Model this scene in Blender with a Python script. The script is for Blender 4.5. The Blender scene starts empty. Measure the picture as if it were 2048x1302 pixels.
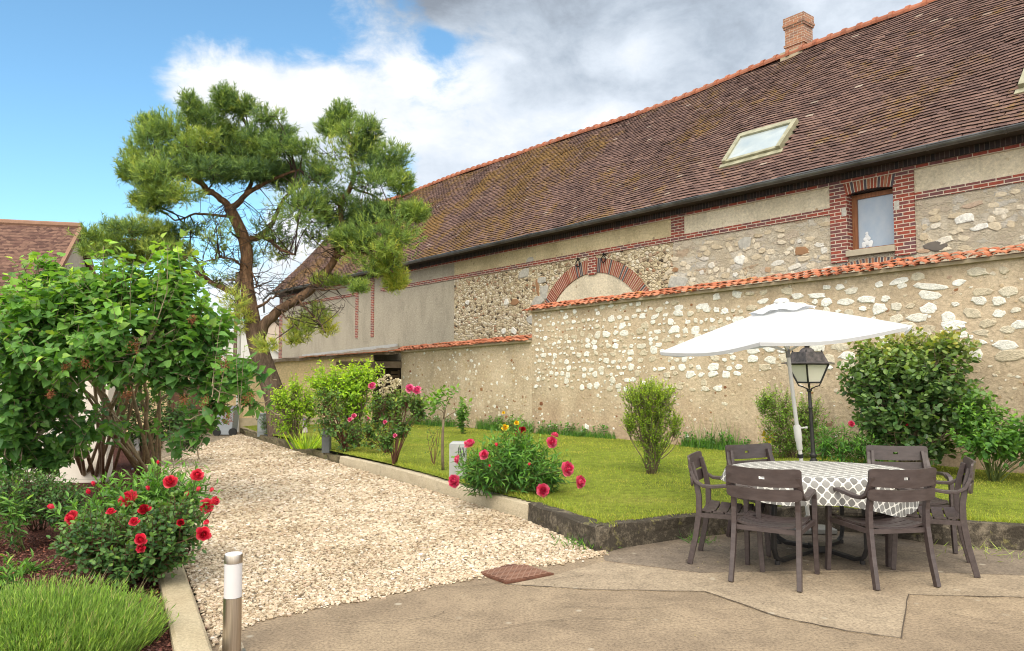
import bpy, math, random
import numpy as np
from mathutils import Vector, Matrix

S = bpy.context.scene
COL = S.collection
rng = np.random.default_rng(7)
random.seed(7)

# ---------------------------------------------------------------- camera
FPX, HCAM = 1480.0, 1.58
PITCH = math.atan(90 / 1480)
CPI, SPI = math.cos(PITCH), math.sin(PITCH)
cam = bpy.data.cameras.new("camera")
cam.sensor_width = 36.0
cam.lens = 36.0 * FPX / 2048
cam.clip_start, cam.clip_end = 0.05, 3000
camo = bpy.data.objects.new("camera", cam)
COL.objects.link(camo)
camo.location = (0, 0, HCAM)
camo.rotation_euler = (math.pi / 2 + PITCH, 0, 0)
S.camera = camo

# ---------------------------------------------------------------- sky + sun
SUN_EL, SUN_AZ = math.radians(47), math.atan2(-0.10, -1.0)      # azimuth clockwise from +Y
W = bpy.data.worlds.new("World"); S.world = W; W.use_nodes = True
wt = W.node_tree; wt.nodes.clear()
def wn(t, **k):
    n = wt.nodes.new(t)
    for a, b in k.items(): setattr(n, a, b)
    return n
def wl(a, b): wt.links.new(a, b)
def wmath(op, a, b=None, c=None):
    n = wn('ShaderNodeMath', operation=op)
    for i, v in enumerate((a, b, c)):
        if v is None: continue
        if isinstance(v, (int, float)): n.inputs[i].default_value = v
        else: wl(v, n.inputs[i])
    return n.outputs[0]
sky = wn('ShaderNodeTexSky', sky_type='NISHITA', sun_disc=False, sun_elevation=SUN_EL, sun_rotation=SUN_AZ,
         air_density=1.0, dust_density=0.6, ozone_density=2.0)
tc = wn('ShaderNodeTexCoord'); sep = wn('ShaderNodeSeparateXYZ'); wl(tc.outputs['Generated'], sep.inputs[0])
X_, Y_, Z_ = sep.outputs
az = wmath('ARCTAN2', X_, Y_); el = wmath('ARCSINE', Z_)
# soft noise fields on the sky sphere
def wnoise(scale, detail=7, rough=0.55, dist=0.0, off=(0, 0, 0), stretch=(1, 1, 1.6)):
    mp = wn('ShaderNodeMapping'); mp.inputs['Location'].default_value = off; mp.inputs['Scale'].default_value = stretch
    wl(tc.outputs['Generated'], mp.inputs[0])
    n = wn('ShaderNodeTexNoise'); n.inputs['Scale'].default_value = scale; n.inputs['Detail'].default_value = detail
    n.inputs['Roughness'].default_value = rough; n.inputs['Distortion'].default_value = dist
    wl(mp.outputs[0], n.inputs['Vector']); return n.outputs['Fac']
def blob(a0, e0, ra, re_, amp):
    """a soft patch of the sky round azimuth a0 and elevation e0 (degrees)"""
    da = wmath('DIVIDE', wmath('SUBTRACT', az, math.radians(a0)), math.radians(ra))
    de = wmath('DIVIDE', wmath('SUBTRACT', el, math.radians(e0)), math.radians(re_))
    r2 = wmath('ADD', wmath('MULTIPLY', da, da), wmath('MULTIPLY', de, de))
    return wmath('MULTIPLY', wmath('POWER', 2.718, wmath('MULTIPLY', r2, -1.0)), amp)
def wsum(l):
    r = l[0]
    for v in l[1:]: r = wmath('ADD', r, v)
    return r
n1 = wnoise(2.6, 9, 0.58, 0.25, (3.1, 0.4, 1.3)); n2 = wnoise(7.5, 8, 0.6, 0.4, (1.2, 5.2, 0.3)); n3 = wnoise(1.7, 6, 0.5, 0.0, (8.2, 2.2, 4.4))
# cloud cover: thick from the middle of the view to the right, open blue on the left
n4 = wnoise(19, 6, 0.62, 0.3, (2.2, 1.1, 7.3))
cover = wsum([wmath('MULTIPLY', wmath('SUBTRACT', n4, 0.5), 0.8), wmath('MULTIPLY', wmath('SUBTRACT', n1, 0.5), 1.5), wmath('MULTIPLY', wmath('SUBTRACT', n2, 0.5), 0.9),
              wmath('MULTIPLY', az, 0.9), 0.86, wmath('MULTIPLY', wmath('MAXIMUM', wmath('SUBTRACT', wmath('MULTIPLY', az, -1.0), 0.8), 0.0), 2.2),
              blob(-30, 14, 14, 13, -0.95), blob(-31, 28, 7, 5, -0.35), blob(-17.5, 24.3, 6.5, 3.2, -0.55), blob(-5.9, 24.3, 1.3, 1.2, -0.6), blob(-5.2, 26.5, 2.0, 1.2, 0.5),
              blob(-22.5, 19.5, 6.5, 3.6, 0.80), blob(-15, 18, 7, 5, 0.5), blob(-16, 29.5, 7, 2.2, 0.42), blob(-20, 5.5, 7, 5, 0.55), blob(-31, 29.5, 4, 2, .28),
              blob(5, 17.5, 2.2, 1.4, -0.5), blob(-8.5, 16.0, 2.2, 3.2, -0.55), blob(-6.0, 15, 3, 2, 0.35), blob(9, 21, 3, 2, 0.3)])
mask = wn('ShaderNodeMapRange', interpolation_type='SMOOTHSTEP'); wl(cover, mask.inputs['Value'])
mask.inputs['From Min'].default_value = 0.28; mask.inputs['From Max'].default_value = 0.78
# cloud tone: bright heaps, dark bellies overhead in the middle
tone = wsum([wmath('MULTIPLY', wmath('SUBTRACT', n4, 0.5), 0.35), wmath('MULTIPLY', wmath('SUBTRACT', n2, 0.5), 0.75), wmath('MULTIPLY', wmath('SUBTRACT', n3, 0.5), 0.9), 0.66,
             blob(-8, 29, 5.5, 4.5, -0.30), blob(3, 29, 9, 5, -0.33), blob(-5, 28.5, 4, 2.4, -.12), blob(16, 28, 9, 4, -0.16), blob(3, 20.5, 6, 2.6, -0.16), blob(16, 22.5, 9, 3, -0.12),
             blob(-6, 22.5, 4.2, 2.2, 0.38), blob(-22, 20.3, 6, 3, 0.3), blob(-13, 20, 6, 3, 0.2), blob(6, 19, 5, 1.6, 0.25), blob(-13, 27, 4, 3, 0.12), blob(10, 23.5, 3, 2, 0.22)])
ramp = wn('ShaderNodeValToRGB'); wl(tone, ramp.inputs[0])
cr = ramp.color_ramp; cr.elements[0].position = 0.18; cr.elements[0].color = (0.27, 0.31, 0.37, 1)
cr.elements[1].position = 0.95; cr.elements[1].color = (0.98, 0.99, 1.0, 1)
for p_, c_ in ((0.42, (0.46, 0.53, 0.62, 1)), (0.66, (0.70, 0.77, 0.86, 1))):
    e_ = cr.elements.new(p_); e_.color = c_
SKY_K = 0.14
sc_ = wn('ShaderNodeMix', data_type='RGBA', blend_type='MULTIPLY'); sc_.inputs[0].default_value = 1
wl(sky.outputs[0], sc_.inputs[6]); sc_.inputs[7].default_value = (0.98, 1.30, 1.30, 1)
# added unseen glow round the sun, behind the camera, brightens the cloud as soft fill
dt = wn('ShaderNodeVectorMath', operation='DOT_PRODUCT'); wl(tc.outputs['Generated'], dt.inputs[0])
dt.inputs[1].default_value = (math.sin(SUN_AZ) * math.cos(SUN_EL), math.cos(SUN_AZ) * math.cos(SUN_EL), math.sin(SUN_EL))
gl = wn('ShaderNodeMapRange', interpolation_type='SMOOTHSTEP'); wl(dt.outputs['Value'], gl.inputs['Value']); gl.inputs['From Min'].default_value = -0.05; gl.inputs['From Max'].default_value = 0.95
gl.inputs['To Min'].default_value = 0.0; gl.inputs['To Max'].default_value = 2.5
cl_ = wn('ShaderNodeVectorMath', operation='SCALE'); wl(ramp.outputs[0], cl_.inputs[0]); wl(wmath('MULTIPLY', wmath('ADD', gl.outputs[0], 1.0), 0.90 / SKY_K), cl_.inputs['Scale'])
warm = wn('ShaderNodeMix', data_type='RGBA', blend_type='MULTIPLY'); wl(wmath('MULTIPLY', gl.outputs[0], 0.4), warm.inputs[0]); wl(cl_.outputs[0], warm.inputs[6]); warm.inputs[7].default_value = (1.0, 0.88, 0.70, 1)
mx = wn('ShaderNodeMix', data_type='RGBA'); wl(mask.outputs[0], mx.inputs[0]); wl(sc_.outputs[2], mx.inputs[6]); wl(warm.outputs[2], mx.inputs[7])
bg = wn('ShaderNodeBackground'); wl(mx.outputs[2], bg.inputs[0]); bg.inputs[1].default_value = SKY_K
wo = wn('ShaderNodeOutputWorld'); wl(bg.outputs[0], wo.inputs[0])
sun = bpy.data.lights.new("sun", 'SUN'); sun.energy = 1.5; sun.angle = math.radians(28); sun.color = (1.0, 0.91, 0.78)
suno = bpy.data.objects.new("sun", sun); COL.objects.link(suno)
sd = Vector((math.sin(SUN_AZ) * math.cos(SUN_EL), math.cos(SUN_AZ) * math.cos(SUN_EL), math.sin(SUN_EL)))
suno.rotation_euler = sd.to_track_quat('Z', 'Y').to_euler(); suno.location = (0, -5, 30)
S.view_settings.view_transform = 'Standard'; S.view_settings.look = 'None'
S.view_settings.exposure = 0.34; S.view_settings.gamma = 1.0
S.cycles.max_bounces = 8; S.cycles.transparent_max_bounces = 8; S.cycles.use_denoising = True
S.cycles.pixel_filter_type = 'BLACKMAN_HARRIS'; S.cycles.filter_width = 1.05
S.cycles.caustics_reflective = False; S.cycles.caustics_refractive = False

# ---------------------------------------------------------------- measuring helpers
def ray(px, py):
    x = (px - 1024) / FPX; y = (651 - py) / FPX
    return np.array((x, CPI - SPI * y, SPI + CPI * y))
def onz(px, py, z=0.0):
    d = ray(px, py); t = (z - HCAM) / d[2]; return Vector((d[0] * t, d[1] * t, z))
def atY(px, py, Y):
    d = ray(px, py); t = Y / d[1]; return Vector((d[0] * t, Y, HCAM + d[2] * t))
TH = math.atan(1174 / math.hypot(1480, 90))
EX = np.array((math.sin(TH), -math.cos(TH)))      # along the barn, towards the right/near end
EY = np.array((math.cos(TH), math.sin(TH)))       # away from the camera
ROTZ = math.atan2(EX[1], EX[0])
def AP(x, y): return (x * EX[0] + y * EX[1], x * EY[0] + y * EY[1])
def XY(a, p): return (a * EX[0] + p * EY[0], a * EX[1] + p * EY[1])
def XYZ(a, p, z): x, y = XY(a, p); return Vector((x, y, z))
def onP(px, py, P):
    d = ray(px, py); t = P / (d[0] * EY[0] + d[1] * EY[1]); a, p = AP(d[0] * t, d[1] * t)
    return a, HCAM + d[2] * t
def onroof(px, py, P0=13.1, z0=5.33, sl=1.05):
    d = ray(px, py); dp = d[0] * EY[0] + d[1] * EY[1]
    t = (z0 - sl * P0 - HCAM) / (d[2] - sl * dp); a, p = AP(d[0] * t, d[1] * t); return a, p, HCAM + d[2] * t
def gz(x, y):                                     # the ground falls gently away along the drive
    along = -(x * EX[0] + y * EX[1]); return -0.015 * np.maximum(0, along - 5.5)
def lz(x, y):
    return gz(x, y) + 0.20 + 0.02 * np.sin(x * 1.3 + y * .7) * np.sin(y * .9 - x * .4)
def on(px, py, fz, add=0.0):
    z = 0.0
    for _ in range(12):
        p = onz(px, py, z); z = float(fz(p.x, p.y)) + add
    return Vector((p.x, p.y, z))
def lawn(px, py): return on(px, py, lz)
def drive(px, py): return on(px, py, gz)

# ---------------------------------------------------------------- object helpers
ORG = {}
def tag(o, label=None, cat=None, group=None, kind=None):
    if label: o["label"] = label
    if cat: o["category"] = cat
    if group: o["group"] = group
    if kind: o["kind"] = kind
    return o
def thing(name, label, cat, loc=(0, 0, 0), rz=0.0, group=None):
    o = bpy.data.objects.new(name, None); COL.objects.link(o); o.location = loc; o.rotation_euler = (0, 0, rz)
    o.empty_display_size = 0.1
    ORG[o] = np.array(loc if rz == 0 else (0, 0, 0), float)
    return tag(o, label, cat, group)
def raw_mesh(name, V, loops, starts, totals, mats, mi=None, smooth=False, attrs=None):
    me = bpy.data.meshes.new(name)
    me.vertices.add(len(V)); me.vertices.foreach_set("co", np.asarray(V, np.float32).ravel())
    me.loops.add(len(loops)); me.loops.foreach_set("vertex_index", np.asarray(loops, np.int32))
    me.polygons.add(len(starts)); me.polygons.foreach_set("loop_start", np.asarray(starts, np.int32))
    me.polygons.foreach_set("loop_total", np.asarray(totals, np.int32))
    if mi is not None: me.polygons.foreach_set("material_index", np.asarray(mi, np.int32))
    me.polygons.foreach_set("use_smooth", np.full(len(starts), bool(smooth)))
    for k, a in (attrs or {}).items():
        at = me.attributes.new(k, 'FLOAT', 'POINT'); at.data.foreach_set("value", np.asarray(a, np.float32))
    me.update(calc_edges=True); me.validate()
    for m in mats: me.materials.append(m)
    return me
def link(name, me, parent=None, loc=None):
    o = bpy.data.objects.new(name, me); COL.objects.link(o)
    if parent is not None: o.parent = parent; ORG[o] = ORG.get(parent, np.zeros(3))
    elif loc is not None: o.location = loc; ORG[o] = np.array(loc, float)
    return o
class MB:
    def __init__(s): s.v = []; s.f = []; s.m = []; s.n = 0
    def add(s, vs, fs, m=0):
        b = s.n; s.v.extend([tuple(v) for v in vs]); s.n += len(vs)
        for f in fs: s.f.append(tuple(i + b for i in f)); s.m.append(m)
        return s
    def hexa(s, c, m=0):        # 8 corners: bottom 0-3 ccw, top 4-7
        return s.add(c, [(3, 2, 1, 0), (4, 5, 6, 7), (0, 1, 5, 4), (1, 2, 6, 5), (2, 3, 7, 6), (3, 0, 4, 7)], m)
    def box(s, x0, x1, y0, y1, z0, z1, m=0):
        return s.hexa([(x0, y0, z0), (x1, y0, z0), (x1, y1, z0), (x0, y1, z0), (x0, y0, z1), (x1, y0, z1), (x1, y1, z1), (x0, y1, z1)], m)
    def bar(s, a, b, w, h, m=0, up=(0, 0, 1), w2=None, h2=None):
        a = Vector(a); b = Vector(b); d = (b - a).normalized(); u = Vector(up)
        if abs(d.dot(u)) > .97: u = Vector((1, 0, 0))
        x = d.cross(u).normalized(); y = x.cross(d).normalized()
        w2 = w if w2 is None else w2; h2 = h if h2 is None else h2
        c = []
        for p, ww, hh in ((a, w, h), (b, w2, h2)):
            c += [p - x * ww / 2 - y * hh / 2, p + x * ww / 2 - y * hh / 2, p + x * ww / 2 + y * hh / 2, p - x * ww / 2 + y * hh / 2]
        return s.add(c, [(0, 1, 2, 3), (7, 6, 5, 4), (4, 5, 1, 0), (5, 6, 2, 1), (6, 7, 3, 2), (7, 4, 0, 3)], m)
    def tube(s, pts, r, n=8, m=0, cap=True, sq=None):
        pts = [Vector(p) for p in pts]
        if not hasattr(r, '__len__'): r = [r] * len(pts)
        vs = []; px = None
        for i, p in enumerate(pts):
            t = (pts[min(i + 1, len(pts) - 1)] - pts[max(i - 1, 0)])
            t = t.normalized() if t.length > 1e-9 else Vector((0, 0, 1))
            if px is None: px = t.cross(Vector((0, 1, 0.13))) if abs(t.y) < .95 else t.cross(Vector((1, 0, 0)))
            px = px - t * px.dot(t)
            px = px.normalized() if px.length > 1e-6 else t.orthogonal().normalized()
            py = t.cross(px)
            for k in range(n):
                a = 2 * math.pi * (k + (.5 if n == 4 else 0)) / n
                ca, sa = math.cos(a), math.sin(a)
                if sq: ca *= sq[0]; sa *= sq[1]
                vs.append(p + (px * ca + py * sa) * r[i])
        fs = []
        for i in range(len(pts) - 1):
            for k in range(n):
                fs.append((i * n + k, i * n + (k + 1) % n, (i + 1) * n + (k + 1) % n, (i + 1) * n + k))
        if cap: fs.append(tuple(range(n - 1, -1, -1))); fs.append(tuple(range((len(pts) - 1) * n, len(pts) * n)))
        return s.add(vs, fs, m)
    def lathe(s, prof, c, n=24, m=0, axis=None):
        c = Vector(c); R = Vector((0, 0, 1)).rotation_difference(Vector(axis).normalized()).to_matrix() if axis is not None else Matrix.Identity(3)
        vs = []
        for r, z in prof:
            for k in range(n):
                a = 2 * math.pi * k / n; vs.append(c + R @ Vector((r * math.cos(a), r * math.sin(a), z)))
        fs = []
        for i in range(len(prof) - 1):
            for k in range(n): fs.append((i * n + k, i * n + (k + 1) % n, (i + 1) * n + (k + 1) % n, (i + 1) * n + k))
        if prof[0][0] > 1e-6: fs.append(tuple(range(n - 1, -1, -1)))
        if prof[-1][0] > 1e-6: fs.append(tuple(range((len(prof) - 1) * n, len(prof) * n)))
        return s.add(vs, fs, m)
    def prism(s, poly, vec, m=0):
        n = len(poly); vec = Vector(vec); vs = [Vector(p) for p in poly]; vs += [v + vec for v in vs]
        fs = [tuple(range(n - 1, -1, -1)), tuple(range(n, 2 * n))] + [(i, (i + 1) % n, n + (i + 1) % n, n + i) for i in range(n)]
        return s.add(vs, fs, m)
    def grid(s, P, m=0, closed=False):   # P[i][j] of points
        h, w = len(P), len(P[0]); vs = [p for r in P for p in r]; fs = []
        for i in range(h - 1):
            for j in range(w - 1 + (1 if closed else 0)):
                fs.append((i * w + j, i * w + (j + 1) % w, (i + 1) * w + (j + 1) % w, (i + 1) * w + j))
        return s.add(vs, fs, m)
    def build(s, name, mats, parent=None, smooth=False, loc=None, bevel=0.0, auto=None, solid=0.0):
        if not isinstance(mats, (list, tuple)): mats = [mats]
        off = ORG.get(parent, np.zeros(3)) if parent is not None else (np.array(loc, float) if loc is not None else np.zeros(3))
        V = np.array(s.v, np.float64).reshape(-1, 3) - off
        loops = [i for f in s.f for i in f]; tot = [len(f) for f in s.f]; st = np.concatenate(([0], np.cumsum(tot)[:-1])) if tot else []
        me = raw_mesh(name, V, loops, st, tot, mats, s.m, smooth)
        o = link(name, me, parent, loc)
        if auto: me.set_sharp_from_angle(angle=math.radians(auto))
        if solid:
            md = o.modifiers.new("solid", 'SOLIDIFY'); md.thickness = solid; md.offset = 0
        if bevel:
            md = o.modifiers.new("bevel", 'BEVEL'); md.width = bevel; md.segments = 2; md.limit_method = 'ANGLE'; md.angle_limit = math.radians(40)
        return o
def structure(o): o["kind"] = "structure"; return o

# ---------------------------------------------------------------- material helpers
class G:
    def __init__(s, name, rough=0.8, spec=0.3, metal=0.0):
        s.mat = bpy.data.materials.new(name); s.mat.use_nodes = True; s.t = s.mat.node_tree
        s.b = s.t.nodes['Principled BSDF']; s.b.inputs['Roughness'].default_value = rough
        s.b.inputs['Specular IOR Level'].default_value = spec; s.b.inputs['Metallic'].default_value = metal
        s.o = s.t.nodes['Material Output']
    def n(s, t, **k):
        x = s.t.nodes.new(t)
        for a, b in k.items(): setattr(x, a, b)
        return x
    def set(s, sock, v):
        if v is None: return
        if hasattr(v, 'is_output'): s.t.links.new(v, sock)
        elif isinstance(v, (tuple, list)): sock.default_value = (tuple(v) + (1.0,))[:len(sock.default_value)] if len(v) < len(sock.default_value) else v
        else: sock.default_value = v
    def obj(s): return s.n('ShaderNodeTexCoord').outputs['Object']
    def uv(s): return s.n('ShaderNodeTexCoord').outputs['UV']
    def isl(s): return s.n('ShaderNodeNewGeometry').outputs['Random Per Island']
    def attr(s, a): return s.n('ShaderNodeAttribute', attribute_name=a).outputs['Fac']
    def xyz(s, v):
        x = s.n('ShaderNodeSeparateXYZ'); s.set(x.inputs[0], v); return x.outputs
    def comb(s, x, y, z=0.0):
        c = s.n('ShaderNodeCombineXYZ'); s.set(c.inputs[0], x); s.set(c.inputs[1], y); s.set(c.inputs[2], z); return c.outputs[0]
    def map(s, v, scale=(1, 1, 1), loc=(0, 0, 0), rot=(0, 0, 0)):
        m = s.n('ShaderNodeMapping'); s.set(m.inputs[0], v); m.inputs['Scale'].default_value = scale; m.inputs['Location'].default_value = loc; m.inputs['Rotation'].default_value = rot; return m.outputs[0]
    def noise(s, v, scale, detail=4, rough=.55, dist=0.0, color=False):
        x = s.n('ShaderNodeTexNoise'); s.set(x.inputs['Vector'], v); s.set(x.inputs['Scale'], scale); s.set(x.inputs['Detail'], detail); s.set(x.inputs['Roughness'], rough); s.set(x.inputs['Distortion'], dist)
        return x.outputs['Color' if color else 'Fac']
    def vor(s, v, scale, feature='F1', rnd=1.0, out='Distance'):
        x = s.n('ShaderNodeTexVoronoi', feature=feature); s.set(x.inputs['Vector'], v); s.set(x.inputs['Scale'], scale); s.set(x.inputs['Randomness'], rnd); return x.outputs[out]
    def ramp(s, f, stops, interp='LINEAR'):
        x = s.n('ShaderNodeValToRGB'); s.set(x.inputs[0], f); r = x.color_ramp; r.interpolation = interp
        while len(r.elements) < len(stops): r.elements.new(.5)
        for e, (p, c) in zip(r.elements, stops):
            e.position = p; e.color = (c, c, c, 1) if isinstance(c, (int, float)) else tuple(c) + (1,)
        return x.outputs[0]
    def math(s, op, a, b=None, clamp=False):
        x = s.n('ShaderNodeMath', operation=op, use_clamp=clamp); s.set(x.inputs[0], a); s.set(x.inputs[1], b); return x.outputs[0]
    def mix(s, f, a, b, mode='MIX'):
        x = s.n('ShaderNodeMix', data_type='RGBA', blend_type=mode); s.set(x.inputs[0], f); s.set(x.inputs[6], a); s.set(x.inputs[7], b); return x.outputs[2]
    def vadd(s, a, b, k=1.0):
        m = s.n('ShaderNodeVectorMath', operation='SCALE'); s.set(m.inputs[0], b); m.inputs['Scale'].default_value = k
        x = s.n('ShaderNodeVectorMath', operation='ADD'); s.set(x.inputs[0], a); s.t.links.new(m.outputs[0], x.inputs[1]); return x.outputs[0]
    def bump(s, h, strength=.5, dist=.02):
        x = s.n('ShaderNodeBump'); s.set(x.inputs['Height'], h); x.inputs['Strength'].default_value = strength; x.inputs['Distance'].default_value = dist; return x.outputs[0]
    def out(s, base=None, rough=None, normal=None, transl=None, transl_f=.3):
        s.set(s.b.inputs['Base Color'], base); s.set(s.b.inputs['Roughness'], rough); s.set(s.b.inputs['Normal'], normal)
        if transl is not None:
            t = s.n('ShaderNodeBsdfTranslucent'); s.set(t.inputs[0], transl); m = s.n('ShaderNodeMixShader'); m.inputs[0].default_value = transl_f
            s.t.links.new(s.b.outputs[0], m.inputs[1]); s.t.links.new(t.outputs[0], m.inputs[2]); s.t.links.new(m.outputs[0], s.o.inputs[0])
        return s.mat
def plain(name, c, rough=.6, spec=.3, metal=0.0, var=.12, scale=8.0, bump=.0):
    g = G(name, rough, spec, metal); o = g.obj(); n = g.noise(o, scale, 6)
    col = g.mix(1.0, c, g.ramp(n, [(.25, 1 - var * 2), (.75, 1 + 0 * var)]), 'MULTIPLY')
    return g.out(col, normal=g.bump(g.noise(o, scale * 8, 3), bump, .01) if bump else None)
def brick_mat(name, c1, c2, mortar, bias=0.0, w=.225, h=.066, ms=.008, soldier=False, bump=.6):
    g = G(name, .75, .35); o = g.obj(); x, y, z = g.xyz(o)
    h_ = g.math('ADD', x, y)
    v = g.comb(z, h_) if soldier else g.comb(h_, z)
    b = g.n('ShaderNodeTexBrick', offset=.0 if soldier else .5); g.set(b.inputs['Vector'], v)
    g.set(b.inputs['Color1'], c1); g.set(b.inputs['Color2'], c2); g.set(b.inputs['Mortar'], mortar)
    for k, q in (('Scale', 1.0), ('Mortar Size', ms), ('Mortar Smooth', .15), ('Bias', bias), ('Brick Width', w), ('Row Height', h)): b.inputs[k].default_value = q
    n = g.noise(o, 14, 6); n2 = g.noise(o, 90, 3)
    col = g.mix(.55, b.outputs[0], g.ramp(n, [(.25, .55), (.7, 1.25)]), 'MULTIPLY')
    hh = g.math('ADD', g.math('MULTIPLY', b.outputs[1], -1.0), g.math('MULTIPLY', n2, .3))
    return g.out(col, normal=g.bump(hh, bump, .008))
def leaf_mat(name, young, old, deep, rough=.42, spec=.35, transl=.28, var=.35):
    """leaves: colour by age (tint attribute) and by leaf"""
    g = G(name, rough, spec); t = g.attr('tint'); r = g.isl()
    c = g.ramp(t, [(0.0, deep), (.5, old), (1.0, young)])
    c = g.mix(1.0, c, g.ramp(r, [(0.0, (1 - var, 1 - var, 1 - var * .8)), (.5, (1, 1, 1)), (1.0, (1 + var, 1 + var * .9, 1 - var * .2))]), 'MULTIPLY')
    tr = g.mix(1.0, c, (1.5, 1.5, .55), 'MULTIPLY')
    return g.out(c, transl=tr, transl_f=transl)
def bark_mat(name, a, b, scale=30, bump=.6):
    g = G(name, .9, .15); o = g.obj(); n = g.noise(g.map(o, (1, 1, .25)), scale, 6, .65)
    return g.out(g.ramp(n, [(.3, a), (.7, b)]), normal=g.bump(n, bump, .02))

# ================================================================ THE GROUND
def inpoly(x, y, poly):
    r = np.zeros(np.shape(x), bool); n = len(poly)
    for i in range(n):
        x0, y0 = poly[i][:2]; x1, y1 = poly[(i + 1) % n][:2]
        c = ((y0 > y) != (y1 > y)) & (x < (x1 - x0) * (y - y0) / (y1 - y0 + 1e-12) + x0); r ^= c
    return r
def patch(name, poly, zf, step, mat, kind='structure'):
    xs = [p[0] for p in poly]; ys = [p[1] for p in poly]
    gx = np.arange(min(xs), max(xs) + step, step); gy = np.arange(min(ys), max(ys) + step, step)
    Xg, Yg = np.meshgrid(gx, gy, indexing='ij'); Zg = zf(Xg, Yg) + 0 * Xg
    cx = (Xg[:-1, :-1] + step / 2); cy = (Yg[:-1, :-1] + step / 2); k = inpoly(cx, cy, poly)
    idx = np.arange(Xg.size).reshape(Xg.shape)
    q = np.stack((idx[:-1, :-1], idx[1:, :-1], idx[1:, 1:], idx[:-1, 1:]), -1)[k]
    used, inv = np.unique(q.ravel(), return_inverse=True)
    V = np.stack((Xg.ravel(), Yg.ravel(), Zg.ravel()), -1)[used]
    me = raw_mesh(name, V, inv, np.arange(len(q)) * 4, np.full(len(q), 4), [mat], smooth=True)
    o = link(name, me); o["kind"] = kind; return o

P_GW, P_BARN = 11.6, 13.4                     # front planes of the garden wall and the barn
def kpt(px, py): p = drive(px, py); return (p.x, p.y)
RK = [kpt(1192, 1106), kpt(1054, 1044), kpt(850, 981), kpt(678, 930), kpt(535, 887), kpt(478, 867.5)]   # drive's right edge, near to far
lk = np.array(kpt(365, 1130)), np.array(kpt(425, 1302))
ld = (lk[0] - lk[1]) / np.linalg.norm(lk[0] - lk[1])
LK = [tuple(lk[1] - ld * 2.4), tuple(lk[1]), tuple(lk[0]), tuple(lk[0] + ld * 4), tuple(lk[0] + ld * 9 + np.array((.2, .1))), tuple(lk[0] + ld * 14 + np.array((.5, .3)))]
FK = [(onz(x, y).x, onz(x, y).y) for x, y in ((1240, 1098), (1365, 1079), (1480, 1066), (1600, 1058), (1720, 1066), (1884, 1091), (2048, 1103), (2300, 1128), (2750, 1165))]   # lawn's front edge
TE = [(onz(x, y).x, onz(x, y).y) for x, y in ((440, 1262), (485, 1241), (600, 1216), (760, 1188), (900, 1160), (957, 1149), (1023, 1131), (1110, 1124), (1200, 1106))]  # gravel/terrace line

# soil
g = G("soil", .95, .1); o_ = g.obj(); n_ = g.noise(o_, 1.2, 8)
m_soil = g.out(g.ramp(n_, [(.3, (.06, .075, .03)), (.7, (.13, .11, .07))]))
mb = MB(); mb.add([(-600, -60, -1.0), (600, -60, -1.0), (600, 900, -1.0), (-600, 900, -1.0)], [(0, 1, 2, 3)])
structure(mb.build("ground", m_soil))

# concrete terrace (dark slab, paler worn strip, newer square)
def concrete(name, lo, hi, stain, sc=1.0, k=.5):
    g = G(name, .85, .25); o = g.obj()
    a = g.noise(o, .9 * sc, 8, .62, .3); b = g.noise(o, 6 * sc, 6, .6); c = g.noise(o, 55, 4, .7); d = g.noise(o, 190, 2, .5)
    col = g.ramp(a, [(.3, lo), (.72, hi)])
    col = g.mix(g.ramp(b, [(.48, 0), (.75, k)]), col, stain)
    col = g.mix(.9, col, g.ramp(c, [(.28, .42), (.5, 1.0), (.72, 1.4)]), 'MULTIPLY'); col = g.mix(.6, col, g.ramp(g.noise(o, 2.6 * sc, 7, .7, .8), [(.32, .7), (.65, 1.2)]), 'MULTIPLY')
    sv = g.vor(o, 6.5, 'F1'); sc_ = g.xyz(g.vor(o, 6.5, 'F1', out='Color'))
    col = g.mix(g.math('MULTIPLY', g.ramp(sv, [(.12, .55), (.2, 0)]), g.ramp(sc_[0], [(.78, 0), (.84, 1)])), col, (.46, .41, .33))
    pits = g.ramp(g.vor(o, 26, 'F1'), [(.05, 1), (.13, 0)])
    col = g.mix(g.math('MULTIPLY', pits, .35), col, (.12, .1, .08))
    return g.out(col, rough=g.ramp(b, [(.3, .62), (.7, .9)]), normal=g.bump(g.math('ADD', c, g.math('MULTIPLY', d, .6)), .45, .006))
m_conc = concrete("terrace_concrete", (.215, .16, .11), (.325, .25, .17), (.165, .125, .09))
m_conc2 = concrete("worn_concrete", (.265, .205, .145), (.37, .295, .21), (.21, .165, .12), 1.7, .5)
m_conc3 = concrete("darker_concrete", (.17, .135, .105), (.25, .20, .15), (.11, .09, .075), 1.3, .6)
def sheet(name, poly, z, mat, h=.004):
    mb = MB(); n = len(poly)
    mb.add([(x, y, z) for x, y in poly] + [(x, y, z - h) for x, y in poly], [tuple(range(n))] + [(i, n + i, n + (i + 1) % n, (i + 1) % n) for i in range(n)])
    o = mb.build(name, mat); return structure(o)
P = lambda l: [(onz(x, y).x, onz(x, y).y) for x, y in l][::-1]
back = [(2.6, 7.9), (1.6, 7.4), (.6, 7.0), TE[-1]]
terr = [(-3.4, -1.0), (9, -1.0), (9, 7.9), *back[:1], *back[1:], *[(x - .25, y + .25) for x, y in TE[::-1]], (-2.4, 4.6)]
sheet("terrace", terr, 0.0, m_conc)
sheet("terrace_worn_strip", P([(1012, 1171), (1107, 1151), (1205, 1124), (1400, 1147), (1700, 1141), (2048, 1152), (2300, 1160), (2300, 1205), (2048, 1196), (1818, 1191), (1801, 1278), (1690, 1263), (1560, 1236), (1410, 1184), (1200, 1181)]), .004, m_conc2)
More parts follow.
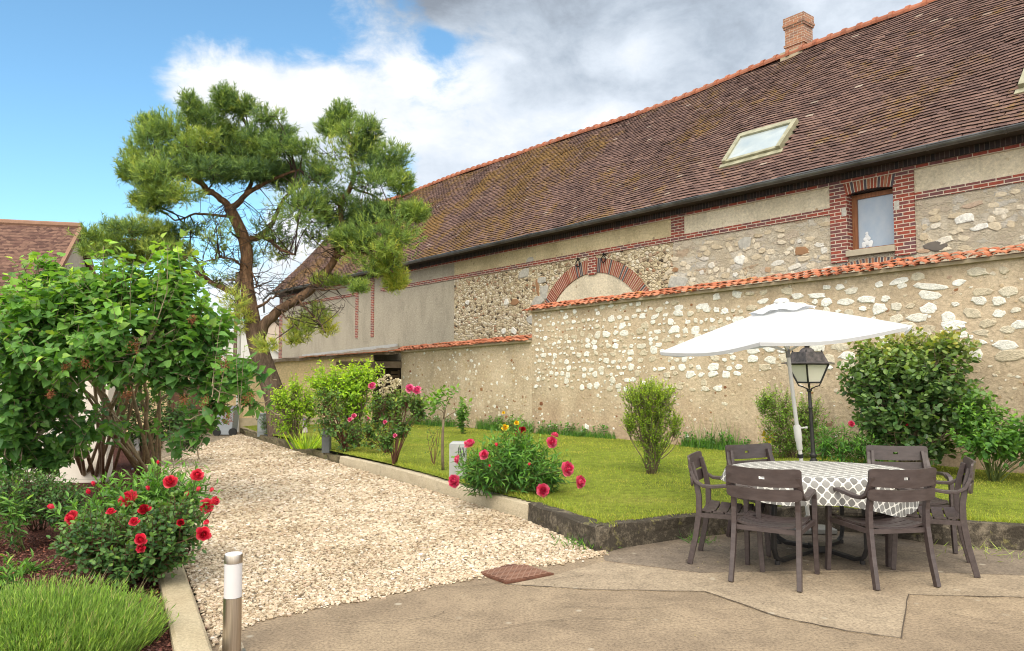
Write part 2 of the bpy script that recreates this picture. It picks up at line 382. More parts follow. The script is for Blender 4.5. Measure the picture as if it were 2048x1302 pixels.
sheet("terrace_darker_strip", P([(1206, 1110), (1330, 1060), (1620, 1040), (1900, 1070), (2300, 1100), (2300, 1159), (2048, 1151), (1700, 1140), (1400, 1146), (1210, 1122)]), .004, m_conc3)  # darker concrete tone between the kerb and the paler strip
# cracks: thin dark joints between the slabs
g = G("joint", .95, .1); m_joint = g.out((.09, .07, .055))
for i, pl in enumerate(([(1012, 1170), (1200, 1181), (1410, 1184), (1560, 1236), (1690, 1263), (1801, 1278), (1818, 1191), (2048, 1196), (2300, 1206)],)):
    mb = MB(); q = [onz(x, y) for x, y in pl]
    pts = []
    for a, b in zip(q[:-1], q[1:]):
        for k in range(6): pts.append(a.lerp(b, k / 6) + Vector((random.uniform(-.006, .006), random.uniform(-.006, .006), 0)))
    pts.append(q[-1])
    for k in range(len(pts) - 1):
        d = (pts[k + 1] - pts[k]); nn = Vector((-d.y, d.x, 0)).normalized() * random.uniform(.003, .006)
        mb.add([pts[k] - nn + Vector((0, 0, .008)), pts[k + 1] - nn + Vector((0, 0, .008)), pts[k + 1] + nn + Vector((0, 0, .008)), pts[k] + nn + Vector((0, 0, .008))], [(0, 1, 2, 3)])
    structure(mb.build("terrace_joint", m_joint))

rk = np.random.default_rng(91)
for q0, ang, ln_ in (((840, 1174), 0.02, 1.5), ((1120, 1215), -.3, .9), ((700, 1250), .5, .8), ((1560, 1150), .1, 1.2), ((1890, 1225), -1.1, .7), ((1330, 1128), .35, .6), ((950, 1262), .12, 1.1)):
    p = onz(*q0); mb = MB(); a_ = ang; w_ = .0022; z_ = .0088
    for k in range(int(ln_ / .03)):
        a_ += rk.normal(0, .28) - (a_ - ang) * .15; q_ = p + Vector((math.cos(a_), math.sin(a_) * .6, 0)) * .03; d = (q_ - p); nn = Vector((-d.y, d.x, 0)).normalized() * w_ * rk.uniform(.4, 1.4)
        mb.add([p - nn + Vector((0, 0, z_)), q_ - nn + Vector((0, 0, z_)), q_ + nn + Vector((0, 0, z_)), p + nn + Vector((0, 0, z_))], [(0, 1, 2, 3)]); p = q_
    structure(mb.build("terrace_crack", m_joint))

# gravel drive
g = G("gravel_bed", .9, .2); o_ = g.obj()
v_ = g.vor(o_, 38, 'F1', out='Color'); e_ = g.vor(o_, 38, 'F1'); n_ = g.noise(o_, .8, 6)
vx = g.xyz(v_)[0]
c_ = g.ramp(vx, [(0, (.22, .16, .10)), (.3, (.40, .32, .22)), (.6, (.50, .42, .31)), (.85, (.45, .34, .25)), (1, (.60, .55, .48))])
c_ = g.mix(1.0, c_, g.ramp(e_, [(.25, 1.0), (.62, .42)]), 'MULTIPLY')
c_ = g.mix(1.0, c_, g.ramp(n_, [(.3, .82), (.7, 1.08)]), 'MULTIPLY')
m_grav = g.out(c_, normal=g.bump(g.math('MULTIPLY', e_, -1), .9, .03))
DRIVE = LK[1:] + [kpt(250, 868), kpt(250, 855), kpt(478, 855)] + RK[::-1] + TE[::-1]
GRAVZ = lambda x, y: gz(x, y) + .012
patch("gravel_drive", DRIVE, GRAVZ, .08, m_grav)

# planting bed with red lava mulch
g = G("mulch", .95, .1); o_ = g.obj(); v_ = g.vor(o_, 60, 'F1', out='Color'); e_ = g.vor(o_, 60, 'F1')
c_ = g.ramp(g.xyz(v_)[0], [(0, (.07, .03, .025)), (.5, (.17, .065, .05)), (1, (.28, .13, .10))])
m_mulch = g.out(g.mix(1.0, c_, g.ramp(e_, [(.2, 1.0), (.6, .35)]), 'MULTIPLY'), normal=g.bump(g.math('MULTIPLY', e_, -1), 1.0, .03))
BED = [(p[0] - .06, p[1]) for p in LK] + [(-13, 19.5), (-13, 2)]
patch("planting_bed", BED, lambda x, y: gz(x, y) - .01 + .03 * np.sin(x * 2.1) * np.sin(y * 1.7), .15, m_mulch)

# lawn
g = G("lawn_turf", .95, .1); o_ = g.obj(); a_ = g.noise(o_, .7, 8, .6); b_ = g.noise(o_, 9, 6, .7); d_ = g.noise(o_, 70, 3, .7)
c_ = g.ramp(a_, [(.3, (.17, .22, .03)), (.55, (.26, .31, .045)), (.75, (.34, .32, .08))])
c_ = g.mix(1.0, c_, g.ramp(b_, [(.3, .55), (.65, 1.2)]), 'MULTIPLY'); c_ = g.mix(.8, c_, g.ramp(d_, [(.3, .4), (.7, 1.3)]), 'MULTIPLY')
m_turf = g.out(c_, normal=g.bump(g.math('ADD', b_, d_), .8, .03))
wend = XY(-20.2, P_GW + .1)
CW0, CW1 = drive(250, 868), XYZ(-20.25, P_GW + .02, -.25)       # foot of the cream shed wall, left to right
LAWN = [(x + .09, y + .05) for x, y in RK] + [(CW0.x + .53 * (CW1.x - CW0.x), CW0.y + .53 * (CW1.y - CW0.y) + .1), (CW1.x, CW1.y + .1), wend, XY(1.0, P_GW + .1), (9, 6.9), *[(x, y + .15) for x, y in FK[::-1]]]
patch("lawn", LAWN, lz, .05, m_turf)

# ---------------------------------------------------------------- edgings
def strip_wall(mb, line, zb, zt, w, jitter=.0, side=1, seg=.25, m=0):
    """a low kerb that follows a line; the line is its outer foot"""
    pts = []
    for a, b in zip(line[:-1], line[1:]):
        a = np.array(a); b = np.array(b); k = max(1, int(np.linalg.norm(b - a) / seg))
        for i in range(k): pts.append(a + (b - a) * i / k)
    pts.append(np.array(line[-1])); R = []
    for i, p in enumerate(pts):
        d = pts[min(i + 1, len(pts) - 1)] - pts[max(i - 1, 0)]; d /= np.linalg.norm(d); nn = np.array((d[1], -d[0])) * side
        j = lambda s=1.0: random.uniform(-jitter, jitter) * s
        b0, t0 = zb(*p), zt(*p); q = p + nn * w
        R.append([(p[0] + j(), p[1] + j(), b0 - .12), (p[0] + nn[0] * .01 + j(), p[1] + nn[1] * .01 + j(), b0 + (t0 - b0) * .5), (p[0] + nn[0] * .02 + j(), p[1] + nn[1] * .02 + j(), t0 - .012 + j()),
                  (p[0] + nn[0] * .035, p[1] + nn[1] * .035, t0 + j(.6)), (q[0] - nn[0] * .02 + j(), q[1] - nn[1] * .02 + j(), t0 + j(.6)), (q[0], q[1], t0 - .015), (q[0], q[1], b0 - .12)])
    mb.grid(R, m); n = len(R[0]); N = len(mb.v) - len(R) * n
    mb.f.append(tuple(N + i for i in range(n))); mb.m.append(m); mb.f.append(tuple(N + (len(R) - 1) * n + i for i in range(n - 1, -1, -1))); mb.m.append(m)
def stone_mat(name, a, b, dark, amount, green=None, mossy=.0):
    g = G(name, .9, .2); o = g.obj(); n1 = g.noise(o, 3.5, 8, .6); n2 = g.noise(o, 17, 10, .78, .3); n3 = g.noise(o, 80, 3)
    col = g.ramp(n1, [(.3, a), (.7, b)]); col = g.mix(g.ramp(g.math('ADD', g.math('MULTIPLY', n2, .6), g.math('MULTIPLY', n1, .4)), [(.58 - amount * .4, 0), (.74 - amount * .4, .9)]), col, dark)
    if green: col = g.mix(g.ramp(g.noise(o, 6, 6, .7), [(.72 - mossy * .4, 0), (.8 - mossy * .4, 1)]), col, green)
    col = g.mix(.6, col, g.ramp(n3, [(.25, .55), (.75, 1.3)]), 'MULTIPLY')
    return g.out(col, normal=g.bump(g.math('ADD', n2, g.math('MULTIPLY', n3, .5)), .7, .02))
m_kpale = stone_mat("pale_edging", (.46, .39, .28), (.58, .50, .37), (.22, .18, .13), .12, (.12, .13, .05), .12)
m_kdark = stone_mat("lichened_edging", (.24, .20, .15), (.36, .31, .23), (.035, .029, .024), .58, (.20, .18, .08), .3)
m_kmoss = stone_mat("mossy_edging", (.20, .16, .10), (.30, .25, .16), (.07, .06, .035), .5, (.13, .15, .04), .35)
m_kleft = stone_mat("cast_edging", (.44, .36, .24), (.54, .46, .32), (.30, .24, .16), .1)
ktop = lambda x, y: lz(x, y) - .004 - .03 * np.clip((-(x * EX[0] + y * EX[1]) - 5) / 6, 0, 1)
mb = MB(); p1, p2, p3 = [np.array(q) for q in RK[1:4]]
strip_wall(mb, [RK[1], RK[2]], gz, ktop, .16, .004); strip_wall(mb, [tuple(p2 + (p3 - p2) * .004), tuple(p2 + (p3 - p2) * .5)], gz, ktop, .16, .004); strip_wall(mb, [tuple(p2 + (p3 - p2) * .504), RK[3]], gz, ktop, .16, .004)
o = mb.build("kerb", m_kpale); tag(o, "pale cast concrete kerb between the gravel drive and the lawn", "kerb")
mb = MB(); strip_wall(mb, RK[3:], gz, lambda x, y: ktop(x, y) - .02, .15, .025)
tag(mb.build("kerb", m_kmoss), "rough mossy stone kerb at the far end of the gravel drive", "kerb")
mb = MB()
strip_wall(mb, [RK[1], RK[0], ((RK[0][0] + FK[0][0]) / 2 + .01, (RK[0][1] + FK[0][1]) / 2 - .03)] + FK, lambda x, y: 0 * x, lambda x, y: lz(x, y) + .012, .18, .018, side=-1)
tag(mb.build("retaining_kerb", m_kdark), "dark lichen stained stone kerb holding the lawn above the terrace", "kerb")
mb = MB(); strip_wall(mb, LK[:-1], lambda x, y: gz(x, y), lambda x, y: gz(x, y) + .07, .2, .003, side=-1)
tag(mb.build("kerb", m_kleft), "smooth sandy kerb between the planting bed and the gravel", "kerb")

# drain cover in the terrace
q = [onz(x, y) for x, y in ((1012.5, 1169), (1107.5, 1151), (1023, 1131), (957, 1149))]
g = G("rusty_iron", .7, .4, .4); o_ = g.obj(); m_rust = g.out(g.ramp(g.noise(o_, 12, 6), [(.3, (.10, .045, .03)), (.7, (.22, .10, .065))]), normal=g.bump(g.noise(o_, 120, 3), .4, .004))
dc = thing("drain_cover", "rusty chequered iron drain cover where gravel meets the terrace", "drain cover", (q[0] + q[2]) / 2)
mb = MB(); c0 = (q[0] + q[1] + q[2] + q[3]) / 4
ins = [c0 + (p - c0) * .94 for p in q]
mb.prism([p + Vector((0, 0, .002)) for p in q], (0, 0, .016)); mb.build("frame", m_rust, dc)
mb = MB(); mb.prism([p + Vector((0, 0, .012)) for p in ins], (0, 0, .01))
u, v = ins[1] - ins[0], ins[3] - ins[0]
for i in range(15):
    for j in range(12):
        a, b = (i + .5) / 15, (j + .5) / 12; c = ins[0] + u * a + v * b + Vector((0, 0, .022)); s_ = 1 if (i + j) % 2 else -1
        d = (u.normalized() + v.normalized() * s_).normalized() * .018
        mb.bar(c - d, c + d, .009, .007, 1)
mb.build("plate", [m_rust, plain('worn_iron', (.30, .17, .12), .6, .4)], dc)

# ================================================================ GARDEN WALL
def wall_shader(name, base_lo, base_hi, specks, dark, low=None, low_z=(0.0, 1.0), cellscale=11, bump=.6, speck_amt=.3):
    g = G(name, .92, .15); o = g.obj(); x, y, z = g.xyz(o); v = g.comb(g.math('ADD', x, y), z)
    w = g.vadd(v, g.noise(v, 5, 4, color=True), .12)
    n1 = g.noise(v, 1.1, 8, .62); n2 = g.noise(v, 18, 6, .7); n3 = g.noise(v, 90, 3, .6)
    col = g.ramp(n1, [(.3, base_lo), (.7, base_hi)])
    if low is not None:
        f = g.ramp(g.math('ADD', z, g.math('MULTIPLY', g.math('SUBTRACT', n1, .5), 1.6)), [(low_z[0], 1), (low_z[1], 0)]); col = g.mix(f, col, low)
    ev = g.vor(w, cellscale, 'F1'); cv = g.xyz(g.vor(w, cellscale, 'F1', out='Color'))
    sp = g.math('MULTIPLY', g.ramp(ev, [(.22, 1), (.32, 0)]), g.ramp(cv[0], [(1 - speck_amt, 0), (1.02 - speck_amt, 1)]))
    col = g.mix(g.math('MULTIPLY', sp, .85), col, g.ramp(cv[1], [(.0, specks[0]), (.4, specks[1]), (.75, specks[2]), (1, specks[3])]))
    dk = g.math('MULTIPLY', g.ramp(g.noise(g.map(v, (1, 1.6, 1)), 16, 5, .75, 1.2), [(.64, 0), (.70, 1)]), .75)
    col = g.mix(dk, col, dark); stk = g.noise(g.map(v, (1.0, .45, 1), (3, 1, 0)), 1.5, 9, .68, .6); col = g.mix(.6, col, g.ramp(stk, [(.36, .70), (.54, 1.0), (.72, 1.08)]), 'MULTIPLY'); col = g.mix(.9, col, g.ramp(n2, [(.3, .68), (.7, 1.2)]), 'MULTIPLY'); col = g.mix(.5, col, g.ramp(n3, [(.3, .7), (.7, 1.2)]), 'MULTIPLY')
    hh = g.math('ADD', g.math('ADD', n2, g.math('MULTIPLY', n3, .35)), g.math('MULTIPLY', sp, .5))
    return g.out(col, normal=g.bump(g.math('SUBTRACT', hh, g.math('MULTIPLY', dk, .7)), bump, .03))
m_gwall = wall_shader("lime_render", (.47, .36, .25), (.62, .51, .38), ((.62, .55, .42), (.50, .36, .22), (.68, .62, .52), (.33, .16, .08)), (.17, .12, .075),
                      low=(.50, .37, .265), low_z=(.35, 1.5), cellscale=9, speck_amt=.42)
m_lwall = wall_shader("worn_lime_render", (.48, .375, .26), (.64, .53, .40), ((.64, .57, .44), (.52, .40, .25), (.72, .67, .58), (.36, .2, .11)), (.16, .11, .07),
                      low=(.44, .34, .24), low_z=(-.2, .8), cellscale=10, speck_amt=.36)
g = G("chalk_stone", .9, .2); o_ = g.obj(); n_ = g.noise(o_, 22, 6, .65); r_ = g.isl()
c_ = g.mix(1.0, g.ramp(r_, [(0, (.56, .48, .36)), (.25, (.66, .60, .49)), (.45, (.76, .74, .69)), (1, (.86, .85, .83))]), g.ramp(n_, [(.3, .72), (.62, 1.08)]), 'MULTIPLY')
m_chalk = g.out(c_, normal=g.bump(g.math('ADD', n_, g.noise(o_, 70, 3)), .8, .02))
g = G("brown_stone", .9, .2); m_bstone = g.out(g.ramp(g.isl(), [(0, (.20, .085, .045)), (.5, (.30, .16, .08)), (1, (.26, .20, .15))]), normal=g.bump(g.noise(g.obj(), 30, 4), .6, .02))

def stone_face(mb, a, z, w, h, p, m, rnd, out=.02):
    """one irregular face stone proud of the render"""
    n = rnd.integers(8, 12); ang = np.sort(np.linspace(0, 2 * math.pi, n, endpoint=False) + rnd.uniform(-.22, .22, n)); sq = rnd.uniform(2.2, 4.0)
    ca, sa = np.cos(ang), np.sin(ang); rr = (np.abs(ca) ** sq + np.abs(sa) ** sq) ** (-1 / sq) * rnd.uniform(.72, 1.1, n)
    tilt = rnd.uniform(-.22, .22); xs = rr * ca * w / 2; zs = rr * sa * h / 2
    xr, zr = xs * math.cos(tilt) - zs * math.sin(tilt), xs * math.sin(tilt) + zs * math.cos(tilt)
    vs = []
    for s_, d in ((1.0, -.01), (.97, out * .55), (.80, out)):
        for k in range(n): vs.append((a + xr[k] * s_, p - d + rnd.uniform(-.002, .002), z + zr[k] * s_))
    vs.append((a, p - out * 1.05, z)); fs = []
    for r in range(2):
        for k in range(n): fs.append((r * n + k, r * n + (k + 1) % n, (r + 1) * n + (k + 1) % n, (r + 1) * n + k))
    for k in range(n): fs.append((2 * n + k, 2 * n + (k + 1) % n, 3 * n))
    mb.add(vs, [f[::-1] for f in fs], m)
def ap_thing(name, label, cat, a0, p0, z0, group=None):
    """a thing built in coordinates (along the barn, away from the camera, up)"""
    t = thing(name, label, cat, tuple(XYZ(a0, p0, z0)), ROTZ, group); ORG[t] = np.array((a0, p0, z0), float); return t

g = G("coping_tile", .8, .3); r_ = g.isl(); o_ = g.obj(); n_ = g.noise(o_, 3.0, 6, .6); n2_ = g.noise(o_, 20, 5, .7)
c_ = g.ramp(r_, [(0, (.30, .095, .05)), (.4, (.44, .15, .078)), (.75, (.52, .20, .11)), (1, (.42, .21, .14))])
c_ = g.mix(g.ramp(n_, [(.60, 0), (.72, .8)]), c_, (.38, .22, .03)); c_ = g.mix(g.ramp(n2_, [(.60, 0), (.70, .9)]), c_, (.06, .05, .025))
m_coping = g.out(g.mix(.7, c_, g.ramp(n2_, [(.3, .7), (.6, 1.15)]), 'MULTIPLY'), normal=g.bump(n2_, .5, .015))
def coping(mb, a0, a1, z_of, p_top, p_bot, rise, rnd, w=.17):
    a = a0
    while a < a1:
        for c in range(3):
            t0, t1 = c / 3.0, (c + 1.35) / 3.0
            aa = a + rnd.uniform(-.025, .025) + (.085 if c == 1 else 0); dz = rnd.uniform(-.012, .02); sk = rnd.uniform(-.03, .03); ww = w * rnd.uniform(.9, 1.05); R = []
            for tt, lift, k in ((t0, .0, .92), (t1, .035, 1.0)):
                p = p_top + (p_bot - p_top) * tt; z = z_of(aa) + rise * (1 - tt) + lift + dz
                R.append([(aa + sk * tt + math.cos(q) * ww * .5 * k, p, z + math.sin(q) * .042) for q in np.linspace(0, math.pi, 7)])
            lo = [(x, y, z - .014) for x, y, z in R[1]]
            mb.grid([R[0], R[1], lo])
        a += w
    # mortar bed under the tiles
    mb.add([(a0, p_top + .25, z_of(a0) - .03), (a1, p_top + .25, z_of(a1) - .03), (a1, p_bot + .06, z_of(a1) - .03), (a0, p_bot + .06, z_of(a0) - .03),
            (a0, p_top + .25, z_of(a0) + rise * .8), (a1, p_top + .25, z_of(a1) + rise * .8), (a1, p_bot + .06, z_of(a1) + .02), (a0, p_bot + .06, z_of(a0) + .02)],
           [(0, 1, 2, 3), (7, 6, 5, 4), (3, 2, 6, 7), (0, 3, 7, 4), (1, 0, 4, 5), (2, 1, 5, 6)], 1)
m_mortar = plain("lime_mortar", (.42, .35, .25), .95, .1)
A_T0, A_T1, A_L0 = -13.86, 1.2, -20.22
ztop_t = lambda a: 3.05 + .0115 * (a + 11)            # underside of the tall coping
ztop_l = lambda a: 2.30 + .022 * (a + 13.86)
gw = ap_thing("garden_wall", "tall tan rubble garden wall studded with white stones under an orange tile coping", "wall", -7, P_GW, 0)
rw = np.random.default_rng(11)
g = G("cream_stone", .9, .2); m_cstone = g.out(g.ramp(g.isl(), [(0, (.42, .31, .19)), (.5, (.52, .43, .30)), (1, (.62, .55, .44))]), normal=g.bump(g.noise(g.obj(), 30, 4), .6, .02))
mb = MB(); mb.hexa([(A_T0, P_GW, -.3), (A_T1, P_GW, -.3), (A_T1, P_GW + .45, -.3), (A_T0, P_GW + .45, -.3), (A_T0, P_GW, ztop_t(A_T0)), (A_T1, P_GW, ztop_t(A_T1)), (A_T1, P_GW + .45, ztop_t(A_T1)), (A_T0, P_GW + .45, ztop_t(A_T0))])
z = 1.22
while z < 2.98:
    a = A_T0 + rw.uniform(.05, .2)
    rowh = rw.uniform(.10, .165)
    while a < A_T1:
        near = np.clip((a + 13.5) / 9, 0, 1); big = .10 + .13 * near
        w = big * rw.uniform(.5, 1.6) * (1.5 if rw.random() < .06 + .08 * near else 1); h = min(rowh * 1.15, w * rw.uniform(.5, .95)) * rw.uniform(.75, 1.1)
        keep = .90 if 1.45 < z < 2.8 else (.6 if z < 1.45 else .5)
        if a > -8: keep *= np.clip((z - 1.45 - .35 * np.clip((a + 6) / 3, 0, 1)) / .15, 0, 1)
        if rw.random() < keep:
            stone_face(mb, a + w / 2, z + rw.uniform(-.035, .035), w, max(h, .045), P_GW, 1, rw, out=rw.uniform(.008, .02))
        a += w + rw.uniform(.02, .07) + (.08 if rw.random() < .15 else 0)
    z += rowh * 1.04
for k in range(1100):
    a, z = rw.uniform(A_T0, A_T1 - 1), rw.uniform(.15, 2.92) if k < 500 else rw.uniform(1.2, 2.92); w = rw.uniform(.02, .075)
    stone_face(mb, a, z, w, w * rw.uniform(.5, .9), P_GW, (1 if k % 2 else 3) if rw.random() < .9 else 2, rw, out=.006)
for k in range(46):
    a, z = rw.uniform(A_T0, A_T1 - 1), rw.uniform(.25, 1.4); w = rw.uniform(.06, .16)
    stone_face(mb, a, z, w, w * rw.uniform(.5, .9), P_GW, 2 if rw.random() < .4 else 1, rw, out=.007)
mb.build("masonry", [m_gwall, m_chalk, m_bstone, m_cstone], gw)
mb = MB(); coping(mb, A_T0 - .06, A_T1, ztop_t, P_GW + .24, P_GW - .14, .155, rw); mb.build("coping", [m_coping, m_mortar], gw, smooth=False)
lw = ap_thing("garden_wall", "lower tan garden wall with a mossy orange coping beside the open shed", "wall", -17, P_GW, 0)
mb = MB(); a1 = A_T0 - .003; mb.hexa([(A_L0, P_GW + .01, -.6), (a1, P_GW + .01, -.6), (a1, P_GW + .45, -.6), (A_L0, P_GW + .45, -.6), (A_L0, P_GW + .01, ztop_l(A_L0)), (a1, P_GW + .01, ztop_l(a1)), (a1, P_GW + .45, ztop_l(a1)), (A_L0, P_GW + .45, ztop_l(A_L0))])
for k in range(520):
    a, z = rw.uniform(A_L0 + .05, A_T0 - .1), rw.uniform(.05, 2.2); w = rw.uniform(.03, .13)
    stone_face(mb, a, z, w, w * rw.uniform(.5, .9), P_GW + .01, 1 if k % 3 == 0 else (3 if rw.random() < .85 else 2), rw, out=.005)
mb.build("masonry", [m_lwall, m_chalk, m_bstone, m_cstone], lw)
mb = MB(); coping(mb, A_L0 - .1, A_T0 - .03, ztop_l, P_GW + .24, P_GW - .15, .15, rw); mb.build("coping", [m_coping, m_mortar], lw)

# ================================================================ THE BARN
BA0, BA1 = -35.1, 0.6
m_brick = brick_mat("red_brick", (.27, .055, .035), (.075, .06, .075), (.55, .47, .38), -.25)
m_dbrick = brick_mat("dark_glazed_brick", (.05, .03, .03), (.018, .018, .024), (.12, .10, .09), 0, soldier=False, w=.075, h=.3, ms=.006)
m_grey = wall_shader("cement_render", (.36, .33, .30), (.45, .42, .375), ((.38, .35, .31), (.44, .41, .37), (.40, .36, .31), (.3, .27, .24)), (.17, .15, .135), low=(.40, .36, .29), low_z=(1.8, 3.2), cellscale=13, speck_amt=.12, bump=.35)
def flint_mat():
    g = G("flint_rubble", .85, .25); o = g.obj(); x, y, z = g.xyz(o); v = g.comb(g.math('ADD', x, y), g.math('MULTIPLY', z, 1.35))
    w = g.vadd(v, g.noise(v, 7, 3, color=True), .07)
    f = g.vor(w, 9.5, 'DISTANCE_TO_EDGE'); cv = g.xyz(g.vor(w, 9.5, 'F1', out='Color')); n = g.noise(v, 40, 5, .7); n1 = g.noise(v, 1.4, 5)
    st = g.ramp(cv[0], [(0, (.07, .055, .045)), (.12, (.30, .22, .14)), (.3, (.56, .46, .30)), (.6, (.68, .58, .42)), (.85, (.76, .70, .58)), (1, (.36, .19, .10))])
    mo = g.ramp(n1, [(.3, (.54, .43, .27)), (.7, (.66, .55, .37))])
    c = g.mix(g.ramp(f, [(.04, 0), (.10, 1)]), mo, st)
    c = g.mix(g.math('MULTIPLY', g.ramp(f, [(.0, 1), (.055, 0)]), g.ramp(cv[1], [(.45, 0), (.6, .75)])), c, (.09, .065, .045))
    c = g.mix(.6, c, g.ramp(n, [(.3, .6), (.7, 1.25)]), 'MULTIPLY')
    return g.out(c, normal=g.bump(g.math('ADD', g.ramp(f, [(0, 0), (.25, 1)]), g.math('MULTIPLY', n, .3)), .9, .04))
m_flint = flint_mat()
def rubble_mat():
    g = G("limestone_rubble", .9, .2); o = g.obj(); x, y, z = g.xyz(o); v = g.comb(g.math('ADD', x, y), g.math('MULTIPLY', z, 1.7))
    w = g.vadd(v, g.noise(v, 4, 7, .7, color=True), .6)
    f = g.vor(w, 3.4, 'DISTANCE_TO_EDGE'); cv = g.xyz(g.vor(w, 3.4, 'F1', out='Color')); n = g.noise(v, 26, 6, .72); n1 = g.noise(v, 1.0, 6, .6); n4 = g.noise(v, 7, 7, .7, .8)
    mo = g.ramp(n1, [(.3, (.66, .56, .42)), (.7, (.76, .67, .53))])
    st = g.ramp(cv[0], [(0, (.60, .50, .40)), (.4, (.68, .60, .48)), (.8, (.66, .62, .57)), (.95, (.62, .52, .42)), (1, (.40, .22, .11))])
    c = g.mix(g.math('MULTIPLY', g.ramp(f, [(.03, 0), (.12, 1)]), g.ramp(cv[1], [(.3, .2), (.6, .9)])), mo, st)
    crack = g.math('MULTIPLY', g.ramp(f, [(.0, 1), (.02, 0)]), g.ramp(n4, [(.50, 0), (.60, 1)]))
    dk = g.ramp(g.noise(g.map(v, (.7, 1.8, 1)), 9, 8, .72, 1.4), [(.645, 0), (.69, .8)])
    c = g.mix(g.math('MULTIPLY', crack, .85), c, (.13, .09, .06)); c = g.mix(dk, c, (.22, .15, .09))
    c = g.mix(.6, c, g.ramp(n, [(.3, .75), (.7, 1.25)]), 'MULTIPLY')
    hh = g.math('SUBTRACT', g.math('ADD', g.ramp(f, [(0, 0), (.2, .35)]), g.math('MULTIPLY', n, .9)), dk)
    return g.out(c, normal=g.bump(hh, 1.0, .07))
m_rubble = rubble_mat()
m_plas = wall_shader("cream_plaster", (.60, .525, .39), (.74, .66, .52), ((.6, .5, .35), (.66, .58, .45), (.5, .4, .28), (.4, .26, .14)), (.24, .17, .09), cellscale=8, speck_amt=.12, bump=.6)
m_yplas = wall_shader("ochre_plaster", (.50, .41, .25), (.68, .57, .37), ((.5, .42, .28), (.62, .54, .4), (.42, .32, .18), (.25, .2, .14)), (.15, .12, .07), cellscale=9, speck_amt=.30, bump=.6)

barn = ap_thing("barn", "long stone and brick barn with a steep brown tiled roof behind the garden wall", "barn", -18, P_BARN, 0)
ZB, ZT, ZC = 4.535, 4.665, 5.075            # brick band, foot of the cornice
WA0, WA1, WZ0, WZ1 = -6.83, -5.98, 3.80, 4.83        # window opening
mb = MB()
def wq(a0, a1, z0, z1, m, p=P_BARN):
    mb.add([(a0, p, z0), (a1, p, z0), (a1, p, z1), (a0, p, z1)], [(0, 1, 2, 3)], m)
A_G, A_F = -19.95, -10.95
wq(BA0, A_G, -.6, 5.34, 0); wq(A_G, A_F, -.6, ZT - .06, 1); wq(A_F, WA0, -.6, ZT - .06, 2); wq(WA0, WA1, -.6, WZ0, 2); wq(WA1, BA1, -.6, ZT - .06, 2)
wq(A_G, A_F, ZT - .06, 5.34, 4); wq(A_F, WA0, ZT - .06, 5.34, 3); wq(WA0, WA1, WZ1 + .16, 5.34, 3); wq(WA1, BA1, ZT - .06, 5.34, 3)
wq(WA0, WA1, WZ1, WZ1 + .16, 3, P_BARN + .25)
# the far gable and the back of the barn
PR, PBK = 17.2, 21.0
mb.add([(BA0, PBK, -.6), (BA0, P_BARN, -.6), (BA0, P_BARN, 5.34), (BA0, PR, 9.5), (BA0, PBK, 5.34)], [(0, 1, 2, 3, 4)], 0)
mb.add([(BA1, P_BARN, -.6), (BA1, PBK, -.6), (BA1, PBK, 5.34), (BA1, PR, 9.5), (BA1, P_BARN, 5.34)], [(0, 1, 2, 3, 4)], 2)
mb.add([(BA1, PBK, -.6), (BA0, PBK, -.6), (BA0, PBK, 5.34), (BA1, PBK, 5.34)], [(0, 1, 2, 3)], 0)
mb.build("wall", [m_grey, m_flint, m_rubble, m_plas, m_yplas], barn)
# brick bands, cornice, quoins (each proud of the wall)
def slab(name, boxes, mats, parent=barn, **k):
    b = MB()
    for (a0, a1, z0, z1, d, *m) in boxes: b.box(a0, a1, P_BARN - d, P_BARN + .03, z0, z1, *(m or [0]))
    return b.build(name, mats, parent, **k)
slab("brick_band", [(-24.9, WA0 - .33, ZB, ZT, .022), (WA1 + .36, BA1, ZB, ZT, .022), (-34.8, -26.95, 4.56, 4.69, .022)], m_brick)
slab("cornice", [(BA0, BA1, ZC, ZC + .068, .04), (BA0, BA1, ZC + .068, 5.30, .085, 1)], [m_brick, m_dbrick])
slab("brick_strip", [(-10.98, -10.62, ZT + .002, ZC - .002, .025)], m_brick)
slab("door_jamb", [(-26.98, -26.75, 2.87, 4.98, .025)], m_brick); slab("door_jamb", [(-25.66, -25.43, 2.87, 5.07, .025)], m_brick)
slab("lintel", [(-26.74, -25.67, 4.80, 5.07, .024)], m_brick); slab("quoin", [(BA0, BA0 + .38, 1.9, ZC - .003, .02)], m_brick)
g = G("grey_stone", .9, .2); o_ = g.obj(); m_gst = g.out(g.mix(1, g.ramp(g.isl(), [(0, (.34, .33, .30)), (.6, (.47, .45, .41)), (1, (.66, .62, .55))]), g.ramp(g.noise(o_, 18, 6), [(.3, .7), (.7, 1.1)]), 'MULTIPLY'), normal=g.bump(g.noise(o_, 40, 4), .5, .02))
rb = np.random.default_rng(5); m_dstone = plain("dark_stone", (.16, .14, .125), .9, .2)
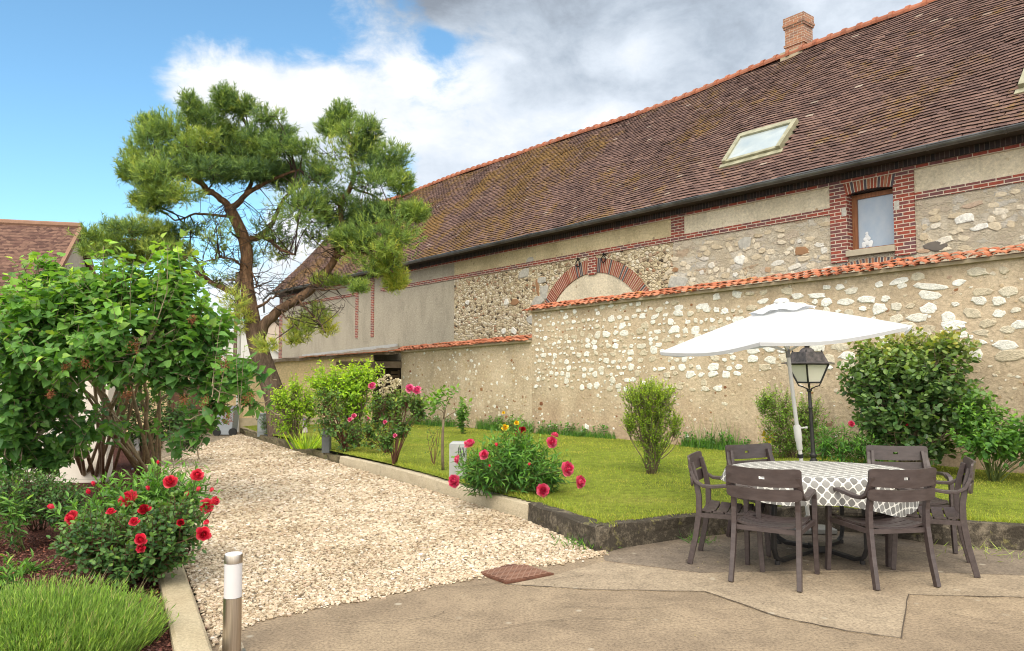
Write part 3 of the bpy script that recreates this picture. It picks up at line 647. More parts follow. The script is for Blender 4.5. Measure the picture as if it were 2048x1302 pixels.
for px, py, w, h, m in ((1048, 548, .55, .28, 0), (1075, 602, .6, .30, 0), (1066, 640, .6, .26, 0), (1030, 604, .42, .2, 2), (1013, 604, .22, .22, 1), (1060, 520, .35, .2, 0), (1088, 585, .4, .5, 0), (1085, 560, .4, .22, 0),
                        (1355, 562, .62, .3, 0), (1028, 662, .26, .22, 1), (1008, 662, .24, .2, 1), (935, 605, .25, .16, 1), (1480, 520, .32, .22, 1), (1604, 502, .36, .2, 2), (1872, 492, .40, .2, 3), (1930, 437, .36, .2, 1), (1490, 487, .36, .3, 0), (1350, 540, .2, .12, 2),
                        (1075, 470 + 105, .14, .55, 2), (1960, 455, .3, .12, 1)):
    mb = MB(); a, z = onP(px, py, P_BARN); stone_face(mb, a, z, w, h, P_BARN, m, rb, out=.02)
    mb.build("dressed_stone", [m_gst, m_chalk, m_bstone, m_dstone], barn)

# low-relief rubble in the upper wall, nearly the colour of its mortar
g = G("rubble_stone", .92, .15); o_ = g.obj(); m_pstone = g.out(g.mix(.7, g.ramp(g.isl(), [(0, (.50, .41, .29)), (.4, (.62, .53, .40)), (.8, (.70, .62, .50)), (.95, (.68, .66, .62)), (1, (.44, .28, .17))]), g.ramp(g.noise(o_, 22, 7, .7), [(.3, .66), (.65, 1.12)]), 'MULTIPLY'), normal=g.bump(g.noise(o_, 26, 6, .7), .9, .03))
mb = MB(); rs = np.random.default_rng(17); z = 2.95
while z < ZB - .12:
    a = -11.3 + rs.uniform(0, .2); h = rs.uniform(.07, .15)
    while a < BA1:
        w = rs.uniform(.08, .34); ok = not (WA0 - .42 < a + w / 2 < WA1 + .45) and not (a < -11.2 and z < 3.6)
        if ok and rs.random() < .62: stone_face(mb, a + w / 2, z + h / 2 + rs.uniform(-.03, .03), w * rs.uniform(.8, 1.05), h * rs.uniform(.7, 1.1), P_BARN + .001, 0, rs, out=rs.uniform(.006, .022))
        a += w + rs.uniform(.0, .06)
    z += h * .98
mb.build("rubble_facing", m_pstone, barn)["kind"] = "stuff"
# arch of the walled-up gateway: single voussoirs
m_b1 = plain("brick_red", (.30, .075, .045), .75, .3, var=.2, scale=20); m_b2 = plain("brick_blue", (.085, .07, .085), .7, .35, var=.2, scale=20); m_b3 = plain("brick_pale", (.36, .15, .085), .75, .3, var=.2, scale=20)
m_mort2 = plain("pale_mortar", (.58, .50, .40), .95, .1)
def voussoirs(mb, ac, zc, r0, r1, t0, t1, n, p, d, rnd, gap=.017, pat=None):
    P_ = []
    for k in range(n + 1): P_.append(t0 + (t1 - t0) * k / n)
    mb.grid([[(ac + r * math.cos(t), p - d + .006, zc + r * math.sin(t)) for t in np.linspace(t0, t1, 40)] for r in (r0 + .004, r1 - .004)], 3)
    for k in range(n):
        ga = gap / r0 / 2; ta, tb = P_[k] + ga, P_[k + 1] - ga
        m = (pat[k % len(pat)] if pat else int(rnd.choice([0, 0, 0, 1, 2])))
        c = [(ac + r * math.cos(t), zc + r * math.sin(t)) for t, r in ((ta, r0), (ta, r1), (tb, r1), (tb, r0))]; dd = d + rnd.uniform(-.004, .004)
        v = [(x, p - dd, z) for x, z in c] + [(x, p + .02, z) for x, z in c]
        mb.add(v, [(3, 2, 1, 0), (0, 1, 5, 4), (1, 2, 6, 5), (2, 3, 7, 6), (3, 0, 4, 7)], m)
mb = MB(); AC, ZCc = -13.56, 2.16
voussoirs(mb, AC, ZCc, 1.93, 2.29, math.radians(20), math.radians(160), 84, P_BARN, .03, rb)
mb.box(AC - .15, AC + .15, P_BARN - .045, P_BARN - .031, ZCc + 1.88, ZCc + 2.35, 4)
arch = mb.build("arch", [m_b1, m_b2, m_b3, m_mort2, m_brick], barn)
mb = MB(); n = 40; pts = [(AC + 1.925 * math.cos(t), P_BARN - .004, ZCc + 1.925 * math.sin(t)) for t in np.linspace(math.radians(18), math.radians(162), n)]
mb.add(pts, [tuple(range(n - 1, -1, -1))]); mb.build("infill", m_plas, barn)
g = G("black_iron", .6, .4, .6); m_iron = g.out((.02, .02, .02))
for px, py in ((1159.5, 526), (1210.7, 517)):
    a, z = onP(px, py, P_BARN); b = MB(); p = P_BARN - .07
    b.bar((a, P_BARN + .01, z + .10), (a, p - .03, z + .10), .03, .03); b.tube([(a + .07 * math.cos(t), p, z - .02 + .085 * math.sin(t)) for t in np.linspace(.6, math.pi * 2 + .4, 14)], .014, 6); b.bar((a, p, z + .14), (a, p, z + .05), .022, .022)
    b.build("iron_hook", m_iron, barn)

# window with brick surround
SZ0, SZ1 = 3.60, ZC - .003
sur = MB()
for a0, a1 in ((WA0 - .325, WA0), (WA1, WA1 + .355)): sur.box(a0, a1, P_BARN - .03, P_BARN + .3, SZ0, SZ1, 0)
surr = sur.build("window_surround", m_brick, barn)
mb = MB(); ac = (WA0 + WA1) / 2
R_ = 1.9; voussoirs(mb, ac, WZ1 - R_ + .06, R_, R_ + .24, math.radians(90 - 13.2), math.radians(90 + 13.2), 15, P_BARN, .034, rb, pat=[1, 0, 2, 0, 1, 0, 0, 2])
mb.build("lintel_arch", [m_b1, m_b2, m_b3, m_mort2], barn)
mb = MB(); mb.box(WA0, WA1, P_BARN + .01, P_BARN + .3, WZ1 + .05, WZ1 + .09); mb.build("lintel_soffit", m_dbrick, barn)
mb = MB(); voussoirs(mb, ac, 3.50 - 2.1, 2.1, 2.22, math.radians(90 - 19), math.radians(90 + 19), 26, P_BARN, .02, rb, pat=[2, 1]); mb.build("relieving_arch", [m_b1, m_b2, m_b3, m_mort2], barn)
mb = MB(); mb.box(WA0 - .02, WA1 + .015, P_BARN - .075, P_BARN + .28, WZ0 - .115, WZ0); mb.build("sill", plain("stone_sill", (.46, .40, .31), .9, .2), barn, bevel=.008)
for a_, z_ in ((WA0 - .05, 4.56), (WA1 + .06, 4.52)):
    mb = MB(); mb.box(a_ - .045, a_ + .045, P_BARN - .033, P_BARN + .2, z_ - .10, z_ + .06); mb.build("block", m_gst, barn)
g = G("window_wood", .6, .3); o_ = g.obj(); m_wood = g.out(g.ramp(g.noise(g.map(o_, (1, 1, .1)), 40, 5, .6), [(.3, (.17, .065, .03)), (.7, (.30, .13, .06))]))
win = MB(); pw = P_BARN + .17
for a0, a1, z0, z1 in ((WA0 + .002, WA0 + .10, WZ0 + .002, WZ1 + .03), (WA1 - .035, WA1 - .002, WZ0 + .002, WZ1 + .03), (WA0 + .1, WA1 - .035, WZ1 - .055, WZ1 + .03), (WA0 + .1, WA1 - .035, WZ0 + .002, WZ0 + .05)): win.box(a0, a1, pw, pw + .06, z0, z1)
wobj = win.build("window", m_wood, barn)
g = G("net_curtain_glass", .08, .6); o_ = g.obj(); x, y, z = g.xyz(o_); f_ = g.noise(g.map(o_, (1, 1, .6)), 5, 4)
m_wglass = g.out(g.mix(g.ramp(f_, [(.35, 0), (.7, .5)]), (.27, .34, .44), (.42, .44, .48)))
b = MB(); b.box(WA0 + .1, WA1 - .035, pw + .03, pw + .04, WZ0 + .05, WZ1 - .055); b.build("pane", m_wglass, wobj)
b = MB(); c = Vector((WA0 + .26, pw + .022, WZ0 + .12)); rr = np.random.default_rng(3)      # white lace flowers behind the pane
for dx, dz, r in ((0, .02, .05), (-.06, .01, .04), (.07, .02, .045), (-.03, .09, .04), (.03, .10, .04), (0, .15, .035), (.0, .20, .03), (-.06, -.03, .04), (.06, -.03, .04)):
    b.lathe([(r * .3, -.003), (r, 0), (r * .7, .004), (0, .006)], c + Vector((dx, 0, dz)), 9, axis=(0, -1, 0))
b.build("lace_curtain", plain("white_lace", (.72, .74, .78), .8), wobj)

# roof of single tiles
SL = 1.05; PE, ZE = 12.98, 5.30
nr = 57; slope_len = math.hypot(PR - PE, (PR - PE) * SL); ex = slope_len / nr; tw = .172
na = int((BA1 - BA0 + .35) / tw); rr = np.random.default_rng(21)
sag = lambda a: -.16 * np.exp(-((a + 15.5) / 4.5) ** 2) - .05 * np.sin(a * .8) * .5
I, J = np.meshgrid(np.arange(nr), np.arange(na), indexing='ij'); I = I.ravel(); J = J.ravel()
a0 = BA0 - .2 + (J + .5 * (I % 2)) * tw + rr.uniform(-.008, .008, I.size)
# leave the roof windows free
SK = [onroof(*q) for q in ((1451, 339), (1485, 285), (1596, 255), (1564.5, 309))]
ska0, ska1 = min(SK[0][0], SK[1][0]) - .02, max(SK[2][0], SK[3][0]); skp0, skp1 = (SK[0][1] + SK[3][1]) / 2, (SK[1][1] + SK[2][1]) / 2
pc = PE + (I + .5) * ex / math.hypot(1, SL)
SK2 = [onroof(*q) for q in ((2032, 198), (2046, 165))]
sk2a0, sk2p0 = SK2[0][0], SK2[0][1]; sk2p1 = sk2p0 + .95
holes = (((a0 > ska0 - .1) & (a0 < ska1 - .05) & (pc > skp0 + .03) & (pc < skp1 - .03)) | ((a0 > sk2a0 - .05) & (a0 < sk2a0 + 1.0) & (pc > sk2p0) & (pc < sk2p1)))
keep = ~holes; I, J, a0 = I[keep], J[keep], a0[keep]; N = I.size
cs, sn = 1 / math.hypot(1, SL), SL / math.hypot(1, SL)
def rp(t, h, a):      # distance up the slope, height over it
    wave = .018 * np.sin(a * 2.3 + t * 1.7) + .02 * np.sin(a * .9 - t * .8)
    p = PE + t * cs - (h + wave) * sn; s_ = np.clip(t / slope_len, 0, 1); return p, ZE + t * sn + (h + wave) * cs + sag(a) * s_
t0 = I * ex - .03 + rr.normal(0, .005, N); L = ex * 1.5; hl = .034 + rr.normal(0, .003, N); hu = .003; th = .020
w = tw * .965; da = rr.normal(0, .004, N)
cor = []
for (tt, hh, aa) in ((t0, hl - th, a0), (t0, hl - th, a0 + w), (t0 + L, hu - th + 0 * hl, a0 + w + da), (t0 + L, hu - th + 0 * hl, a0 + da), (t0, hl, a0), (t0, hl + da, a0 + w), (t0 + L, hu + 0 * hl, a0 + w + da), (t0 + L, hu + 0 * hl, a0 + da)):
    p, z = rp(tt, hh, aa); cor.append(np.stack((aa, p, z), -1))
V = np.stack(cor, 1).reshape(-1, 3)
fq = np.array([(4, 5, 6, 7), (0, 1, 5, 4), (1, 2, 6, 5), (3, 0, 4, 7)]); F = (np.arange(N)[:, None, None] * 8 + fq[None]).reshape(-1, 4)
g = G("plain_clay_tile", .82, .25); o_ = g.obj(); r_ = g.isl(); x, y, z = g.xyz(o_)
c_ = g.ramp(r_, [(0, (.105, .062, .055)), (.4, (.145, .085, .072)), (.8, (.175, .103, .085)), (.985, (.205, .125, .10)), (1, (.34, .27, .22))])
far = g.ramp(g.math('MULTIPLY', g.math('ADD', x, 0.0), 1.0), [(0, 0), (1, 1)])
ml = g.math('ADD', g.noise(o_, .55, 6, .6), g.math('MULTIPLY', g.math('SUBTRACT', g.noise(o_, 5, 5, .75), .5), .9))
fx = g.n('ShaderNodeMapRange'); g.set(fx.inputs[0], x); fx.inputs[1].default_value = -2; fx.inputs[2].default_value = 11; fx.inputs[3].default_value = .065; fx.inputs[4].default_value = -.10
ml = g.math('ADD', ml, fx.outputs[0])
c_ = g.mix(g.ramp(ml, [(.50, 0), (.66, .9)]), c_, g.ramp(g.noise(o_, 14, 3), [(.3, (.13, .075, .024)), (.7, (.26, .145, .035))]))
c_ = g.mix(.7, c_, g.ramp(g.noise(o_, 1.3, 6, .6), [(.3, .72), (.7, 1.2)]), 'MULTIPLY')
m_rtile = g.out(c_, normal=g.bump(g.noise(o_, 45, 4), .35, .01))
me = raw_mesh("roof", V - ORG[barn], F.ravel(), np.arange(len(F)) * 4, np.full(len(F), 4), [m_rtile, plain('tile_edge_shade', (.035, .024, .022), .95, .1)], np.tile([0, 1, 0, 0], N)); roof = link("roof", me, barn)  # dark front faces paint in the shadow under each tile row
# boarding under the tiles and the back slope
mb = MB(); ar = np.linspace(BA0 - .2, BA1 + .2, 40)
mb.grid([[(a, PE + .02, ZE - .03) for a in ar], [(a, PR, ZE + (PR - PE) * SL - .03 + sag(a)) for a in ar], [(a, PBK + .4, ZE - .03) for a in ar]])
mb.build("roof_boarding", plain("old_boards", (.07, .05, .04), .9), roof)
# ridge tiles
g = G("ridge_tile", .8, .3); m_ridge = g.out(g.mix(.6, g.ramp(g.isl(), [(0, (.25, .085, .05)), (.6, (.40, .145, .08)), (1, (.30, .13, .085))]), g.ramp(g.noise(g.obj(), 6, 5), [(.3, .6), (.7, 1.15)]), 'MULTIPLY'))
mb = MB(); a = BA0 - .2
while a < BA1:
    zr = ZE + (PR - PE) * SL + .0
    for q0, q1, r in ((0, .36, .115), (.30, .39, .145)):
        R = []
        for aa in (a + q0, a + q1): R.append([(aa, PR - math.cos(t) * r * 1.05, zr + sag(aa) - .01 + math.sin(t) * r) for t in np.linspace(-.35, math.pi + .35, 9)])
        mb.grid(R); mb.add(R[0], [tuple(range(9))]); mb.add(R[1], [tuple(range(8, -1, -1))])
    a += .37
mb.build("ridge", m_ridge, roof)
# gutter
g = G("zinc", .45, .5, .7); o_ = g.obj(); m_zinc = g.out(g.ramp(g.noise(o_, 3, 5), [(.3, (.09, .093, .098)), (.7, (.20, .205, .215))]))
mb = MB(); zg, pg, r = 5.295, P_BARN - .49, .066
prof = [(pg + r * math.cos(t), zg + r * math.sin(t)) for t in np.linspace(math.pi, 2 * math.pi, 10)]
prof = [(pg - r - .012, zg + .006), (pg - r - .006, zg + .016)] + prof
mb.grid([[(a, p, z + .004 * math.sin(a * 1.1)) for p, z in prof] for a in np.linspace(BA0 - .2, BA1, 60)])
mb.tube([(BA0 - .2, pg - r - .006, zg + .008), (BA1, pg - r - .006, zg + .008)], .011, 6)
a = BA0
while a < BA1:
    mb.grid([[(a + da, pg + (r + .006) * math.cos(t), zg + (r + .006) * math.sin(t)) for t in np.linspace(math.pi, 2 * math.pi, 8)] for da in (-.02, .02)]); a += 1.15
mb.build("gutter", m_zinc, barn, solid=.004)
mb = MB(); mb.box(BA0 - .2, BA1, P_BARN - .46, P_BARN - .085, 5.262, 5.275); mb.build("soffit", plain("dark_soffit", (.05, .04, .035), .9), barn)
mb = MB(); mb.tube([(BA0 - .2, pg, zg - .05), (BA0 - .75, pg - .05, zg - .25), (BA0 - .75, pg, zg - .9)], .05, 8); mb.build("downpipe", m_zinc, barn)

# roof windows
g = G("skylight_frame", .5, .4, .2); m_skf = g.out(g.ramp(g.noise(g.obj(), 6, 5), [(.3, (.24, .23, .15)), (.7, (.42, .40, .28))]))
g = G("skylight_glass", .06, .8); o_ = g.obj(); m_skg = g.out(g.ramp(g.noise(o_, 2.2, 3), [(.3, (.30, .36, .40)), (.7, (.42, .46, .46))]))
def rpt(a, p, h): t = (p - PE) / cs; q = rp(np.array(t), np.array(h), np.array(a)); return (a, float(q[0]), float(q[1]))
def skylight(a0, a1, p0, p1):
    b = MB()
    def rb_(x0, x1, y0, y1, h0, h1): b.hexa([rpt(x0, y0, h0), rpt(x1, y0, h0), rpt(x1, y1, h0), rpt(x0, y1, h0), rpt(x0, y0, h1), rpt(x1, y0, h1), rpt(x1, y1, h1), rpt(x0, y1, h1)])
    rb_(a0, a0 + .10, p0, p1, -.04, .13); rb_(a1 - .10, a1, p0, p1, -.04, .13); rb_(a0 + .1, a1 - .1, p0, p0 + .06, -.04, .10); rb_(a0 + .1, a1 - .1, p1 - .1, p1, -.04, .135)
    rb_(a0 - .05, a1 + .05, p0 - .09, p0 - .002, .0, .05)
    f = b.build("skylight", m_skf, roof, bevel=.008)
    b2 = MB(); b2.hexa([rpt(a0 + .1, p0 + .06, .02), rpt(a1 - .1, p0 + .06, .02), rpt(a1 - .1, p1 - .1, .02), rpt(a0 + .1, p1 - .1, .02), rpt(a0 + .1, p0 + .06, .085), rpt(a1 - .1, p0 + .06, .085), rpt(a1 - .1, p1 - .1, .085), rpt(a0 + .1, p1 - .1, .085)])
    b2.build("pane", m_skg, f)
skylight(ska0, ska1, skp0, skp1)
skylight(sk2a0 + .05, sk2a0 + 1.0, sk2p0 + .02, sk2p1)
# chimney
m_chb = brick_mat("chimney_brick", (.36, .16, .09), (.22, .12, .09), (.46, .38, .30), -.1, w=.22, h=.066, ms=.007)
ca, cz = onP(1597, 103, PR + .25)
b = MB(); q = .255; p0 = PR + .05
ztop = onP(1597, 27, PR + .05)[1]; zb = 9.0
b.box(ca - q, ca + q, p0, p0 + .46, zb, ztop - .30); b.box(ca - q - .03, ca + q + .03, p0 - .025, p0 + .485, ztop - .78, ztop - .72)
b.box(ca - q - .03, ca + q + .03, p0 - .02, p0 + .48, ztop - .30, ztop - .24); b.box(ca - q - .045, ca + q + .045, p0 - .045, p0 + .505, ztop - .24, ztop - .18); b.box(ca - q - .035, ca + q + .035, p0 - .02, p0 + .48, ztop - .18, ztop)
b.build("chimney", m_chb, barn)
b = MB(); b.box(ca - q - .05, ca + q + .05, p0 - .16, p0 + .5, ZE + (PR - PE) * SL - .25, ZE + (PR - PE) * SL + .06); b.build("chimney_flashing", m_mortar, barn)

# ================================================================ SHED, HOUSES, FAR END OF THE DRIVE
m_cream = wall_shader("cream_roughcast", (.72, .54, .31), (.80, .63, .39), ((.6, .5, .35), (.62, .5, .32), (.58, .46, .3), (.5, .38, .24)), (.34, .24, .13), cellscale=12, speck_amt=.05, bump=.2)
m_oldwood = plain("weathered_wood", (.20, .15, .11), .9, .15, var=.3, scale=6, bump=.3)
m_dark = plain("dark_boards", (.045, .035, .028), .9, .1)  # dark boards lining the inside of the open bay
CT = [atY(250, 742, CW0.y), XYZ(-20.25, P_GW + .02, 2.13)]
shed = thing("shed", "cream lean-to shed with an open bay across the end of the drive", "shed", tuple(CW0))
def cw(t, z, d=0.0):      # a point on the shed's front, t from left to right
    x, y = CW0.x + (CW1.x - CW0.x) * t, CW0.y + (CW1.y - CW0.y) * t
    nx, ny = (CW1.y - CW0.y), -(CW1.x - CW0.x); l = math.hypot(nx, ny); return Vector((x + nx / l * d, y + ny / l * d, z))
def cwt(px):              # where a picture column meets the front
    k = (px - 1024) / FPX; d = ray(px, 800); k = d[0] / d[1]
    dx, dy = CW1.x - CW0.x, CW1.y - CW0.y; return (k * CW0.y - CW0.x) / (dx - k * dy)
ztop_c = lambda t: 1.52 + (2.12 - 1.52) * t
T1, T2 = cwt(746), cwt(799.5); TD0, TD1 = cwt(335), cwt(426)
mb = MB()
def cbox(mb, t0, t1, z0, z1, d0, d1, m=0, zt=None):
    za, zb = (zt(t0), zt(t1)) if zt else (z1, z1)
    mb.hexa([cw(t0, z0, d1), cw(t1, z0, d1), cw(t1, z0, d0), cw(t0, z0, d0), cw(t0, za, d1), cw(t1, zb, d1), cw(t1, zb, d0), cw(t0, za, d0)], m)
cbox(mb, 0, TD0, -.8, 0, -.25, 0, zt=ztop_c); cbox(mb, TD1, T1, -.8, 0, -.25, 0, zt=ztop_c); cbox(mb, TD0, TD1, 1.2, 0, -.25, 0, zt=ztop_c)
mb.build("wall", m_cream, shed)
mb = MB(); cbox(mb, TD1 + .002, T1 - .02, -.8, .16, .001, .06); mb.build("plinth", plain("plinth_render", (.60, .50, .34), .9, .1), shed)
mb = MB(); cbox(mb, TD0 + .004, TD1 - .004, -.7, 1.2, -.16, -.10)
for k in range(6): t = TD0 + (TD1 - TD0) * (k + .5) / 6; cbox(mb, t - .004, t + .004, -.6, 1.15, -.099, -.09)
mb.build("door", plain("brown_door", (.12, .06, .035), .6), shed)
# lean-to roof from the eave to the barn wall
bl = [XYZ(*(lambda q: (q[0], P_BARN - .03, q[1]))(onP(x, y, P_BARN))) for x, y in ((560, 720), (797, 694))]
el_ = [cw(-.02, ztop_c(-.02) + .05, .22), cw(1.0, ztop_c(1.0) + .05, .22)]
g = G("old_shed_roof", .9, .2); o_ = g.obj(); m_shroof = g.out(g.ramp(g.noise(o_, 6, 6, .7), [(.3, (.10, .075, .055)), (.5, (.20, .155, .115)), (.7, (.33, .28, .23))]), normal=g.bump(g.noise(o_, 30, 4), .8, .03))
mb = MB(); R = []
for k in range(9):
    u = k / 8; A, B = el_[0].lerp(bl[0], u), el_[1].lerp(bl[1], u)
    lift = .05 * (1 - u)
    R.append([A.lerp(B, v / 30) + Vector((0, 0, .02 * math.sin(v * 1.9 + k) + (.03 if k % 2 == 0 else 0))) for v in range(31)])
mb.grid(R); mb.grid([[p - Vector((0, 0, .09)) for p in R[0]], R[0]])
mb.build("roof", m_shroof, shed)
mb = MB(); d_ = (bl[1] - bl[0])
mb.prism([bl[0] + d_ * .25 + Vector((0, 0, .0)), bl[1], bl[1] + Vector((0, 0, .12)), bl[0] + d_ * .25 + Vector((0, 0, .12))], Vector((EY[0], EY[1], 0)) * -.05); mb.build("flashing", plain("zinc_flashing", (.42, .42, .42), .6, .4), shed)
rr = np.random.default_rng(8)
mb = MB()
for k in range(16):
    t = T1 - .26 + (1.0 - T1 + .27) * k / 16; c = cw(t, ztop_c(t) + .075 + rr.uniform(-.01, .01), .26)
    mb.box(c.x - .09, c.x + .09, c.y - .12, c.y + .10, c.z, c.z + .022)
mb.build("eave_tile", m_coping, shed)["kind"] = "stuff"
mb = MB(); cbox(mb, T1 - .14, T2 + .01, 1.66, 1.86, -.18, .06); mb.build("beam", m_oldwood, shed)
mb = MB(); t = cwt(766); cbox(mb, t - .01, t + .01, -.8, 1.66, -.5, -.36); mb.build("post", m_oldwood, shed)
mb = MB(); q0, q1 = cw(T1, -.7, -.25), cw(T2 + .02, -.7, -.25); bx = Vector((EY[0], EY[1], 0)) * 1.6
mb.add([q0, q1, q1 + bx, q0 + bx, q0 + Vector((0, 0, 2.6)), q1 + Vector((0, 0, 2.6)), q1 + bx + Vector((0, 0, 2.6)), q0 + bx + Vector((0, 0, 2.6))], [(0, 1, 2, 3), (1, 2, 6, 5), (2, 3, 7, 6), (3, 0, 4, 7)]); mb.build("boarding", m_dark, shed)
# crates in the open bay
cr_ = thing("slatted_crate", "stack of dark slatted wood inside the open shed bay", "crate", tuple(cw(cwt(789), -.25, -.55)))
mb = MB(); tc0, tc1 = cwt(778), cwt(799)
for k in range(9): cbox(mb, tc0, tc1, .55 + k * .115, .55 + k * .115 + .085, -.6, -.55)
mb.build("slat", plain("crate_wood", (.16, .105, .065), .85), cr_)["kind"] = "stuff"
mb = MB(); cbox(mb, tc0, tc0 + .008, -.3, 1.6, -.66, -.601); cbox(mb, tc1 - .008, tc1, -.3, 1.6, -.66, -.601); mb.build("corner_post", m_oldwood, cr_)
# pipe on the cream wall and the post beside the bin
m_white = plain("white_paint", (.74, .73, .70), .55, .3, var=.06)
pp = thing("vent_pipe", "white pipe standing above the cream shed near the pine trunk", "pipe", tuple(cw(cwt(477), -.3, .1)))
mb = MB(); b0 = cw(cwt(477), -.3, .1); top = atY(477, 655, b0.y); mb.tube([b0, (b0.x, b0.y, top.z)], .055, 10); mb.build("pipe", m_white, pp)
mb = MB(); mb.lathe([(.075, 0), (.075, .05), (.02, .09)], (b0.x, b0.y, top.z), 10); mb.build("cap", m_white, pp)
gp = thing("gate_post", "cream square post between the grey bin and the shed wall", "post", tuple(drive(436, 870)))
b0 = drive(436, 870); mb = MB(); mb.box(b0.x - .10, b0.x + .10, b0.y, b0.y + .2, b0.z - .1, b0.z + 1.3); mb.build("shaft", m_cream, gp); mb = MB(); mb.box(b0.x - .13, b0.x + .13, b0.y - .03, b0.y + .23, b0.z + 1.3, b0.z + 1.36); mb.build("cap", m_cream, gp)
# wheelie bin
bb = drive(455, 871); m_bin = plain("bin_plastic", (.30, .33, .37), .5, .4, var=.05); m_blk = plain("black_rubber", (.02, .02, .02), .7)
bn = thing("wheelie_bin", "grey two-wheeled refuse bin at the end of the gravel drive", "bin", tuple(bb))
mb = MB(); w0, w1 = .19, .25
mb.hexa([(bb.x - w0, bb.y - .2, bb.z + .03), (bb.x + w0, bb.y - .2, bb.z + .03), (bb.x + w0, bb.y + .2, bb.z + .03), (bb.x - w0, bb.y + .2, bb.z + .03), (bb.x - w1, bb.y - .25, bb.z + .72), (bb.x + w1, bb.y - .25, bb.z + .72), (bb.x + w1, bb.y + .25, bb.z + .72), (bb.x - w1, bb.y + .25, bb.z + .72)]); mb.build("body", m_bin, bn, bevel=.02)
mb = MB(); mb.hexa([(bb.x - .27, bb.y - .28, bb.z + .725), (bb.x + .27, bb.y - .28, bb.z + .725), (bb.x + .27, bb.y + .27, bb.z + .725), (bb.x - .27, bb.y + .27, bb.z + .725), (bb.x - .25, bb.y - .26, bb.z + .775), (bb.x + .25, bb.y - .26, bb.z + .775), (bb.x + .25, bb.y + .25, bb.z + .82), (bb.x - .25, bb.y + .25, bb.z + .82)]); mb.build("lid", plain("bin_lid", (.22, .25, .29), .5), bn, bevel=.015)
for s_ in (-1, 1):
    mb = MB(); c = Vector((bb.x + .22 * s_, bb.y - .20, bb.z + .11)); mb.lathe([(.03, -.03), (.11, -.03), (.115, 0), (.11, .03), (.03, .03)], c, 16, axis=(0, 1, 0)); mb.build("wheel", m_blk, bn)
# grey cabinet by the wall
cb = lawn(525, 866); c_b = thing("utility_cabinet", "small grey metal cabinet at the foot of the cream wall", "cabinet", tuple(cb)); m_cab = plain("grey_metal", (.24, .27, .28), .5, .4)
mb = MB(); mb.box(cb.x - .14, cb.x + .14, cb.y, cb.y + .25, cb.z - .1, cb.z + .46); mb.build("body", m_cab, c_b, bevel=.01)
mb = MB(); mb.box(cb.x - .11, cb.x + .11, cb.y - .015, cb.y - .003, cb.z + .03, cb.z + .42); mb.build("door", plain("grey_door", (.30, .33, .34), .5, .4), c_b, bevel=.005)
mb = MB(); mb.box(cb.x - .17, cb.x + .17, cb.y - .03, cb.y + .28, cb.z + .462, cb.z + .50); mb.build("lid", m_cab, c_b, bevel=.01)

# tile roofed houses
def tiled(name, a, b, c, row=9.0):
    g = G(name, .85, .2); o = g.obj(); x, y, z = g.xyz(o); n = g.noise(o, 2.2, 6, .7); v = g.vor(g.map(o, (9, 9, 9)), 1.0, 'F1', out='Color')
    cc = g.mix(g.ramp(g.xyz(v)[0], [(.2, 0), (.9, .8)]), g.ramp(n, [(.3, a), (.7, b)]), c)
    ln = g.math('FRACT', g.math('MULTIPLY', z, row)); cc = g.mix(1.0, cc, g.ramp(ln, [(0, .42), (.22, 1.0), (1, 1.1)]), 'MULTIPLY')
    return g.out(cc, normal=g.bump(ln, .8, .03))
m_hroof = tiled("old_red_tile", (.06, .032, .028), (.12, .062, .05), (.20, .115, .085)); m_hroof2 = tiled("mossy_tile", (.10, .085, .05), (.17, .13, .08), (.20, .15, .09), 7)
def house(name, label, cat, A, B, half, ze, zr, zb, mw, mr, verge=None, win=None):
    """ridge runs from A to B (plan points)"""
    A, B = np.array(A), np.array(B); d = (B - A) / np.linalg.norm(B - A); n = np.array((d[1], -d[0]))
    h = thing(name, label, cat, (*((A + B) / 2), zb)); q = lambda p, s, z: (p[0] + n[0] * s, p[1] + n[1] * s, z)
    mb = MB(); E_ = [q(A, half, zb), q(B, half, zb), q(B, -half, zb), q(A, -half, zb), q(A, half, ze), q(B, half, ze), q(B, -half, ze), q(A, -half, ze), q(A, 0, zr - .08), q(B, 0, zr - .08)]
    mb.add(E_, [(0, 1, 5, 4), (1, 2, 6, 9, 5), (2, 3, 7, 6), (3, 0, 4, 8, 7)]); mb.build("wall", mw, h)
    mb = MB(); o_ = .3; A2, B2 = A - d * .15, B + d * .15; k = (zr - ze) / half
    for s in (1, -1):
        P4 = [q(A2, 0, zr), q(B2, 0, zr), q(B2, s * (half + o_), ze - o_ * k), q(A2, s * (half + o_), ze - o_ * k)]; mb.prism(P4, (0, 0, .1))
    r = mb.build("roof", mr, h)
    mb = MB(); mb.tube([q(A2, 0, zr + .11), q(B2, 0, zr + .11)], .11, 8); mb.build("ridge", verge or mr, r)
    if verge is not None:
        for p in (A2, B2):
            for s in (1, -1): mb = MB(); mb.bar(q(p, 0, zr + .05), q(p, s * (half + o_), ze - o_ * k + .05), .10, .14); mb.build("verge", verge, r)
    for (s, t0, t1, z0, z1) in (win or []):
        mb = MB(); p0, p1 = A + (B - A) * t0, A + (B - A) * t1
        mb.prism([q(p0, s * (half + .02), z0), q(p1, s * (half + .02), z0), q(p1, s * (half + .02), z1), q(p0, s * (half + .02), z1)], (n[0] * s * .03, n[1] * s * .03, 0)); f = mb.build("window", m_white, h)
        mb = MB(); e = (p1 - p0) * .08
        mb.prism([q(p0 + e, s * (half + .052), z0 + .08), q(p1 - e, s * (half + .052), z0 + .08), q(p1 - e, s * (half + .052), z1 - .08), q(p0 + e, s * (half + .052), z1 - .08)], (n[0] * s * .01, n[1] * s * .01, 0)); mb.build("pane", m_wglass, f)
    return h
r0, r1 = atY(150, 514, 23.0), atY(-250, 486, 21.6)
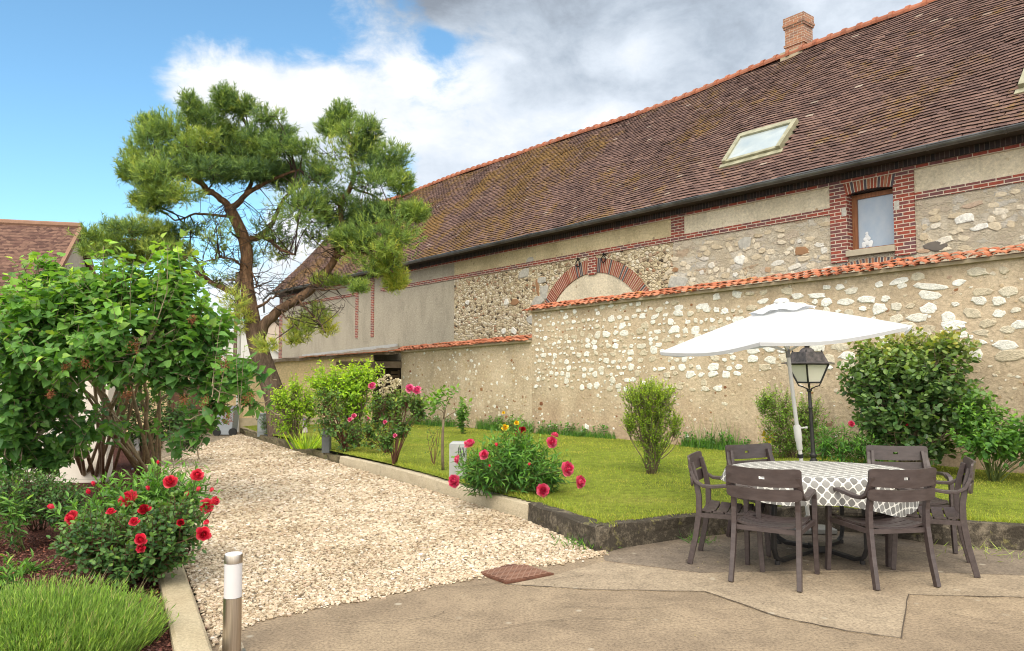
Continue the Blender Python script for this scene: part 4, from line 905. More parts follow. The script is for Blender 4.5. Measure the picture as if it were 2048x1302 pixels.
dd = np.array((r0.x - r1.x, r0.y - r1.y)); dd /= np.linalg.norm(dd); ang = math.radians(0)
house("neighbour_house", "neighbouring house with an old reddish brown tile roof left of the pine", "house", (r1.x, r1.y), (r0.x, r0.y), 3.6, 3.1, 6.0, -.9, plain("pale_render", (.60, .55, .47), .9, .1), m_hroof, plain("verge_tile", (.28, .16, .11), .8), [(1, .55, .68, 1.0, 2.2), (1, .85, .93, 1.0, 2.2)])
m_pink = plain("pinkish_render", (.62, .52, .44), .9, .1, var=.05)
r0, r1 = atY(487, 653, 42.0), atY(440, 640, 62.0)
house("distant_house", "distant white gabled house with a mossy roof behind the pine trunk", "house", (r0.x, r0.y), (r1.x, r1.y), 2.8, 2.0, r0.z, -1, m_white, m_hroof2, m_white)
r0, r1 = atY(548, 640, 44.0), atY(575, 640, 52.0)
house("distant_house", "distant pinkish house with a rendered gable beside the barn's far corner", "house", (r0.x, r0.y), (r1.x, r1.y), 3.4, 1.2, r0.z, -1, m_pink, m_hroof2, None)
# utility pole and wires
up = atY(476, 544, 33.0); pole = thing("utility_pole", "weathered wooden utility pole with wires behind the pine", "utility pole", (up.x, up.y, -1))
mb = MB(); mb.tube([(up.x, up.y, -1), (up.x, up.y, up.z)], [.15, .11], 10); mb.build("shaft", m_oldwood, pole)
mb = MB(); mb.bar((up.x - .5, up.y, up.z - .35), (up.x + .5, up.y, up.z - .35), .08, .1); mb.build("crossarm", m_oldwood, pole)
for k, (y0, yl, yr) in enumerate(((547, 540, 545), (566, 566, 578), (560, 575, 552), (632, 630, 637), (655, 652, 668))):
    A = atY(250, yl, 33.0); B = Vector((up.x, up.y, atY(476, y0, 33).z)); Cc = atY(640, yr, 36.0 if k < 3 else 50)
    pts = [A.lerp(B, t / 8) - Vector((0, 0, .35 * math.sin(math.pi * t / 8))) for t in range(9)] + [B.lerp(Cc, t / 8) - Vector((0, 0, .25 * math.sin(math.pi * t / 8))) for t in range(1, 9)]
    mb = MB(); mb.tube(pts, .014, 4); mb.build("wire", m_blk, pole)
# roof aerial
ae = atY(508, 652, 45); an = thing("television_aerial", "thin metal television aerial above the far roofs", "aerial", (ae.x, ae.y, ae.z - .3)); t_ = atY(508, 592, 45)
mb = MB(); mb.tube([(ae.x, ae.y, ae.z - .3), (ae.x, ae.y, t_.z)], .03, 5); mb.build("mast", m_cab, an)
mb = MB(); mb.tube([(ae.x - .9, ae.y, t_.z - .05), (ae.x + .5, ae.y, t_.z - .15)], .025, 5)
for k in range(9): mb.tube([(ae.x - .85 + k * .16, ae.y - .2, t_.z - .05 - k * .012 + .15), (ae.x - .85 + k * .16, ae.y + .2, t_.z - .05 - k * .012 - .15)], .014, 4)
mb.build("boom", m_cab, an)
# pale panel wall left, behind the lilac
g = G("pale_panel", .85, .2); o_ = g.obj(); x, y, z = g.xyz(o_); ln = g.math('FRACT', g.math('MULTIPLY', z, 4.2)); c_ = g.mix(1.0, g.ramp(g.noise(o_, 2.5, 6), [(.3, (.56, .51, .45)), (.7, (.68, .63, .57))]), g.ramp(ln, [(0, .55), (.05, 1), (1, 1)]), 'MULTIPLY')
m_panel = g.out(c_, normal=g.bump(ln, .4, .02))
pl = onz(0, 955, -.05); pw_ = thing("panel_wall", "whitish block wall on the left half hidden behind the lilac", "wall", (-8.2, 11.6, -.1))
mb = MB(); mb.box(-12, -6.25, 11.5, 11.7, -.2, 1.62); mb.build("panel", m_panel, pw_)
mb = MB(); mb.box(-12.05, -6.2, 11.44, 11.76, 1.622, 1.70); mb.build("coping", plain("panel_coping", (.6, .55, .48), .9), pw_)

# ================================================================ TABLE, CHAIRS, PARASOL
g = G("taupe_resin", .38, .6); o_ = g.obj(); n_ = g.noise(g.map(o_, (1, 4, 4)), 9, 5, .6)
m_chair = g.out(g.ramp(n_, [(.3, (.042, .029, .029)), (.7, (.074, .054, .053))]), rough=g.ramp(g.noise(o_, 14, 4), [(.3, .34), (.7, .55)]), normal=g.bump(g.noise(g.map(o_, (1, 6, 6)), 30, 3), .12, .004))
def make_chair(label):
    t = thing("garden_chair", label, "garden chair", (0, 0, 0), group="taupe garden chairs round the table")
    # faces +y; origin under the seat's middle
    for s in (-1, 1):
        mb = MB(); x = .232 * s     # back leg runs up into the back post
        mb.tube([(x + .012 * s, -.315, 0), (x + .004 * s, -.265, .22), (x, -.235, .42), (x, -.235, .55), (x - .004 * s, -.262, .70), (x - .012 * s, -.292, .815)], [.024, .025, .026, .025, .023, .02], 4, sq=(1.0, 1.25))
        mb.build("back_leg", m_chair, t, bevel=.004)
        mb = MB(); X = .262 * s     # front leg bends over into the armrest
        mb.tube([(X + .004 * s, .255, 0), (X, .240, .22), (X, .232, .42), (X, .228, .585), (X, .205, .632), (X, .15, .648)], [.024, .025, .026, .026, .026, .026], 4, sq=(1.0, 1.1))
        mb.build("front_leg", m_chair, t, bevel=.004)
        mb = MB(); R = []
        for k, (y, z, w, xo) in enumerate(((.175, .640, .046, 0), (.10, .655, .052, .004), (-.02, .648, .052, .006), (-.12, .635, .05, .004), (-.20, .638, .046, 0), (-.255, .672, .042, -.004), (-.285, .735, .04, -.008), (-.305, .80, .036, -.016))):
            c = Vector((X + xo * s, y, z)); dirn = Vector((0, 0, 1)) if k < 5 else Vector((0, .7, .7)) if k == 5 else Vector((0, 1, .25))
            h = .013; R.append([c + Vector((-w / 2, 0, 0)) - dirn * h, c + Vector((w / 2, 0, 0)) - dirn * h, c + Vector((w / 2, 0, 0)) + dirn * h, c + Vector((-w / 2, 0, 0)) + dirn * h])
        mb.grid(R, closed=True); mb.add(R[0], [(3, 2, 1, 0)]); mb.add(R[-1], [(0, 1, 2, 3)])
        mb.build("armrest", m_chair, t, bevel=.004)
    # backrest: two bowed slats, a hand hole in the upper
    mb = MB()
    def slat(z0, z1, hole):
        xs = [-.272, -.262, -.235, -.18, -.11, -.045, -.022, .022, .045, .11, .18, .235, .262, .272]; nz = [0, .3, .42, .58, .72, 1]
        def pt(x, f, side):
            u = abs(x) / .272; crop = .022 if u > .985 else (.008 if u > .955 else 0)
            zz = z0 + crop + (z1 - z0 - 2 * crop) * f + .012 * u * u
            y = -.318 + .042 * u * u - (zz - .62) * .12 + side * .008; return (x, y, zz)
        for side in (-1, 1):
            Pg = [[pt(x, f, side) for x in xs] for f in nz]; b = len(mb.v); mb.v += [p for r in Pg for p in r]; mb.n = len(mb.v); w = len(xs)
            for i in range(len(nz) - 1):
                for j in range(w - 1):
                    if hole and i == 2 and j == 6: continue
                    q = (b + i * w + j, b + i * w + j + 1, b + (i + 1) * w + j + 1, b + (i + 1) * w + j); mb.f.append(q if side < 0 else q[::-1]); mb.m.append(0)
        ring = [(0, j) for j in range(len(xs))] + [(i, len(xs) - 1) for i in range(1, len(nz))] + [(len(nz) - 1, j) for j in range(len(xs) - 2, -1, -1)] + [(i, 0) for i in range(len(nz) - 2, 0, -1)]
        A = [pt(xs[j], nz[i], -1) for i, j in ring]; B = [pt(xs[j], nz[i], 1) for i, j in ring]; mb.grid([A, B], closed=True)
        if hole:
            rg = [(2, 6), (2, 7), (3, 7), (3, 6)]; mb.grid([[pt(xs[j], nz[i], 1) for i, j in rg], [pt(xs[j], nz[i], -1) for i, j in rg]], closed=True)
    slat(.722, .855, True); slat(.618, .705, False)
    mb.build("backrest", m_chair, t, smooth=True, auto=35)
    # seat of five bowed slats
    mb = MB(); yb = np.linspace(-.225, .245, 6)
    for k in range(5):
        y0, y1 = yb[k] + .006, yb[k + 1] - .006; xs = np.linspace(-.232, .232, 9)
        z = lambda x, y: .432 - .030 * (1 - (x / .232) ** 2) + .018 * ((y - .0) / .24) ** 2 + (0 if y < .2 else -.008)
        top = [[(x, y, z(x, y)) for x in xs] for y in (y0, (y0 + y1) / 2, y1)]; bot = [[(x, y, z(x, y) - .016) for x in xs[::-1]] for y in (y0, (y0 + y1) / 2, y1)]
        R = [a + b for a, b in zip(top, bot)]; mb.grid(R, closed=True); n = len(R[0]); mb.add(R[0], [tuple(range(n - 1, -1, -1))]); mb.add(R[-1], [tuple(range(n))])
    mb.build("seat", m_chair, t, smooth=True, auto=35)
    mb = MB(); mb.bar((-.232, -.232, .395), (.232, -.232, .395), .02, .034); mb.bar((-.255, .222, .392), (.255, .222, .392), .02, .034)
    mb.bar((-.240, -.222, .398), (-.252, .212, .398), .018, .034); mb.bar((.240, -.222, .398), (.252, .212, .398), .018, .034)
    mb.build("seat_rail", m_chair, t)
    return t
def copy_tree(o, parent=None):
    c = o.copy(); COL.objects.link(c); ORG[c] = ORG.get(o, np.zeros(3))
    if parent is not None: c.parent = parent
    for ch in list(o.children): copy_tree(ch, c)
    return c
TCX, TCY = 2.62, 6.42
def from_feet(b, f_):
    """seat centre and heading from the middles of the back and front feet in the picture"""
    B = onz(*b); F = onz(*f_); d = (F - B); h = math.atan2(-d.x, d.y); d.normalize(); c = B + d * .315; return c.x, c.y, h
seats = [(from_feet((1529, 1175), (1556, 1147)), "taupe chair in front of the table on the left, back to the camera"),
         (from_feet((1815, 1179), (1739.5, 1147)), "taupe chair in front of the table on the right, back to the camera"),
         ((1.84, 6.25, math.radians(-114)), "taupe chair at the left end of the table seen from the side"),
         ((3.37, 6.10, math.radians(64)), "taupe chair at the right end of the table seen from the side"),
         ((2.40, 6.93, math.radians(-158)), "taupe chair behind the table on the left near the parasol pole"),
         ((3.60, 6.78, math.radians(171)), "taupe chair behind the table on the right, facing the camera")]
ch0 = None
for (x, y, h), lab in seats:
    c = make_chair(lab) if ch0 is None else copy_tree(ch0)
    if ch0 is None: ch0 = c
    c["label"] = lab; c.location = (x, y, .006); c.rotation_euler = (0, 0, h)

tb = thing("garden_table", "oval garden table on crossed dark metal legs under a patterned cloth", "table", (TCX, TCY, 0))
m_tmetal = plain("dark_table_metal", (.035, .032, .032), .45, .4, var=.2)
TA, TB, TZ = .76, .57, .735
mb = MB(); mb.lathe([(0, -.03), (1, -.03), (1, 0), (0, 0)], (0, 0, 0), 48); mb.v = [(TCX + x * TA, TCY + y * TB, TZ - .006 + z) for x, y, z in mb.v]; mb.build("tabletop", m_tmetal, tb, bevel=.004)
hub = onz(1640, 1106)
for px, py in ((1548, 1132), (1736, 1132), (1686, 1085), (1549, 1086)):
    f_ = onz(px, py); d = Vector((f_.x - hub.x, f_.y - hub.y, 0)); e = d.normalized()
    c = Vector((hub.x, hub.y, .045)); mb = MB()
    mb.tube([c + e * .03, c + e * (d.length - .12) + Vector((0, 0, -.015)), c + e * (d.length - .035) + Vector((0, 0, .015)), c + e * (d.length - .005) + Vector((0, 0, .09)), c + e * (d.length - .01) + Vector((0, 0, .30)), c + e * (d.length - .05) + Vector((0, 0, TZ - .085))], .023, 4, sq=(1, 1.1))
    mb.lathe([(.022, -.045), (.022, -.01)], c + e * (d.length - .05), 10); mb.build("leg", m_tmetal, tb, bevel=.004)
mb = MB(); mb.box(hub.x - .075, hub.x + .075, hub.y - .075, hub.y + .075, .018, .075); mb.build("hub", m_tmetal, tb, bevel=.006)

# tablecloth: falls in folds, longest at the near right
def cloth():
    na, rings = 192, [0, .2, .4, .6, .75, .88, .96, 1.0]; V = []; UV = []; F = []
    def hang(t):
        front = max(0, -math.sin(t)); return .10 + .10 * front + .13 * math.exp(-((t - math.radians(-47)) / .42) ** 2) + .05 * math.exp(-((t - math.radians(-128)) / .4) ** 2) + .02 * math.sin(4 * t)
    for k in range(na):
        t = 2 * math.pi * k / na - math.pi; ca, sa = math.cos(t), math.sin(t); col = []
        for r in rings:
            z = TZ + .004 - (.010 if r == 1.0 else 0); col.append((TCX + TA * 1.004 * r * ca, TCY + TB * 1.004 * r * sa, z, TA * r * ca, TB * r * sa))
        H = hang(t); n_ = 8
        for q in range(1, n_ + 1):
            s_ = H * q / n_; fold = (.010 * math.sin(9 * t + .6) + .016 * math.sin(17 * t) * (.6 + .4 * math.sin(3 * t))) * (q / n_) ** 1.2; out = .012 + .03 * (q / n_) ** 1.0 + fold
            rx, ry = TA + out, TB + out
            col.append((TCX + rx * ca, TCY + ry * sa, TZ - .006 - s_ * .985, (TA + s_) * ca, (TB + s_) * sa))
        V += [c[:3] for c in col]; UV += [c[3:] for c in col]
    m = len(rings) + 8
    for k in range(na):
        for q in range(m - 1): F.append((k * m + q, k * m + q + 1, ((k + 1) % na) * m + q + 1, ((k + 1) % na) * m + q))
    loops = [i for f in F for i in f]
    me = raw_mesh("tablecloth", np.array(V) - np.array((TCX, TCY, TZ)), loops, np.arange(len(F)) * 4, np.full(len(F), 4), [], smooth=True)
    ul = me.uv_layers.new(name="UVMap"); idx = np.zeros(len(me.loops), np.int32); me.loops.foreach_get("vertex_index", idx); ul.data.foreach_set("uv", np.array(UV, np.float32)[idx].ravel())
    g = G("trellis_cloth", .75, .25); u = g.uv(); x, y, z = g.xyz(g.map(u, (11.5, 11.5, 1), (0, 0, 0), (0, 0, math.radians(8))))
    cx = g.math('COSINE', g.math('MULTIPLY', x, 2 * math.pi)); cy = g.math('COSINE', g.math('MULTIPLY', y, 2 * math.pi))
    f = g.math('ABSOLUTE', g.math('ADD', g.math('ADD', cx, cy), g.math('MULTIPLY', g.math('MULTIPLY', cx, cy), .0)))
    line = g.ramp(f, [(.30, 1), (.44, 0)]); ch = g.ramp(g.math('ADD', cx, cy), [(0, 0), (.01, 1)])
    inner = g.mix(g.ramp(g.math('ADD', cx, cy), [(0.1, 0), (.2, 1)]), (.19, .185, .18), (.29, .285, .28))
    c = g.mix(line, inner, (.74, .73, .70)); c = g.mix(.35, c, g.ramp(g.noise(g.obj(), 260, 2), [(.3, .7), (.7, 1.15)]), 'MULTIPLY')
    me.materials.append(g.out(c, normal=g.bump(g.noise(g.obj(), 9, 4), .15, .01)))
    o = link("tablecloth", me, None, (TCX, TCY, TZ)); return tag(o, "grey and white trellis patterned cloth draped over the garden table", "tablecloth")
cloth()

# parasol: leaning white pole, tilted six-sided canopy
m_pole = plain("white_pole", (.66, .65, .62), .45, .4, var=.05)
g = G("white_canvas", .8, .2); o_ = g.obj(); c_ = g.ramp(g.noise(o_, 3, 5), [(.3, (.61, .62, .66)), (.7, (.68, .69, .73))]); m_canvas = g.out(c_, transl=(.8, .82, .86), transl_f=.28, normal=g.bump(g.noise(o_, 5, 4), .12, .02))
pb = onz(1620, 1063); pt_ = atY(1564, 611, pb.y - .02); ax = (pt_ - pb).normalized()
par = thing("parasol", "white six-sided parasol on a leaning pole behind the table", "parasol", tuple(pb))
plen = (pt_ - pb).length; PP = lambda s_: pb + ax * s_
mb = MB(); mb.tube([PP(.05), PP(plen * .985)], .019, 14); mb.build("pole", m_pole, par, smooth=True, auto=40)
s1 = (atY(1598, 880, pb.y) - pb).length
mb = MB(); mb.lathe([(.023, -.10), (.028, -.09), (.028, -.02), (.034, 0), (.036, .13), (.026, .15)], PP(s1), 16, axis=ax); sl = mb.build("sleeve", m_pole, par, smooth=True, auto=40)
mb = MB(); mb.tube([PP(s1 + .12) + Vector((.03, 0, 0)), PP(s1 + .12) + Vector((.085, 0, .005))], .008, 8); mb.lathe([(.012, 0), (.012, .02)], PP(s1 + .12) + Vector((.08, 0, .005)), 10, axis=(1, 0, 0)); mb.build("crank", m_pole, sl)
mb = MB(); s2 = (atY(1575, 707, pb.y) - pb).length; mb.lathe([(.023, -.04), (.023, .04)], PP(s2), 14, axis=ax); mb.build("collar", plain("grey_collar", (.22, .22, .22), .5), par)
mb = MB(); mb.lathe([(.021, -.02), (.026, -.015), (.026, .02)], PP((atY(1601, 912, pb.y) - pb).length), 14, axis=ax); mb.build("joint", m_blk, par)
mb = MB(); mb.box(pb.x - .20, pb.x + .20, pb.y - .17, pb.y + .17, .008, .055); mb.lathe([(.045, .05), (.04, .12), (.03, .16)], pb, 14, axis=ax); mb.build("base", plain("concrete_base", (.30, .29, .27), .85), par, bevel=.01)
CR = 1.27; apex = PP(plen); drop = .335
e1 = (Vector((1, 0, 0)) - ax * ax.x).normalized(); e2 = ax.cross(e1)
tip_dir = [e1 * math.cos(k * math.pi / 3) + e2 * math.sin(k * math.pi / 3) for k in range(6)]
def cano(r, phi_k, f, sag_=1.0):
    """point at radius fraction r on the panel from rib k to k+1, f between ribs"""
    a, b = tip_dir[phi_k % 6], tip_dir[(phi_k + 1) % 6]; d = a * (1 - f) + b * f
    z = -drop * (r ** 1.12); dip = -.050 * math.sin(math.pi * f) * r * sag_; inn = 1 - .045 * math.sin(math.pi * f) * (r ** 3)
    return apex + d * (CR * r * inn) + ax * (z + dip)
mb = MB()
for k in range(6):
    mb.grid([[cano(r, k, f) for f in np.linspace(0, 1, 13)] for r in np.linspace(.13, 1, 14)])
    mb.grid([[cano(1, k, f) for f in np.linspace(0, 1, 13)], [cano(1, k, f) - ax * .035 - (cano(1, k, f) - apex).normalized() * .012 for f in np.linspace(0, 1, 13)]])
can = mb.build("canopy", m_canvas, par, smooth=True, auto=50)
mb = MB()
for k in range(6): mb.grid([[cano(r, k, f, .6) + ax * (.028 + .02 * (1 - r / .27) + .012 * math.sin(f * math.pi * 3) * r / .27) for f in np.linspace(0, 1, 13)] for r in np.linspace(.0, .27, 5)])
mb.build("vent", m_canvas, can, smooth=True, auto=50)
mb = MB(); mb.lathe([(.075, .03), (.075, .045), (.05, .07), (.0, .078)], apex, 16, axis=ax); mb.build("finial", m_pole, par, smooth=True, auto=40)
hubp = PP(plen - .45)
for k in range(6):
    mb = MB(); tip = cano(.985, k, 0) - ax * .02; mb.bar(apex - ax * .03, tip, .016, .022); mb.bar(hubp + tip_dir[k] * .03, apex.lerp(tip, .52) - ax * .012, .012, .018); mb.build("rib", m_pole, par)

# lamp post
lb = lawn(1629, 948); lb.z -= .02
g = G("black_cast_iron", .5, .4, .2); o_ = g.obj(); m_cast = g.out(g.ramp(g.noise(o_, 10, 5), [(.35, (.012, .012, .013)), (.75, (.035, .033, .032))]))
g = G("weathered_lamp_roof", .55, .4, .3); o_ = g.obj(); m_lroof = g.out(g.ramp(g.noise(o_, 16, 5), [(.35, (.04, .038, .037)), (.7, (.12, .10, .10))]))
g = G("frosted_glass", .35, .4); m_frost = g.out((.80, .78, .70), transl=(.8, .78, .7), transl_f=.3)
lp = thing("lamp_post", "black cast iron garden lamp post with a four-sided lantern", "lamp post", tuple(lb))
ltop = atY(1618, 700, lb.y).z - lb.z; zl0, zl1, zl2 = [atY(1618, y, lb.y).z - lb.z for y in (770, 728, 712)]
lean = (atY(1618, 770, lb.y).x - lb.x) / zl0
Lc = lambda z: Vector((lb.x + lean * z, lb.y, lb.z + z))
mb = MB(); prof = [(.09, -.05), (.09, .03), (.06, .07), (.05, .16), (.05, .20), (.038, .22), (.036, .24), (.048, .255), (.048, .275), (.034, .29), (.027, .32), (.024, zl0 * .74), (.030, zl0 * .745), (.030, zl0 * .755), (.023, zl0 * .765), (.022, zl0 - .09), (.034, zl0 - .08), (.034, zl0 - .055), (.02, zl0 - .05)]
mb.lathe(prof, lb, 16, axis=(lean, 0, 1)); mb.build("post", m_cast, lp, smooth=True, auto=35)
rot = math.radians(20); hb, ht, hr, htop = .105, .185, .24, .15
def cor_(h, z): c = Lc(z); return [c + Vector((h * math.sqrt(2) * math.cos(rot + math.pi / 4 + k * math.pi / 2), h * math.sqrt(2) * math.sin(rot + math.pi / 4 + k * math.pi / 2), 0)) for k in range(4)]
hb_z, ht_z = zl0 + .035, zl1
B_, T_ = cor_(hb, hb_z), cor_(ht, ht_z)
mb = MB()
for k in range(4):
    mb.bar(B_[k], T_[k], .022, .022); mb.bar(B_[k], B_[(k + 1) % 4], .022, .022); mb.bar(T_[k], T_[(k + 1) % 4], .022, .022)
    p = Lc(zl0 - .065); c = B_[k]; mb.tube([p, p.lerp(c, .55) + Vector((0, 0, -.012)), c.lerp(p, .12) + Vector((0, 0, -.03)), c], .008, 6)
mb.build("lantern_frame", m_cast, lp)
for k in range(4):
    mb = MB(); c = Lc((hb_z + ht_z) / 2); q = [c + (p - c) * .96 for p in (B_[k], B_[(k + 1) % 4], T_[(k + 1) % 4], T_[k])]; n = (q[1] - q[0]).cross(q[2] - q[0]).normalized(); mb.prism(q, n * -.004); mb.build("pane", m_frost, lp)
R0, R1, R2 = cor_(hr, ht_z + .004), cor_(ht * .98, ht_z + .03), cor_(htop * .92, zl2 + .055); R0b = cor_(hr, ht_z + .012)
mb = MB(); mb.grid([R0, R0b, R1, R2], closed=True); mb.add(R0, [(3, 2, 1, 0)]); mb.add(R2, [(0, 1, 2, 3)])
mb.lathe([(.10, 0), (.085, .03), (.05, .055), (.03, .06), (.03, .075), (.06, .085), (.062, .095), (.035, .108), (0, .112)], Lc(zl2 + .055), 16)
mb.build("lantern_roof", m_lroof, lp)
for k in range(4): mb = MB(); mb.lathe([(.008, 0), (.012, .012), (0, .03)], R2[k] + (Lc(zl2 + .055) - R2[k]) * .06, 8); mb.build("knob", m_cast, lp)

# bollard lights
g = G("brushed_steel", .32, .5, 1.0); o_ = g.obj(); m_steel = g.out(g.ramp(g.noise(g.map(o_, (1, 1, .02)), 160, 3), [(.3, (.42, .36, .30)), (.7, (.62, .55, .48))]), rough=.34)
m_opal = plain("opal_plastic", (.60, .585, .61), .4, .4, var=.03)
def bollard(label, base, h, r=.05):
    t = thing("bollard_light", label, "bollard light", tuple(base), group="steel bollard lights beside the drive")
    mb = MB(); mb.lathe([(r * 1.5, -.02), (r * 1.5, .006), (r, .008), (r, h * .565), (r * .93, h * .567)], base, 32); mb.build("post", m_steel, t, smooth=True, auto=35)
    mb = MB(); mb.lathe([(r * .96, h * .568), (r * .96, h * .915)], base, 32); mb.build("diffuser", m_opal, t, smooth=True, auto=35)
    mb = MB(); mb.lathe([(r * .93, h * .915), (r * 1.01, h * .917), (r * 1.01, h * .99), (r * .97, h)], base, 32); mb.build("cap", m_steel, t, smooth=True, auto=35)
    mb = MB(); mb.lathe([(r * .95, h * 1.001), (r * .9, h * 1.008), (0, h * 1.01)], base, 32); mb.build("lid", m_opal, t, smooth=True, auto=35)
b0 = onz(463, 1306); bollard("nearest steel bollard light, on the corner of the terrace and gravel", b0, atY(468, 1108, b0.y).z)
b1 = drive(272, 938); bollard("white topped bollard light half hidden behind the lilac stems", b1, .56)
# square garden lights on the lawn
def box_light(label, base, w, h, m, lou):
    t = thing("garden_light", label, "garden light", tuple(base)); x, y, z = base
    mb = MB(); mb.box(x - w, x + w, y - w, y + w, z - .05, z + h * .94); mb.build("housing", m, t, bevel=.008)
    mb = MB(); mb.hexa([(x - w * 1.02, y - w * 1.02, z + h * .942), (x + w * 1.02, y - w * 1.02, z + h * .942), (x + w * 1.02, y + w * 1.02, z + h * .942), (x - w * 1.02, y + w * 1.02, z + h * .942), (x - w * .7, y - w * .7, z + h), (x + w * .7, y - w * .7, z + h), (x + w * .7, y + w * .7, z + h), (x - w * .7, y + w * .7, z + h)]); mb.build("cap", m, t)
    if lou:
        mb = MB(); mb.box(x + w * .1, x + w * .9, y - w - .006, y - w - .001, z + h * .62, z + h * .86); fr = mb.build("grille", m_blk, t)
        for k in range(4): mb = MB(); mb.bar((x + w * (.22 + .18 * k), y - w - .012, z + h * .62), (x + w * (.22 + .18 * k) + .01, y - w - .012, z + h * .86), .004, .01); mb.build("bar", m, fr)
m_galv = plain("galvanised_grey", (.38, .39, .39), .5, .4, var=.12)
p = lawn(916, 956); box_light("grey box garden light with a small grille beside the pink peony", p, .11, .48, m_galv, True)
p = lawn(653, 900); box_light("dark grey square garden light under the pink rose bushes", p, .075, .42, plain("slate_grey", (.16, .17, .18), .6), False)
# small figurine under the bushes
fg = lawn(609, 866); fo = thing("figurine", "small pale garden figurine under the bright green shrubs", "figurine", tuple(fg)); m_fig = plain("painted_plaster", (.60, .52, .55), .7); m_figh = plain("violet_plaster", (.32, .24, .36), .7)
mb = MB(); mb.lathe([(.08, 0), (.085, .04), (.06, .12), (.07, .18), (.045, .23), (.05, .26), (.055, .30), (.03, .345)], fg, 14); mb.build("figure", m_fig, fo, smooth=True)
mb = MB(); mb.lathe([(.062, .31), (.04, .36), (.0, .43)], fg, 12); mb.build("hat", m_figh, fo, smooth=True)

# ================================================================ FOLIAGE BUILDERS
def unit(v): return v / np.maximum(np.linalg.norm(v, axis=-1, keepdims=True), 1e-9)
def T(v, f): return np.array(v, float), f
LEAF = T([(0, 0, 0), (-.36, .30, .06), (-.34, .62, .05), (0, 1, -.06), (.34, .62, .05), (.36, .30, .06), (0, .48, -.05)], [(0, 5, 6, 1), (1, 6, 2), (5, 4, 6), (2, 6, 3), (6, 4, 3)])
HEART = T([(0, .06, 0), (-.28, -.04, .05), (-.50, .16, .09), (-.42, .46, .07), (0, 1.0, -.12), (.42, .46, .07), (.50, .16, .09), (.28, -.04, .05), (0, .45, -.05)], [(0, 8, 2, 1), (8, 3, 2), (8, 4, 3), (0, 7, 6, 8), (6, 5, 8), (5, 4, 8)])
LANCE = T([(0, 0, 0), (-.13, .35, .03), (-.11, .65, .02), (0, 1, -.10), (.11, .65, .02), (.13, .35, .03), (0, .5, -.03)], [(0, 5, 6, 1), (1, 6, 2), (5, 4, 6), (2, 6, 3), (6, 4, 3)])
OVAL = T([(0, 0, 0), (-.34, .25, .05), (-.40, .6, .05), (-.18, .92, .01), (.18, .92, .01), (.40, .6, .05), (.34, .25, .05), (0, .5, -.04)], [(0, 6, 7, 1), (1, 7, 2), (6, 5, 7), (2, 7, 3), (5, 4, 7), (7, 4, 3)])
BLADE = T([(-.5, 0, 0), (.5, 0, 0), (.32, .55, .0), (-.32, .55, 0), (0, 1, .0)], [(0, 1, 2, 3), (3, 2, 4)])
NEEDLE = T([(-.5, 0, 0), (.5, 0, 0), (0, 1, 0)], [(0, 1, 2)])
PETAL = T([(0, 0, 0), (-.30, .35, .06), (-.42, .75, .20), (-.14, 1.0, .26), (.16, .98, .27), (.42, .75, .20), (.30, .35, .06), (0, .6, .05)], [(0, 6, 7, 1), (1, 7, 2), (6, 5, 7), (2, 7, 3), (5, 4, 7), (7, 4, 3)])
def leafset(name, tmpl, Pn, D, N, L, Wd, tint, mat, parent=None, loc=None, smooth=False):
    tv, tf = tmpl; Pn = np.asarray(Pn, float); n = len(Pn)
    D = unit(np.asarray(D, float)); X = unit(np.cross(D, N)); N = np.cross(X, D)
    L = np.broadcast_to(L, (n,)); Wd = np.broadcast_to(Wd, (n,))
    off = ORG.get(parent, np.zeros(3)) if parent is not None else (np.array(loc, float) if loc is not None else np.zeros(3))
    V = (Pn[:, None] + X[:, None] * (tv[None, :, 0:1] * Wd[:, None, None]) + D[:, None] * (tv[None, :, 1:2] * L[:, None, None]) + N[:, None] * (tv[None, :, 2:3] * L[:, None, None])) - off
    k = len(tv); fl = np.array([i for f in tf for i in f]); ft = np.array([len(f) for f in tf])
    loops = (np.arange(n)[:, None] * k + fl[None]).ravel(); tot = np.tile(ft, n); st = np.concatenate(([0], np.cumsum(tot)[:-1]))
    me = raw_mesh(name, V.reshape(-1, 3), loops, st, tot, [mat], smooth=smooth, attrs={'tint': np.repeat(np.broadcast_to(tint, (n,)), k)})
    return link(name, me, parent, loc)
def rvec(r, *shape): return unit(r.normal(size=shape + (3,)))
UPV = np.array((0, 0, 1.0))
def shoots(r, blobs, n, L, up=.45, rnd=.35, shell=.55, zmin=None):
    """leafy shoots through a set of ellipsoids (centre, radii, weight)"""
    C_ = np.array([b[0] for b in blobs], float); R_ = np.array([b[1] for b in blobs], float); wt_ = np.array([(b[2] if len(b) > 2 else 1.0) for b in blobs]) * np.prod(R_, 1) ** .72
    k = r.choice(len(blobs), n, p=wt_ / wt_.sum()); u = rvec(r, n); q = (shell + (1 - shell) * r.random(n)) ** 1.0; q = np.where(r.random(n) < .25, r.random(n) ** .5, q)
    Pn = C_[k] + u * R_[k] * q[:, None]; out = unit(u / R_[k])
    D = unit(out * .75 + UPV * up + rvec(r, n) * rnd); Ls = L * r.uniform(.5, 1.45, n)
    if zmin is not None: m = Pn[:, 2] > zmin; Pn, D, Ls, q, k = Pn[m], D[m], Ls[m], q[m], k[m]
    return Pn - D * Ls[:, None] * .6, D, Ls, q, k
